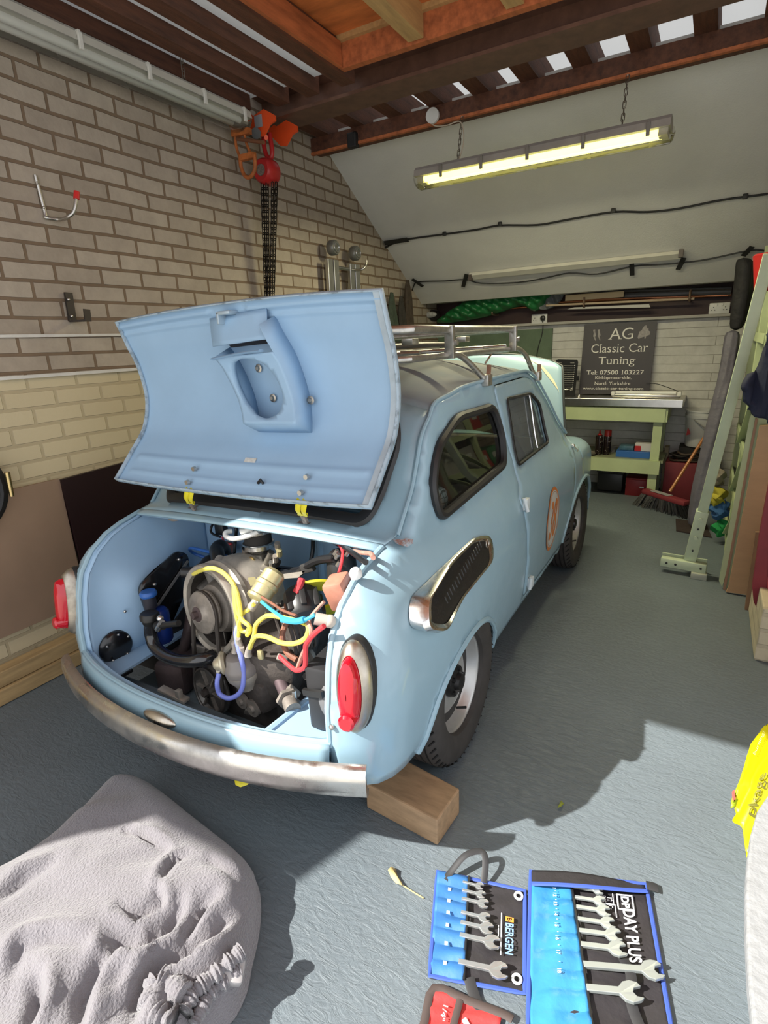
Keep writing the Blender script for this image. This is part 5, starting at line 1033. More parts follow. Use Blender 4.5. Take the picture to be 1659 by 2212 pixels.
# ================================================================== BACK OF THE GARAGE
green = mat('pale_green_paint', (.50, .58, .33), .45, noise=.12, nscale=5)
greenf = mat('pale_green_frame', (.55, .64, .45), .4, noise=.12, nscale=9)
BY = 5.14
steelt = mat('steel_top', (.60, .58, .55), .28, 1.0, noise=.2, nscale=10)
def B(u, v, y=BY): return at(u, v, 'y', y)
wbx = thing('workbench', (-.75, 5.4, 0), 'pale green workbench with steel top and lower shelf against the back wall', 'workbench')
x1 = -.30
k = MB(); k.box((-1.35, 5.40, .855), (2.36, .60, .045), bev=.004); k.box((-1.35, 5.105, .865), (2.36, .012, .065), bev=.003); wt_ = k.build('worktop', steelt, wbx, smooth=False)
k = MB(); k.box((-1.40, BY, .765), (2.22, .045, .115)); k.build('front_rail', green, wbx, smooth=False)
k = MB(); k.box((-1.40, 5.62, .765), (2.22, .045, .115)); k.build('rear_rail', green, wbx, smooth=False)
k = MB(); k.box((x1 + .005, 5.38, .765), (.045, .5, .115)); k.build('side_rail', green, wbx, smooth=False)
for x in (x1 - .04, -1.5, -2.45):
    for y in (BY + .045, 5.62):
        k = MB(); k.box((x, y, .41), (.07, .05, .82)); k.build('leg', green, wbx, smooth=False)
k = MB(); k.box((-1.40, BY, .315), (2.22, .04, .115)); k.build('shelf_rail', green, wbx, smooth=False)
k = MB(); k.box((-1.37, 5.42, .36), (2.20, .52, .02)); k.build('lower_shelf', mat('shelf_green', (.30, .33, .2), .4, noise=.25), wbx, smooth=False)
# things on and under the bench
def sign():
    t = thing('shop_sign', (-.78, 5.62, .88), 'dark grey sign board with white lettering leaning on the wall above the bench', 'sign')
    x0, x1, z0, z1 = -1.085, -.470, .885, 1.520; tilt = lambda z: lerp(5.60, 5.66, (z - z0) / (z1 - z0))
    SF = lambda a, b, o=0.0: V((lerp(x0, x1, a) , tilt(lerp(z0, z1, b)) - o, lerp(z0, z1, b)))
    k = MB(); k.prism([(0, 0), (1, 0), (1, 1), (0, 1)], lambda a, b: SF(a, b, 0), lambda a, b: SF(a, b, .006)); k.build('board', mat('sign_grey', (.052, .046, .056), .5), t, smooth=False)
    wl = mat('sign_white', (.82, .80, .76), .5)
    def W(s, a0, a1, b0, b1, off=.01, sh=0.0):
        k = MB(); write(k, s, lambda a, b: SF(lerp(a0, a1, a), lerp(b0, b1, b), .0075), off - .004, sh, True); o = k.build('lettering', wl, t, smooth=False)
    def serif(word, a0, a1, b0, b1):
        pass
    W('AG', .36, .70, .775, .93, .0); W('Classic Car', .13, .92, .595, .715, .0); W('Tuning', .25, .77, .395, .535, .0)
    W('Tel: 07500 103227', .09, .90, .285, .345, .012); W('Kirkbymoorside,', .22, .74, .205, .262, .008); W('North Yorkshire', .22, .73, .135, .180, .008); W('www.classic-car-tuning.com', .05, .92, .055, .105, .01)
    ic = mat('sign_icon', (.38, .35, .35), .5, noise=.4, nscale=60)
    for dx in (.0, .065):
        k = MB(); k.prism([(a + dx, b) for a, b in ((.13, .92), (.16, .925), (.165, .89), (.175, .86), (.18, .84), (.17, .82), (.185, .77), (.175, .765), (.155, .81), (.14, .83), (.145, .87))], lambda a, b: SF(a, b, .0065), lambda a, b: SF(a, b, .0085)); k.build('injector_drawing', ic, t, smooth=False)
    k = MB(); k.prism([(.845, .95), (.87, .95), (.875, .92), (.90, .905), (.90, .88), (.93, .86), (.92, .82), (.88, .81), (.87, .77), (.86, .77), (.855, .80), (.82, .79), (.78, .77), (.765, .79), (.78, .87), (.81, .885), (.82, .92)], lambda a, b: SF(a, b, .0065), lambda a, b: SF(a, b, .0085)); k.build('carburettor_drawing', ic, t, smooth=False)
sign()
# spanner set in a black case
sc_ = thing('spanner_case', (-1.23, 5.5, .88), 'black open tool case with a row of ring spanners standing left of the sign', 'tool case')
P = lambda u, v, o=0.0: at(u, v, 'y', 5.50 - o)
pl = [(1201, 862), (1205, 838), (1199, 800), (1201, 778), (1206, 776), (1247, 777), (1249, 782), (1242, 855), (1238, 866)]
k = MB(); k.prism(pl, lambda a, b: P(a, b), lambda a, b: P(a, b, .035)); k.box(P(1248, 817, .02), (.02, .02, .04)); k.build('case_shell', mat('case_shell', (.012, .012, .012), .35), sc_, smooth=False)
for i in range(12):
    v = 790 + i * 4.6; k = MB(); k.cyl(P(1207 - min(i, 6) * .9, v, .04), P(1241 - i * .5, v + .2, .04), .0035, n=6); k.ball(P(1241.5 - i * .5, v, .04), .0075, 8, 6); k.ball(P(1206.5 - min(i, 6) * .9, v, .04), .006, 8, 6); k.build('ring_spanner', chrome, sc_)
k = MB(); k.cyl(P(1200, 841, .04), P(1229, 841, .04), .006, n=8); k.torus(P(1234, 841, .04), (0, 1, 0), .011, .004, 16, 6); k.build('ring_spanner', chrome, sc_)
for u in (1208, 1236):
    k = MB(); k.cyl(P(u - 4, 784, .04), P(u + 5, 784, .04), .0035, n=6); k.build('hinge_pin', chrome, sc_)
# lamp lying on bench
k = MB(); a, b = at(1322, 863, 'y', 5.33), at(1470, 865, 'y', 5.33); k.box(((a.x + b.x) / 2, 5.33, .905), (b.x - a.x, .11, .03), bev=.008)
fl = thing('spare_lamp', ((a.x + b.x) / 2, 5.33, .88), 'long white spare strip lamp lying on the bench in front of the sign', 'strip lamp'); k.build('lamp_body', alu, fl)
k = MB(); k.cyl((a.x + .03, 5.30, .932), (b.x - .04, 5.30, .932), .013, n=12); k.build('tube', tubeoff, fl)
for x in (a.x + .012, b.x - .012): k = MB(); k.box((x, 5.31, .925), (.03, .09, .035), bev=.004); k.build('end_cap', white_pl, fl)
k = MB(); k.tube([(b.x - .02, 5.34, .94), (-.33, 5.5, .965), (-.42, 5.58, .985), (-.5, 5.58, .99)], .003, 6, sm=5); k.build('lamp_flex', black_rub, fl)
k = MB(); k.tube([P(1245, 862), at(1262, 864, 'y', 5.4), at(1285, 860, 'y', 5.38), at(1300, 864, 'y', 5.35), at(1322, 862, 'y', 5.33)], .004, 6, sm=4); tag(k.build('black_flex', black_rub), 'thin black flex trailing over the bench between tool case and strip lamp', 'cable')
k = MB(); k.lathe([(0, .03), (.012, .03), (.016, .02), (.022, .0)], (-1.02, 5.28, .881), (0, 0, 1), 16); tag(k.build('small_jar', chrome), 'small shiny cap on the bench at the lower left corner of the sign', 'cap')
# cans
def can(x, y, capc, nozzle, lab):
    t = thing('spray_can', (x, y, .37), lab, 'spray can', 'spray cans on the lower bench shelf')
    k = MB(); k.lathe([(0, 0), (.031, 0), (.033, .004), (.033, .165), (.029, .178), (.016, .186), (0, .186)], (x, y, .37), (0, 0, 1), 28); k.build('can_body', mat('can_black', (.02, .012, .013), .25, .4, col2=(.40, .36, .34), nscale=45, thr=(.60, .64)), t)
    k = MB()
    if nozzle: k.lathe([(0, .225), (.006, .225), (.008, .205), (.014, .19), (.024, .18)], (x, y, .37), (0, 0, 1), 16)
    else: k.lathe([(0, .226), (.027, .226), (.030, .222), (.031, .172)], (x, y, .37), (0, 0, 1), 24)
    k.build('cap', capc, t)
c1, c2 = at(1294, 970, 'y', 5.30), at(1309, 970, 'y', 5.33)
can(c1.x, 5.28, red, True, 'black spray can with thin red nozzle on the lower bench shelf'); can(c2.x + .01, 5.31, red, False, 'black spray can with wide red cap on the lower bench shelf')
k = MB(); c = at(1262, 980, 'y', 5.25); k.lathe([(0, .0), (.09, .0), (.105, .012), (.108, .02), (.09, .022), (.085, .012), (0, .010)], (c.x, 5.25, .372), (0, 0, 1), 32); tag(k.build('metal_lid', alum_d), 'round grey metal lid lying on the lower bench shelf beside the wing', 'lid')
k = MB(); k.lathe([(.0, 0), (.022, 0), (.026, .05), (.024, .05), (.02, .004), (0, .004)], (at(1325, 975, 'y', 5.45).x, 5.45, .371), (0, 0, 1), 20); tag(k.build('plastic_tub', glass_mat('tub_plastic', (.8, .8, .8), 1.3, .3, (.6, .6, .6))), 'small clear plastic tub behind the spray cans', 'tub')
bb1 = thing('box', (-.56, 5.32, .37), 'long blue cardboard box on the lower bench shelf', 'box'); a, b = at(1330, 985, 'y', 5.24), at(1404, 985, 'y', 5.24)
k = MB(); k.box(((a.x + b.x) / 2, 5.31, .398), (b.x - a.x, .16, .056), bev=.002); k.build('box_body', mat('box_blue', (.03, .13, .42), .4), bb1, smooth=False)
k = MB(); k.box(((a.x + b.x) / 2 - .06, 5.33, .447), (.12, .12, .040), bev=.006); tag(k.build('box', mat('box_teal', (.07, .16, .22), .35, noise=.4, nscale=30)), 'small teal and clear box standing on the long blue box', 'box')
rb_ = thing('box', ((a.x + b.x) / 2 + .08, 5.33, .427), 'red and white carton on top of the long blue box', 'box')
k = MB(); k.box(((a.x + b.x) / 2 + .085, 5.33, .462), (.15, .14, .068), bev=.002); k.build('carton', mat('carton_white', (.58, .56, .56), .5), rb_, smooth=False)
k = MB(); k.box(((a.x + b.x) / 2 + .034, 5.259, .452), (.05, .003, .045)); k.box(((a.x + b.x) / 2 + .010, 5.33, .452), (.003, .14, .045)); k.build('red_end', red, rb_, smooth=False)
# under the bench
a, b = at(1290, 1050, 'y', 5.38), at(1345, 1050, 'y', 5.38)
bx = thing('toolbox', ((a.x + b.x) / 2, 5.42, 0), 'black plastic toolbox on the floor under the bench', 'toolbox'); w_ = b.x - a.x
k = MB(); k.box(((a.x + b.x) / 2, 5.46, .10), (w_, .22, .17), bev=.012); k.build('toolbox_body', blackp, bx)
k = MB(); k.box(((a.x + b.x) / 2, 5.46, .205), (w_ + .02, .24, .04), bev=.012); k.cyl((a.x + .04, 5.335, .21), (b.x - .03, 5.335, .21), .012, n=10); k.build('toolbox_lid', mat('tb_lid', (.03, .03, .035), .3), bx)
rb2 = thing('cash_box', (-.49, 5.4, 0), 'small red metal box on the floor under the bench beside its right leg', 'box'); a, b = at(1350, 1060, 'y', 5.32), at(1396, 1060, 'y', 5.32)
k = MB(); k.box(((a.x + b.x) / 2, 5.42, .075), (b.x - a.x, .2, .15), bev=.004); k.build('box_body', mat('box_red', (.33, .02, .025), .45), rb2)
k = MB(); k.box(((a.x + b.x) / 2, 5.42, .158), (b.x - a.x + .006, .206, .014), bev=.003); k.build('box_lid', mat('box_red2', (.28, .018, .02), .45), rb2)
k = MB(); k.box((b.x - .04, 5.318, .085), (.035, .003, .014)); k.build('paper_tag', white_pl, rb2, smooth=False)
# red chest with hoses, bucket, broom, cover
a, b = at(1435, 1040, 'y', 5.32), at(1505, 1040, 'y', 5.32)
rc = thing('red_chest', ((a.x + b.x) / 2, 5.45, 0), 'dark red chest on the floor right of the bench with cables on top', 'chest')
k = MB(); k.box(((a.x + b.x) / 2 + .02, 5.46, .165), (b.x - a.x + .06, .26, .33), bev=.006); k.build('chest_body', mat('chest_red', (.20, .025, .035), .6, noise=.2), rc)
random.seed(5); cxx = (a.x + b.x) / 2
for i in range(5):
    k = MB(); cc_ = V((cxx + random.uniform(-.02, .03), 5.42 + random.uniform(-.03, .03), .345 + .016 * i)); k.tube([cc_ + V((math.cos(t) * (.12 - .01 * i), math.sin(t) * .09, .006 * math.sin(3 * t + i))) for t in np.linspace(0, 2 * math.pi, 22)[:-1]], .009, 6, closed=True); tag(k.build('cable_coil', mat('coil_brown%d' % (i % 2), ((.06, .04, .03), (.015, .012, .012))[i % 2], .7)), 'coiled dark cable lying on the red chest', 'cable', 'coils on the red chest')
bu = thing('bucket', (-.06, 5.52, .45), 'white plastic bucket standing behind the red chest', 'bucket'); p = at(1504, 940, 'y', 5.55)
k = MB(); k.lathe([(0, .0), (.108, .0), (.112, .01), (.130, .25), (.137, .25), (.137, .275), (.131, .275), (.131, .30), (.138, .302), (.138, .315), (.125, .315), (.105, .01)], (p.x + .03, 5.54, .455), (0, 0, 1), 40); k.build('bucket_body', mat('bucket_white', (.60, .60, .60), .35), bu)
k = MB(); k.tube([(p.x + .03 - .06, 5.41, .70), (p.x + .02, 5.39, .66), (p.x + .08, 5.38, .63), (p.x + .13, 5.42, .64)], .004, 6, sm=5); k.build('bucket_handle', mat('handle_grey', (.2, .2, .2), .4), bu)
k = MB(); k.prism([(0, 0), (.03, .01), (.028, .03), (.005, .07)], lambda a, b: V((p.x - .075 + a, 5.445 - .02, .56 + b)), lambda a, b: V((p.x - .075 + a, 5.44 - .02, .56 + b))); k.build('bucket_label', mat('label_red', (.5, .03, .03), .5), bu, smooth=False)
k = MB(); k.box((p.x + .03, 5.58, .225), (.3, .24, .44)); tag(k.build('storage_crate', trimdark, smooth=False), 'dark crate behind the red chest that carries the white bucket', 'crate')
bro = thing('broom', (-.2, 4.95, 0), 'black-bristled broom head down with varnished wooden handle leaning on the grey cover', 'broom')
hc = at(1440, 1072, 'z', .10); h2 = at(1392, 1060, 'z', .12); h3 = at(1485, 1088, 'z', .12)
k = MB(); k.beam(h2, h3, .075, .045, bev=.015); k.build('broom_head', mat('broom_red', (.22, .03, .04), .5), bro)
k = MB(); k.beam(h2.lerp(h3, .2) + V((0, -.01, .026)), h2.lerp(h3, .62) + V((0, -.01, .026)), .05, .004); k.build('head_label', mat('label_grey', (.35, .33, .33), .5), bro, smooth=False)
k = MB(); random.seed(9); d_ = (h3 - h2)
for i in range(420):
    f = random.random(); s_ = random.uniform(-.035, .035); a = h2 + d_ * f + V((-d_.y, d_.x, 0)).normalized() * s_; a.z = .10; e = a + V(((f - .5) * .12 + random.uniform(-.015, .015), s_ * 1.2 + random.uniform(-.02, .02), -.098)); k.tube([a, e], [.004, .002], 3)
br2 = k.build('bristles', black_rub, bro); br2['kind'] = 'stuff'
k = MB(); a = at(1447, 1062, 'y', 4.95); b = at(1502, 975, 'y', 5.12); k.tube([a, b, b + (b - a) * .6], .0125, 10); k.build('handle', mat('varnished_wood', (.45, .17, .05), .35, coat=.4), bro)
# pale board strip behind chest
k = MB(); k.box((-.272, 5.62, .21), (.035, .10, .42)); tag(k.build('timber_offcut', mat('offcut', (.40, .34, .22), .7), smooth=False), 'pale timber offcut upright between bench and red chest', 'timber')
# grey cover hanging in the right corner: draped column
cvp = [(1567, 712, 1600, 712), (1556, 790, 1590, 800), (1541, 850, 1580, 860), (1525, 920, 1565, 930), (1510, 990, 1545, 1000), (1496, 1050, 1535, 1060), (1489, 1098, 1530, 1092)]
k = MB(); rings = []
for i, (u0, v0, u1, v1) in enumerate(cvp):
    yy = 4.75 - .04 * i; a, b = at(u0, v0, 'y', yy), at(u1, v1, 'y', yy); c = (a + b) / 2; r_ = (b - a).length / 2
    if i == 6: c.z = .02
    rings.append([c + V((math.cos(t) * r_ * (1 + .08 * math.sin(5 * t + i)), math.sin(t) * r_ * .8 * (1 + .10 * math.sin(7 * t + 2 * i)), .0)) for t in np.linspace(0, 2 * math.pi, 33)[:-1]])
R2 = []
for i in range(len(rings) - 1):
    for f in (0, .34, .67): R2.append([p.lerp(q, f) for p, q in zip(rings[i], rings[i + 1])])
R2.append(rings[-1]); k.loft(R2); cvr = k.build('grey_cover', mat('grey_nylon', (.13, .122, .155), .6, bump=.6, bscale=9, bdist=.03, noise=.15), sub=1); tag(cvr, 'long dark grey fabric cover hanging down in the right back corner', 'fabric cover')
jk = MB(); rings = []
for (u0, v0, u1, v1) in ((1592, 556, 1620, 556), (1590, 572, 1632, 575), (1588, 600, 1628, 600), (1583, 640, 1622, 645), (1580, 680, 1612, 690), (1576, 712, 1602, 718)):
    a, b = at(u0, v0, 'y', 4.8), at(u1, v1, 'y', 4.8); c = (a + b) / 2; r_ = (b - a).length / 2; rings.append([c + V((math.cos(t) * r_ * (1 + .15 * math.sin(4 * t)), math.sin(t) * r_, 0)) for t in np.linspace(0, 2 * math.pi, 25)[:-1]])
jk.loft(rings); tag(jk.build('black_jacket', mat('jacket', (.012, .011, .013), .7, bump=.5, bscale=12, bdist=.03), sub=1), 'black coat hanging above the long grey cover', 'coat')
# mat on the floor
k = MB(); k.prism([(-.11, 4.72), (.10, 4.68), (.14, 4.36), (-.09, 4.42)], lambda a, b: V((a, b, .002)), lambda a, b: V((a, b, .010))); tag(k.build('floor_mat', mat('mat_dark', (.045, .03, .028), .9, noise=.5, nscale=60), smooth=False), 'small dark rubber mat on the floor before the grey cover', 'mat')
# sockets
def socket(u, v, w_, lab):
    p = at(u, v, 'y', YB - .06); t = thing('wall_socket', (p.x, YB - .065, p.z), lab, 'socket')
    k = MB(); k.box((p.x, YB - .07, p.z), (w_, .03, .088), bev=.006); k.build('socket_plate', white_pl, t)
    for s in ((-1, 1) if w_ > .12 else (0,)):
        for dx, dz in ((-.011, -.008), (.011, -.008), (0, .014)):
            k = MB(); k.box((p.x + s * .042 + dx, YB - .086, p.z + dz - .005), (.006, .003, .008)); k.build('pin_hole', blackp, t, smooth=False)
        k = MB(); k.box((p.x + s * .02, YB - .087, p.z + .028), (.012, .006, .018), bev=.002); k.build('rocker_switch', white_pl, t)
    return p
p = socket(1166, 689, .15, 'double white socket with a black plug on the dark band behind the car'); socket(1554, 666, .15, 'double white socket at the right end of the dark band')
pg = thing('plug', (p.x + .035, YB - .10, p.z), 'black plug with a long flex in the white socket behind the bonnet', 'plug')
k = MB(); k.box((p.x + .04, YB - .105, p.z + .005), (.045, .04, .045), None, .014); k.build('plug_body', blackp, pg)
k = MB(); k.tube([(p.x + .04, YB - .11, p.z - .02)] + [at(u, v, 'y', YB - .04) for u, v in ((1173, 705), (1170, 725), (1164, 745), (1160, 765), (1158, 800))], .004, 6, sm=5); k.build('flex', black_rub, pg)
# pipes, mouldings and tarp on hooks along the band
copperm = mat('copper_pipe', (.60, .25, .13), .35, 1.0, noise=.3, nscale=10)
BA = YB - .16
specs = [(copperm, 1060, 668, 1580, 636, .011, 'copper pipe in the rack of pipes, lowest of the bundle'), (copperm, 1190, 654, 1575, 633, .009, 'copper pipe lying on top of the lowest pipe'), (copperm, 1240, 648, 1572, 638, .007, 'thin copper pipe behind the cream board'),
 (mat('grey_duct', (.12, .115, .115), .5), 1350, 640, 1580, 628, .030, 'thick dark grey duct at the right end of the pipe bundle'), (mat('black_bar', (.03, .028, .03), .5), 1225, 632, 1580, 622, .012, 'black bar along the top of the pipe bundle'), (mat('pale_pipe', (.45, .34, .24), .5), 1180, 660, 1500, 645, .010, 'pale wooden rod in the middle of the pipe bundle')]
for i, (m_, u0, v0, u1, v1, r_, lab) in enumerate(specs):
    y_ = BA + .07 - .026 * i if i != 3 else BA + .05
    k = MB(); k.cyl(at(u0, v0, 'y', y_), at(u1, v1, 'y', y_), r_, n=14); tag(k.build('stored_pipe', m_), lab, 'pipe', 'pipes stored on the dark band')
k = MB(); a, b = at(1222, 636, 'y', BA - .06), at(1348, 633, 'y', BA - .06); k.box(((a + b) / 2 + V((0, 0, -.02))), ((b - a).length, .02, .05), None, .002); tag(k.build('cream_board', mat('cream_board', (.52, .40, .24), .6), smooth=False), 'short cream board lying on the pipes', 'board')
k = MB(); k.prism([(1225, 668), (1405, 664), (1402, 657), (1240, 664)], lambda a, b: at(a, b, 'y', BA - .06), lambda a, b: at(a, b, 'y', BA - .045)); tag(k.build('white_moulding', mat('moulding', (.5, .48, .45), .5), smooth=False), 'white plastic moulding under the copper pipes', 'moulding')
for u, lab in ((1063, 'left'), (1261, 'middle'), (1490, 'right')):
    v = {1063: 672, 1261: 655, 1490: 640}[u]; k = MB(); y_ = BA - .09; c = at(u, v, 'y', y_); k.tube([(c.x, YB - .06, c.z - .03), (c.x, y_ + .02, c.z - .03), (c.x, y_, c.z), (c.x, y_, c.z + .05)], .009, 8, sm=4); tag(k.build('pipe_hook', mat('hook_brown', (.25, .17, .12), .4, .7)), 'metal hook under the pipe bundle, %s one' % lab, 'hook', 'hooks holding the pipes')
# green tarpaulin
tp = [(942, 690), (1000, 650), (1050, 635), (1110, 608), (1140, 606), (1168, 614), (1188, 628), (1178, 650), (1150, 672), (1120, 660), (1050, 682), (1000, 692), (950, 698)]
y_ = BA - .1; tq = [at(u, v, 'y', y_) for u, v in tp]; P2 = sm2([(p.x, p.z) for p in tq], 4)
cx2 = sum(a for a, b in P2) / len(P2); cz2 = sum(b for a, b in P2) / len(P2)
def TF(a, b):
    best = segd(a, b, P2); h = .11 * math.sqrt(min(1, best / .045)); return V((a, y_ + .06 - h + .022 * math.sin(a * 38 + b * 60) * min(1, best / .03) + .012 * math.sin(a * 70 - b * 40), b))
k = MB(); panel(k, P2, [], TF, .016); k.add([V((a, y_ + .11, b)) for a, b in P2], [tuple(range(len(P2)))]); tag(k.build('green_tarpaulin', mat('tarp_green', (.015, .16, .045), .35, noise=.35, nscale=12), angle=80), 'folded green tarpaulin resting on the pipe hooks at the left', 'tarpaulin')
k = MB(); q = [at(u, v, 'y', BA - .04) for u, v in ((1172, 620), (1215, 622), (1212, 645), (1190, 665), (1165, 665))]; P3 = sm2([(p.x, p.z) for p in q], 4); panel(k, P3, [], lambda a, b: V((a, BA - .05 + .02 * math.sin(a * 70 + b * 30), b)), .02); k.add([V((a, BA, b)) for a, b in P3], [tuple(range(len(P3)))]); tag(k.build('grey_sheet', mat('grey_sheet', (.14, .15, .16), .6, noise=.3)), 'crumpled grey sheet tucked beside the green tarpaulin', 'sheet')
k = MB(); q = at(925, 682, 'y', BA); k.box(q, (.22, .16, .10), None, .03); tag(k.build('dark_bag', mat('dark_bag', (.02, .017, .02), .7)), 'dark rolled bag at the left end of the pipe rack', 'bag')
k = MB(); q = at(928, 680, 'y', BA - .12); k.ball(q, (.08, .03, .03)); tag(k.build('white_bundle', mat('white_bundle', (.5, .5, .5), .6, noise=.5, nscale=40)), 'small white wrapped bundle at the left end of the pipe rack', 'bundle')
k = MB(); q = at(1035, 622, 'y', BA); k.box(q, (.07, .05, .08), Euler((0, .4, 0)), .015); tag(k.build('black_bracket', black_rub), 'small black bracket above the green tarpaulin', 'bracket')
# ------------------------------------------------------------------ right side
fr = thing('leaning_frame', (.02, 3.62, 0), 'pale green steel frame on a T foot leaning against the right-hand shelves', 'steel frame')
pb = at(1487, 1222, 'y', 3.62); pt = at(1663, 548, 'y', 3.35)
d = pt - pb; k = MB(); k.beam(pb.lerp(pt, .02), pt, .052, .04, up=(0, 1, 0), bev=.004); k.build('post', greenf, fr)
k = MB(); k.beam(pb + V((0, 0, -.0)), pb.lerp(pt, .22), .066, .052, up=(0, 1, 0), bev=.004); k.build('post_sleeve', greenf, fr)
for f in (.07, .12, .155, .19):
    k = MB(); q = pb.lerp(pt, f) + V((0, -.032, 0)); k.cyl(q, q + V((0, -.008, 0)), .012 if f in (.12, .19) else .006, n=6); k.build('frame_bolt', greenf if f in (.12, .19) else blackp, fr)
a, b = at(1429, 1202, 'y', 3.60), at(1527, 1222, 'y', 3.58); a.z = .065; b.z = .065; k = MB(); k.beam(a, b, .05, .055, bev=.004); k.build('foot_bar', greenf, fr)
k = MB(); k.beam(a + V((.0, .07, .005)), b + V((0, .07, .005)), .01, .05); k.build('foot_angle', greenf, fr)
for f in (.13, .33, .88):
    k = MB(); q = a.lerp(b, f) + V((0, -.026, 0)); k.cyl(q, q + V((0, -.003, 0)), .007, n=10); k.build('bolt_hole', blackp, fr)
k = MB(); k.box((b.x - .035, 3.565, .019), (.085, .06, .037), None, .003); k.build('foot_plate', mat('foot_grey', (.38, .40, .33), .5), fr)
# shelving: pale green uprights with trays, filling the right wall
shv = thing('shelving_unit', (.45, 4.0, 0), 'tall pale green shelving with storage trays along the right wall', 'shelving')
SX = .235
for y in (3.48, 4.15, 4.85):
    for x in (SX, .60):
        k = MB(); k.box((x, y, .98), (.04, .045, 1.96), None, .003); k.build('upright', green, shv, smooth=False)
for z in (.10, .42, .74, 1.05, 1.38, 1.70):
    k = MB(); k.box((.42, 4.17, z), (.40, 1.36, .018)); k.build('shelf', mat('shelf_dark', (.05, .055, .05), .6), shv, smooth=False)
    k = MB(); k.box((SX - .018, 4.17, z), (.014, 1.36, .05)); k.build('shelf_edge', green, shv, smooth=False)
for y0, y1, z0, z1 in ((3.50, 4.13, .12, .42), (3.50, 4.13, .42, .74), (3.50, 4.13, .74, 1.05)):
    k = MB(); k.beam((SX - .02, y0, z1), (SX - .02, y1, z0), .008, .05, up=(1, 0, 0)); k.build('diagonal_brace', green, shv, smooth=False)
random.seed(11)
cols = [('red', (.42, .04, .03)), ('black', (.02, .02, .022)), ('blue', (.04, .12, .35)), ('grey', (.30, .30, .30)), ('brown', (.22, .12, .07)), ('green', (.05, .25, .10)), ('white', (.5, .5, .48)), ('yellow', (.55, .42, .05))]
levels = ['bottom shelf', 'second shelf', 'third shelf', 'fourth shelf', 'fifth shelf']; places = ['at the near end', 'near the middle', 'at the far end', 'farthest in']
for li, z in enumerate((.11, .43, .75, 1.06, 1.39)):
    y = 3.53; ii = 0
    while y < 4.75 and ii < 4:
        w_ = random.uniform(.2, .32); h_ = random.uniform(.12, .26); c = cols[(li * 3 + ii * 5) % 8]
        t = thing('storage_bin', (.42, y + w_ / 2, z), '%s storage bin on the %s of the green shelving, %s' % (c[0], levels[li], places[ii]), 'bin', 'bins on the green shelving')
        M_ = mat('bin_' + c[0], c[1], .5); k = MB(); z0 = z + .001
        k.box((.42, y + w_ / 2, z0 + .006), (.32, w_ - .02, .012)); 
        for sx in (.262, .578): k.box((sx, y + w_ / 2, z0 + h_ / 2), (.006, w_ - .02, h_ - .004))
        for sy in (y + .013, y + w_ - .013): k.box((.42, sy, z0 + h_ / 2), (.32, .006, h_ - .004))
        k.build('bin_body', M_, t, smooth=False); k = MB(); k.box((.256, y + w_ / 2, z0 + h_ * .6), (.004, w_ * .4, .03)); k.build('label_holder', white_pl, t, smooth=False)
        y += w_ + .01; ii += 1
# boards leaning on the near end of the shelving
k = MB(); k.prism([(.232, .0), (.232 + .15, .0), (.50, 1.02), (.36, 1.02)], lambda a, b: V((a, 3.33 + .0 * b, b + .002)), lambda a, b: V((a, 3.35, b + .002))); 
def quadboard(px, y, th, m_, nm, lab, cat):
    P_ = [at(u, v, 'y', y) for u, v in px]; k = MB()
    k.prism([(0, 0)] * 0 + [(i, 0) for i in range(len(P_))], lambda i, _: P_[int(i)], lambda i, _: P_[int(i)] + V((0, th, 0))); tag(k.build(nm, m_, smooth=False), lab, cat); return P_
oak = mat('oak_ply', (.55, .33, .17), .5, noise=.12, nscale=4, stretch=(1, 1, 4))
k = MB()
quadboard([(1568, 1279), (1573, 1270), (1641, 920), (1700, 916), (1700, 1310), (1606, 1284)], 3.40, .018, oak, 'plywood_sheet', 'light oak plywood sheet leaning on the near end of the shelving', 'board')
quadboard([(1562, 1273), (1567, 1276), (1637, 905), (1632, 903)], 3.44, .03, mat('board_edge', (.35, .2, .12), .6), 'thin_board', 'thin brown board edge just behind the oak plywood sheet', 'board')
quadboard([(1608, 1322), (1612, 1290), (1632, 1150), (1700, 1150), (1700, 1330)], 3.22, .02, mat('mdf_brown', (.30, .17, .09), .65, noise=.2), 'timber_board', 'brown board standing between the plywood and the red panel', 'board')
gp_ = thing('green_gate', (.30, 3.46, 0), 'pale green board frame upright behind the oak plywood', 'frame')
P_ = [at(u, v, 'y', 3.455) for u, v in ((1553, 1255), (1560, 1268), (1663, 900), (1663, 740), (1630, 880), (1619, 905))]
k = MB(); k.prism([(i, 0) for i in range(len(P_))], lambda i, _: P_[int(i)], lambda i, _: P_[int(i)] + V((0, .02, 0))); k.build('frame_board', green, gp_, smooth=False)
rp_ = thing('painted_board', (.45, 2.75, .3), 'dark red painted board standing on the block plinth at the right edge', 'board')
P_ = [at(u, v, 'y', 2.93) for u, v in ((1625, 1270), (1628, 1300), (1643, 1333), (1700, 1345), (1700, 900), (1662, 1040), (1640, 1160))]
k = MB(); k.prism([(i, 0) for i in range(len(P_))], lambda i, _: P_[int(i)], lambda i, _: P_[int(i)] + V((0, .04, 0))); k.build('panel_face', mat('panel_red', (.22, .015, .025), .55, noise=.2), rp_, smooth=False)
k = MB(); k.tube([at(u, v, 'y', 2.925) for u, v in ((1655, 1330), (1661, 1250), (1675, 1120))], .006, 6); k.build('panel_bead', mat('bead_red', (.4, .06, .07), .5), rp_)
bmw = brick_mat('plinth_block', (.60, .52, .36), (.57, .49, .34), (.5, .43, .3), bumpd=.003)
k = MB(); k.box((.318 + .35, 2.69 + .29, .13), (.70, .58, .26), None, .006); tag(k.build('wall_plinth', bmw, smooth=False), 'cream painted block plinth carrying the red panel', 'plinth')
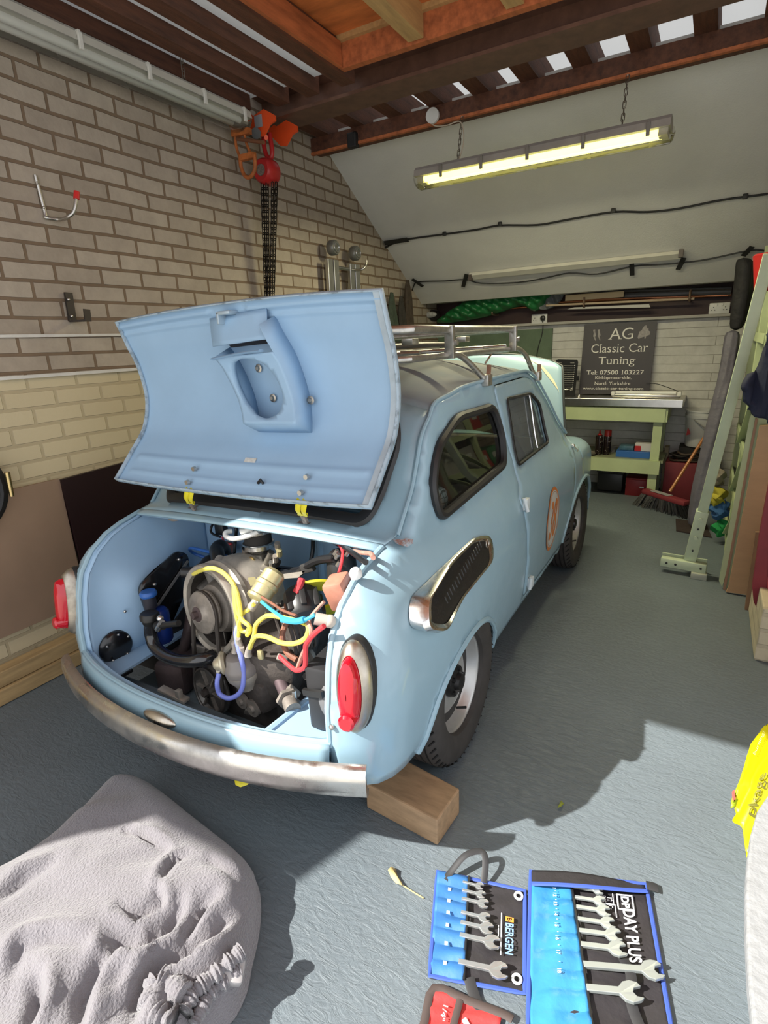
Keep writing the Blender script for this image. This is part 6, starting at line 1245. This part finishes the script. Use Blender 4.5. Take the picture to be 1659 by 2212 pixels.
# navy garment hanging
gq = [(1668, 720), (1650, 745), (1636, 790), (1612, 832), (1618, 845), (1622, 893), (1650, 902), (1700, 905), (1700, 720)]
P_ = [at(u, v, 'y', 3.2) for u, v in gq]; P4 = sm2([(p.x, p.z) for p in P_], 3)
k = MB(); panel(k, P4, [], lambda a, b: V((a, 3.16 + .02 * math.sin(a * 60 + b * 8) + .015 * math.sin(a * 110), b)), .02); tag(k.build('navy_garment', mat('navy_cloth', (.018, .022, .05), .85, bump=.3, bscale=40), solid=.03), 'navy work garment hanging over the shelving at the right edge', 'garment')
# red funnel/bag top right, coloured cloths at the shelf foot
k = MB(); q = at(1662, 560, 'y', 3.9); k.lathe([(.05, -.16), (.075, 0), (.08, .02), (.07, .03)], q, (0, 0, 1), 24); tag(k.build('red_container', red), 'red container high on the shelving at the right edge', 'container')
for (u, v, r_, c, nm) in ((1548, 1072, .07, (.42, .36, .04), 'yellow'), (1553, 1100, .07, (.04, .12, .30), 'blue'), (1556, 1140, .06, (.02, .30, .08), 'bright green'), (1549, 1030, .06, (.20, .17, .13), 'olive')):
    q = at(u, v, 'x', .17); q = at(u, v, 'y', 4.25); k = MB(); k.ball(q, (r_ * .8, r_ * .8, r_ * .9), 28, 20)
    k.v = [p + V((math.sin(p.z * 90 + p.y * 40), math.sin(p.x * 80 + p.z * 50), math.sin(p.y * 95 + p.x * 60))) * r_ * .22 for p in k.v]; tag(k.build('cleaning_cloth', mat('cloth_' + nm.replace(' ', '_'), c, .9)), '%s crumpled cloth hanging at the foot of the green shelving' % nm, 'cloth', None)
# ================================================================== FOREGROUND ON THE FLOOR
# timber block behind the rear wheel
bk_ = MB(); A = [(-.801, 1.165), (-.54, 1.144), (-.528, 1.285), (-.79, 1.325)]
bk_.prism(A, lambda a, b: V((a, b, .001)), lambda a, b: V((a, b, .098)))
m_ = mat('block_timber', (.42, .27, .15), .65, noise=.35, nscale=5, stretch=(2, 9, 9)); tag(bk_.build('timber_block', m_, smooth=False, bevel=.005), 'brown sawn timber block on the floor behind the rear wheel', 'timber block')
# leaf and debris
k = MB(); lf = [at(*q, 'z', .006) for q in ((838, 1880), (845, 1874), (855, 1882), (860, 1895), (870, 1912), (868, 1917), (855, 1908), (845, 1898))]; k.add([p + V((0, 0, .004 * (i % 3))) for i, p in enumerate(lf)], [tuple(range(len(lf)))]); k.tube([lf[4], at(890, 1925, 'z', .004), at(915, 1940, 'z', .003)], .0018, 5, sm=3)
tag(k.build('dry_leaf', mat('leaf', (.58, .46, .20), .7), solid=.001), 'dry yellow leaf with a long stalk on the sunlit floor', 'leaf')
k = MB(); lf = [at(*q, 'z', .006) for q in ((1204, 1745), (1212, 1732), (1218, 1736), (1212, 1745))]; k.add([p + V((0, 0, .006 * (i % 2))) for i, p in enumerate(lf)], [tuple(range(len(lf)))]); tag(k.build('green_leaf', mat('leaf_green', (.30, .36, .05), .6), solid=.001), 'tiny green leaf on the shaded floor right of the timber block', 'leaf')
# ---------------- tool rolls
navy = mat('roll_blue', (.04, .17, .44), .55, noise=.15, nscale=20, bump=.25, bscale=25); bright = mat('roll_bright_blue', (.05, .28, .60), .35, noise=.25, nscale=10, bump=.3, bscale=14, bdist=.02)
blk_n = mat('roll_black', (.028, .025, .028), .6, bump=.35, bscale=14, bdist=.02); bind = mat('roll_binding', (.05, .10, .42), .5); wink = mat('print_white', (.72, .74, .76), .5)
spm = mat('spanner_steel', (.66, .68, .68), .25, .75, noise=.2, nscale=30); spd = mat('spanner_satin', (.42, .46, .45), .4, .55)
def quadmap(q):
    P_ = [at(u, v, 'z', .004) for u, v in q]
    return lambda s, t, h=0.0: (P_[0] * (1 - s) * (1 - t) + P_[1] * s * (1 - t) + P_[2] * s * t + P_[3] * (1 - s) * t) + V((0, 0, h))
def wave(s, t): return .003 + .003 * math.sin(s * 9 + t * 5) + .002 * math.sin(t * 23 + s * 4)
def spanner(A, B_, w_, lab, grp, m_, up=.008, open2=True):
    A, B_ = V(A), V(B_); d = (B_ - A); L_ = d.length; d.normalize(); s = V((-d.y, d.x, 0)); t = thing('open_spanner', A.lerp(B_, .5), lab, 'spanner', grp); z0 = A.z
    out = []
    r = w_
    # jaw outline around the end B with an opening turned 15 degrees
    ca = math.radians(15); 
    pts = [(-L_ + .0, -.32 * r), (-r * 1.3, -.32 * r), (-r * .8, -.85 * r), (-.1 * r, -1.02 * r), (.75 * r, -.72 * r), (1.05 * r, -.42 * r), (.35 * r, -.38 * r), (.05 * r, -.05 * r), (.22 * r, .35 * r), (.95 * r, .62 * r), (.62 * r, .95 * r), (-.1 * r, 1.02 * r), (-.8 * r, .85 * r), (-r * 1.3, .32 * r), (-L_, .32 * r)]
    h = max(.0035, r * .22)
    P3 = [B_ + d * a + s * b for a, b in pts]; k = MB()
    k.prism([(i, 0) for i in range(len(P3))], lambda i, _: V((P3[int(i)].x, P3[int(i)].y, lerp(A.z, B_.z, min(1, max(0, 1 + pts[int(i)][0] / L_))) - h)), lambda i, _: V((P3[int(i)].x, P3[int(i)].y, lerp(A.z, B_.z, min(1, max(0, 1 + pts[int(i)][0] / L_))) + h)))
    k.build('spanner_body', m_, t, smooth=False, bevel=.0012)
def roll1():                       # the smaller roll
    Q = quadmap(((945, 1886), (1134, 1928), (1133, 2150), (928, 2112)))
    t = thing('tool_roll', Q(.5, .5), 'smaller blue and black tool roll with BERGEN lettering lying on the sunlit floor', 'tool roll')
    k = MB(); k.grid(lambda i, j: Q(i, j, wave(i, j)), 30, 40); k.build('backing', blk_n, t, solid=.002)
    k = MB(); k.grid(lambda i, j: Q(i * .37, j, .006 + wave(i * .37, j) + .008 * abs(math.sin(j * 7 * math.pi)) * math.sin(min(1, i * 1.0) * math.pi * .5 + .2)), 12, 84); k.build('pocket_panel', navy, t, solid=.001)
    k = MB(); k.tube([Q(a, b, .007) for a, b in [(x, 0) for x in np.linspace(0, 1, 8)] + [(1, x) for x in np.linspace(.1, 1, 8)] + [(x, 1) for x in np.linspace(.9, 0, 8)] + [(0, x) for x in np.linspace(.9, .1, 8)]], .0045, 6, closed=True, flat=(1.2, .6)); k.build('binding', bind, t)
    k = MB(); k.tube([Q(.37, b, .014) for b in np.linspace(0, 1, 20)], .0035, 6); k.build('pocket_hem', blackp, t)
    for a, b in ((.93, .085), (.92, .90)):
        k = MB(); k.torus(Q(a, b, .010), (0, 0, 1), .0095, .0035, 24, 6); k.build('eyelet', white_pl, t)
    for i, b in enumerate((.20, .32, .44, .56, .73, .90)):
        k = MB(); k.grid(lambda p, q: Q(.14 + .035 * p, b - .02 + .035 * q, .017), 2, 2); k.build('size_tag', wink, t)
    def WR(s, s0, s1, t0, t1, m_, off=.012):      # reads downwards, tops to the right
        k = MB(); write(k, s, lambda a, b: Q(lerp(s0, s1, b), lerp(t0, t1, a), .0105), off); k.build('lettering', m_, t, smooth=False)
    WR('BERGEN', .79, .88, .40, .70, mat('letter_blue', (.25, .45, .80), .5), .02); 
    k = MB(); k.grid(lambda p, q: Q(.79 + .09 * p, .335 + .05 * q, .0105), 2, 2); k.build('orange_badge', mat('letter_orange', (.85, .30, .05), .5), t)
    WR('B', .81, .86, .345, .375, wink, .02)
    for s_, a, b in ((.74, .31, .72), (.71, .44, .58)):
        k = MB(); k.grid(lambda p, q: Q(s_ + .012 * p, lerp(a, b, q), .0105), 1, 4); k.build('small_print', wink, t)
    k = MB(); c = Q(.17, .05, .02); e = Q(.46, .01, .012); k.tube([Q(.10, .10, .015), Q(.16, .02, .022), c.lerp(e, .3) + V((0, .045, .03)), c.lerp(e, .7) + V((.01, .065, .035)), e + V((.01, .04, .03)), e + V((.02, .0, .0))], .009, 8, sm=5, flat=(1, .25)); k.build('strap', mat('strap_black', (.03, .03, .032), .6), t)
    k = MB(); k.tube([Q(.42, .97, .012), Q(.46, 1.05, .008), Q(.50, 1.12, .005), Q(.58, 1.2, .005)], .013, 8, sm=4, flat=(1, .15)); k.build('strap', MATS['strap_black'], t)
    names = ('topmost and smallest', 'second from the top', 'third from the top', 'fourth from the top', 'fifth from the top', 'sixth from the top', 'lowest and largest, alone')
    for i, (b, l_, w_) in enumerate(((.10, .50, .010), (.19, .52, .011), (.28, .55, .0125), (.42, .57, .013), (.52, .60, .015), (.64, .66, .017), (.88, .74, .019))):
        A = Q(.30, b - .02, .014); B2 = Q(l_, b + .01, .022); spanner(A, B2, w_, 'polished open-ended spanner in the smaller roll, ' + names[i], 'spanners in the smaller roll', spm)
roll1()
def roll2():
    Q = quadmap(((1146, 1886), (1395, 1914), (1452, 2240), (1140, 2240)))
    t = thing('tool_roll', Q(.5, .5), 'larger bright blue and black tool roll with DAY PLUS lettering on the sunlit floor', 'tool roll')
    k = MB(); k.grid(lambda i, j: Q(i, j, wave(i, j)), 30, 50); k.build('backing', blk_n, t, solid=.002)
    edge = lambda j: lerp(.34, .44, j)
    k = MB(); k.grid(lambda i, j: Q(.01 + i * edge(j), .08 + j * .92, .007 + wave(i, j) + .006 * abs(math.sin(j * 8 * math.pi)) * i), 16, 96); k.build('pocket_panel', bright, t, solid=.001)
    k = MB(); k.tube([Q(a, b, .008) for a, b in [(x, 0) for x in np.linspace(0, 1, 9)] + [(1, x) for x in np.linspace(.1, 1, 9)] + [(x, 1) for x in np.linspace(.9, 0, 9)] + [(0, x) for x in np.linspace(.9, .1, 9)]], .0045, 6, closed=True, flat=(1.2, .6)); k.build('binding', bind, t)
    k = MB(); k.grid(lambda i, j: Q(lerp(.01, .99, i), lerp(.0, .13 - .05 * i + .025 * math.sin(i * math.pi), j), .012 + .010 * j + .010 * math.sin(i * 4)), 24, 6); fl_ = k.build('top_flap', blk_n, t, solid=.002)
    k = MB(); k.tube([Q(lerp(.01, .99, i), .13 - .05 * i + .025 * math.sin(i * math.pi), .024 + .010 * math.sin(i * 4)) for i in np.linspace(0, 1, 20)], .005, 6, flat=(1.2, .7)); k.build('flap_binding', bind, fl_)
    k = MB(); k.tube([Q(.015 + edge(j), .08 + j * .92, .016) for j in np.linspace(0, 1, 20)], .0035, 6); k.build('pocket_hem', blackp, t)
    k = MB(); k.tube([Q(1.0, .02, .012), Q(1.05, .025, .012), Q(1.09, .03, .010)], .013, 8, flat=(1, .2)); k.build('roll_tie', MATS['strap_black'], t)
    k = MB(); k.tube([Q(.64, .34, .012), Q(.68, .48, .012), Q(.73, .60, .014), Q(.76, .70, .02), Q(.74, .84, .014), Q(.78, .97, .012)], .008, 6, sm=4, flat=(1.5, .3)); k.build('roll_tie', MATS['strap_black'], t)
    def WR(s, s0, s1, t0, t1, m_=wink, off=.012, sh=0.0):
        k = MB(); write(k, s, lambda a, b: Q(lerp(s0, s1, b), lerp(t0, t1, a), .0125 if s0 > .5 else .021), off, sh); k.build('lettering', m_, t, smooth=False)
    for s, b in (('11', .13), ('12', .19), ('13', .255), ('14', .325), ('15', .40), ('16', .485), ('17', .575), ('18', .685)): WR(s, .185 + .04 * b, .215 + .04 * b, b - .012, b + .014, off=.02)
    for b in (.16, .225, .29, .36, .445, .53, .63):
        k = MB(); k.grid(lambda p, q: Q(.20 + .04 * b + .012 * p, b + .004 * q, .021), 1, 1); k.build('size_dash', wink, t)
    WR('DAY PLUS', .765, .865, .235, .60, off=.025, sh=0.0)
    for (pts) in ([(.735, .125), (.735, .235), (.86, .235), (.86, .125), (.735, .125)],):
        k = MB(); k.tube([Q(a, b, .013) for a, b in resamp(pts[:-1], .02)], .0022, 4, closed=True); k.build('badge_frame', wink, t)
    WR('DP', .765, .83, .135, .225, off=.04)
    WR('12', .65, .69, .155, .185, off=.01); WR('PCS', .60, .64, .145, .195, off=.012); WR('Cr', .65, .69, .215, .245, off=.01)
    for pts in ([(.585, .125), (.585, .205), (.70, .205), (.70, .125)], [(.585, .265), (.585, .21), (.71, .21), (.71, .30)]):
        k = MB(); k.tube([Q(a, b, .013) for a, b in pts], .0016, 4); k.build('print_frame', wink, t)
    names = ('topmost, tucked under the flap', 'second from the top', 'third from the top', 'fourth from the top', 'fifth from the top', 'sixth from the top', 'long one reaching across the lettering', 'lowest one in view')
    for i, (b, l_, w_) in enumerate(((.135, .58, .011), (.215, .585, .0135), (.285, .61, .015), (.37, .635, .0155), (.45, .67, .017), (.54, .69, .0185), (.665, .93, .021), (.80, .75, .022))):
        A = Q(.36 + .08 * b, b - .03, .016); B2 = Q(l_, b + .005, .026); spanner(A, B2, w_, 'satin open-ended spanner in the larger roll, ' + names[i], 'spanners in the larger roll', spd)
roll2()
# red roll at the bottom edge
Q = quadmap(((938, 2140), (1085, 2196), (1060, 2300), (895, 2290))); rr_ = thing('tool_roll', Q(.5, .3), 'red tool roll with dark binding at the bottom edge of the floor', 'tool roll')
k = MB(); k.grid(lambda i, j: Q(i, j, .004 + wave(i, j)), 20, 16); k.build('backing', mat('roll_red', (.72, .05, .05), .5, bump=.3, bscale=16, bdist=.02), rr_, solid=.002)
k = MB(); k.tube([Q(a, b, .010) for a, b in ((0, 1), (0, .5), (0, 0), (.5, -.0), (1, 0), (1.15, .05))], .007, 6, sm=3, flat=(1.3, .5)); k.tube([Q(.40, .05, .012), Q(.40, .5, .012), Q(.40, 1, .012)], .006, 6, flat=(1.3, .5)); k.build('binding', mat('dark_brown_tape', (.07, .05, .045), .7), rr_)
for a0, s in ((.16, '1/4" 5/16'), ):
    k = MB(); write(k, s, lambda a, b: Q(.20 + .07 * b, .22 + .6 * a, .014), .01); k.build('lettering', wink, rr_, smooth=False)
k = MB(); k.tube([Q(.52, .35, .014), Q(.62, .48, .014), Q(.75, .85, .012)], .006, 6, flat=(1, .4)); k.build('white_tie', wink, rr_)
# ---------------- grey car cover heap
outl = [(-60, 1935), (0, 1893), (60, 1855), (120, 1815), (180, 1752), (235, 1700), (285, 1686), (335, 1700), (420, 1765), (510, 1835), (548, 1875), (560, 1920), (556, 1990), (540, 2060), (530, 2110), (505, 2165), (470, 2200), (430, 2250), (380, 2330), (100, 2500), (-200, 2420), (-260, 2150)]
O2 = sm2([(p.x, p.y) for p in [at(u, v, 'z', .05) for u, v in outl]], 3)
from mathutils import noise as mn
CR = [(.016, .050, [(528, 1925), (513, 1957), (466, 2004), (416, 2048), (343, 2084), (318, 2120), (286, 2210)]), (.014, .035, [(387, 1972), (362, 2012), (307, 2051), (240, 2045)]),
 (.016, .036, [(271, 2051), (217, 2095), (181, 2156), (174, 2230)]), (.014, .035, [(80, 2130), (84, 2175), (60, 2230)]), (.008, .028, [(271, 1795), (315, 1809), (362, 1834)]), (.010, .022, [(350, 1910), (376, 1863), (405, 1850)]),
 (.016, .022, [(32, 2105), (54, 2058), (108, 2048), (185, 2055)]), (.018, .020, [(0, 1955), (60, 1900), (120, 1870)]), (.012, .026, [(450, 1860), (490, 1880), (520, 1900)]), (.010, .026, [(340, 1935), (350, 1960), (300, 1990), (262, 1975)]),
 (.012, .028, [(470, 1935), (440, 1960), (420, 1990), (395, 2030)]), (.014, .026, [(230, 2212), (290, 2160), (330, 2100), (400, 2075)])]
CR = [(a, b, [tuple(at(u, v, 'z', .13))[:2] for u, v in c]) for a, b, c in CR]
def heap(x, y):
    best = segd(x, y, O2); e = min(1, best / .085); h = .125 * math.sqrt(max(0, 1 - (1 - e) ** 2)) + .02 * min(1, best / .3)
    # folds run from the left towards the gathered hem on the right
    u = x * .80 + y * .60; v = -x * .60 + y * .80
    hx, hy = -.86, .50; dd = math.hypot(x - hx, y - hy); th = math.atan2(y - hy, x - hx)
    fan = math.sin(th * 11 + 2.0 * mn.noise(V((x * 3, y * 3, 0)))) * math.exp(-(dd / .42) ** 2)
    f = .016 * math.sin(v * 26 + 3 * mn.noise(V((u * 2, v * 3, 4)))) * mn.noise(V((x * 2.2, y * 2.2, 9))) * 2 + .020 * mn.noise(V((x * 5, y * 5, 1))) + .008 * (1 - abs(mn.noise(V((u * 4, v * 12, 2)))) * 2)
    for (w0, dp, P_) in CR:
        dmin, g = 9, 0
        for i in range(len(P_) - 1):
            ax, ay = P_[i]; bx, by = P_[i + 1]; dx, dy = bx - ax, by - ay; LL = dx * dx + dy * dy; t = max(0, min(1, ((x - ax) * dx + (y - ay) * dy) / LL)); q = math.hypot(x - ax - dx * t, y - ay - dy * t)
            if q < dmin: dmin = q; g = (i + t) / (len(P_) - 1); sd_ = 1 if (dx * (y - ay) - dy * (x - ax)) > 0 else -1
        tp_ = math.sin(math.pi * min(1, max(0, g * .92 + .04))) ** .5
        f += tp_ * dp * (-math.exp(-(dmin / w0) ** 2) + .75 * math.exp(-((dmin - 2.0 * w0 * sd_) / (1.3 * w0)) ** 2))
    f += -.0 * math.exp(-((v - .93 - .05 * math.sin(u * 9)) / .018) ** 2) * math.exp(-((u + .62) / .16) ** 2)
    return V((x, y, .003 + h + f * sst(best, 0, .11)))
tw = mat('plush_grey', (.215, .203, .222), .95, noise=.10, nscale=14, bump=.9, bscale=170, bdist=.006, sheen=.5)
k = MB(); panel(k, O2, [], heap, .013); cvh = k.build('car_cover', tw, None, angle=180); tag(cvh, 'crumpled light grey plush car cover heaped on the floor at the lower left', 'car cover')
def hemline(pts, r, nr, z):
    P_ = smooth([at(u, v, 'z', z) for u, v in pts], 16); k = MB(); n = len(P_)
    k.tube(P_, [r * (1 + .20 * math.sin(i * .9 + 2 * math.sin(i * .37)) + .18 * math.sin(i * .41) + .1 * math.sin(i * 1.9)) for i in range(n)], 10); return k.build('gathered_hem', tw, cvh, angle=180)
hemline([(522, 2055), (500, 2075), (470, 2100), (440, 2125), (415, 2150), (398, 2185)], .016, 30, .12)
hemline([(520, 2095), (490, 2115), (460, 2140), (440, 2170), (420, 2212)], .014, 30, .10)
hemline([(398, 2150), (360, 2120), (335, 2125), (325, 2160), (335, 2190), (370, 2205)], .020, 22, .135)
k = MB(); q = at(503, 2098, 'z', .10); k.box(q, (.05, .05, .03), Euler((.3, .3, .6)), .008); k.build('white_tab', mat('white_tab', (.42, .40, .40), .7), cvh)
# ---------------- carrier bag and pale slab at the right edge
yb = mat('bag_yellow', (.68, .62, .0), .4); yg = mat('bag_green', (.30, .42, .02), .45)
bg_ = thing('carrier_bag', (.36, 1.75, 0), 'bright yellow carrier bag with green edge standing at the right edge', 'bag')
bo = [(1700, 1560), (1659, 1580), (1620, 1625), (1597, 1690), (1583, 1735), (1592, 1755), (1583, 1765), (1600, 1800), (1613, 1850), (1616, 1880), (1700, 1880)]
def yb_y(v): return ip(v, [1560, 1880], [1.98, 1.50])
def BGp(u, v, o=0.0): y = yb_y(v); p = at(u, v, 'z', ip(v, [1560, 1700, 1880], [.12, .16, .02])); return p + V((0, 0, o))
k = MB(); panel(k, bo, [], lambda u, v: BGp(u, v, .012 * math.sin(u * .09 + v * .05) + .03 * min(1, (u - 1583) / 60)), 9); k.build('bag_body', yb, bg_, solid=.004, angle=70)
bi = [(1659, 1578), (1620, 1622), (1597, 1688), (1581, 1728), (1578, 1750), (1588, 1745), (1606, 1700), (1622, 1650), (1640, 1612)]
k = MB(); panel(k, bi, [], lambda u, v: BGp(u, v, .006), 9); k.build('green_gusset', yg, bg_, solid=.003)
k = MB(); panel(k, [(1579, 1722), (1584, 1718), (1587, 1738), (1580, 1742)], [], lambda u, v: BGp(u, v, .02), 6); k.build('red_print', mat('print_red', (.7, .1, .08), .5), bg_)
def bag_text(s, u0, v0, u1, v1, hgt, m_, off):
    d = V((u1 - u0, v1 - v0)); L_ = d.length; dn = d / L_; nn = V((dn.y, -dn.x)); nn = V((-abs(dn.y), -dn.x if dn.y < 0 else dn.x))
    nn = V((dn.y, -dn.x))
    k = MB(); write(k, s, lambda a, b: (lambda u, v: BGp(u, v, .016 + .012 * math.sin(u * .09 + v * .05) + .03 * min(1, (u - 1583) / 60)))(u0 + d.x * a + nn.x * b * hgt, v0 + d.y * a + nn.y * b * hgt), off); k.build('lettering', m_, bg_, smooth=False)
bag_text('pkage', 1630, 1790, 1656, 1705, 26, mat('bag_ink', (.16, .15, .02), .5), .01)
bag_text('burning!', 1628, 1655, 1648, 1612, 7, mat('bag_ink2', (.75, .78, .45), .5), .0)
# pale speckled slab
so_ = [(1700, 1660), (1662, 1712), (1636, 1750), (1622, 1800), (1614, 1860), (1611, 1930), (1612, 2010), (1617, 2120), (1628, 2220), (1660, 2420), (1900, 2420), (1900, 1660)]
P_ = [at(u, v, 'z', .34) for u, v in so_]; k = MB(); k.prism([(p.x, p.y) for p in P_], lambda a, b: V((a, b, .31)), lambda a, b: V((a, b, .34)))
sl_ = thing('pale_stool', (.33, 1.1, 0), 'white speckled round-cornered slab seat at the right edge beside the yellow bag', 'stool')
k.build('slab_top', mat('speckled_white', (.30, .31, .32), .8, bump=.5, bscale=45, noise=.12, nscale=60), sl_, smooth=False, bevel=.006)
xs = [p.x for p in P_]; ys = [p.y for p in P_]
for x, y in ((.33, max(ys) - .22), (.33, min(ys) + .15), (.55, max(ys) - .22), (.55, min(ys) + .15)):
    k = MB(); k.cyl((x, y, 0.001), (x, y, .31), .02, n=14); k.build('leg', galv, sl_)
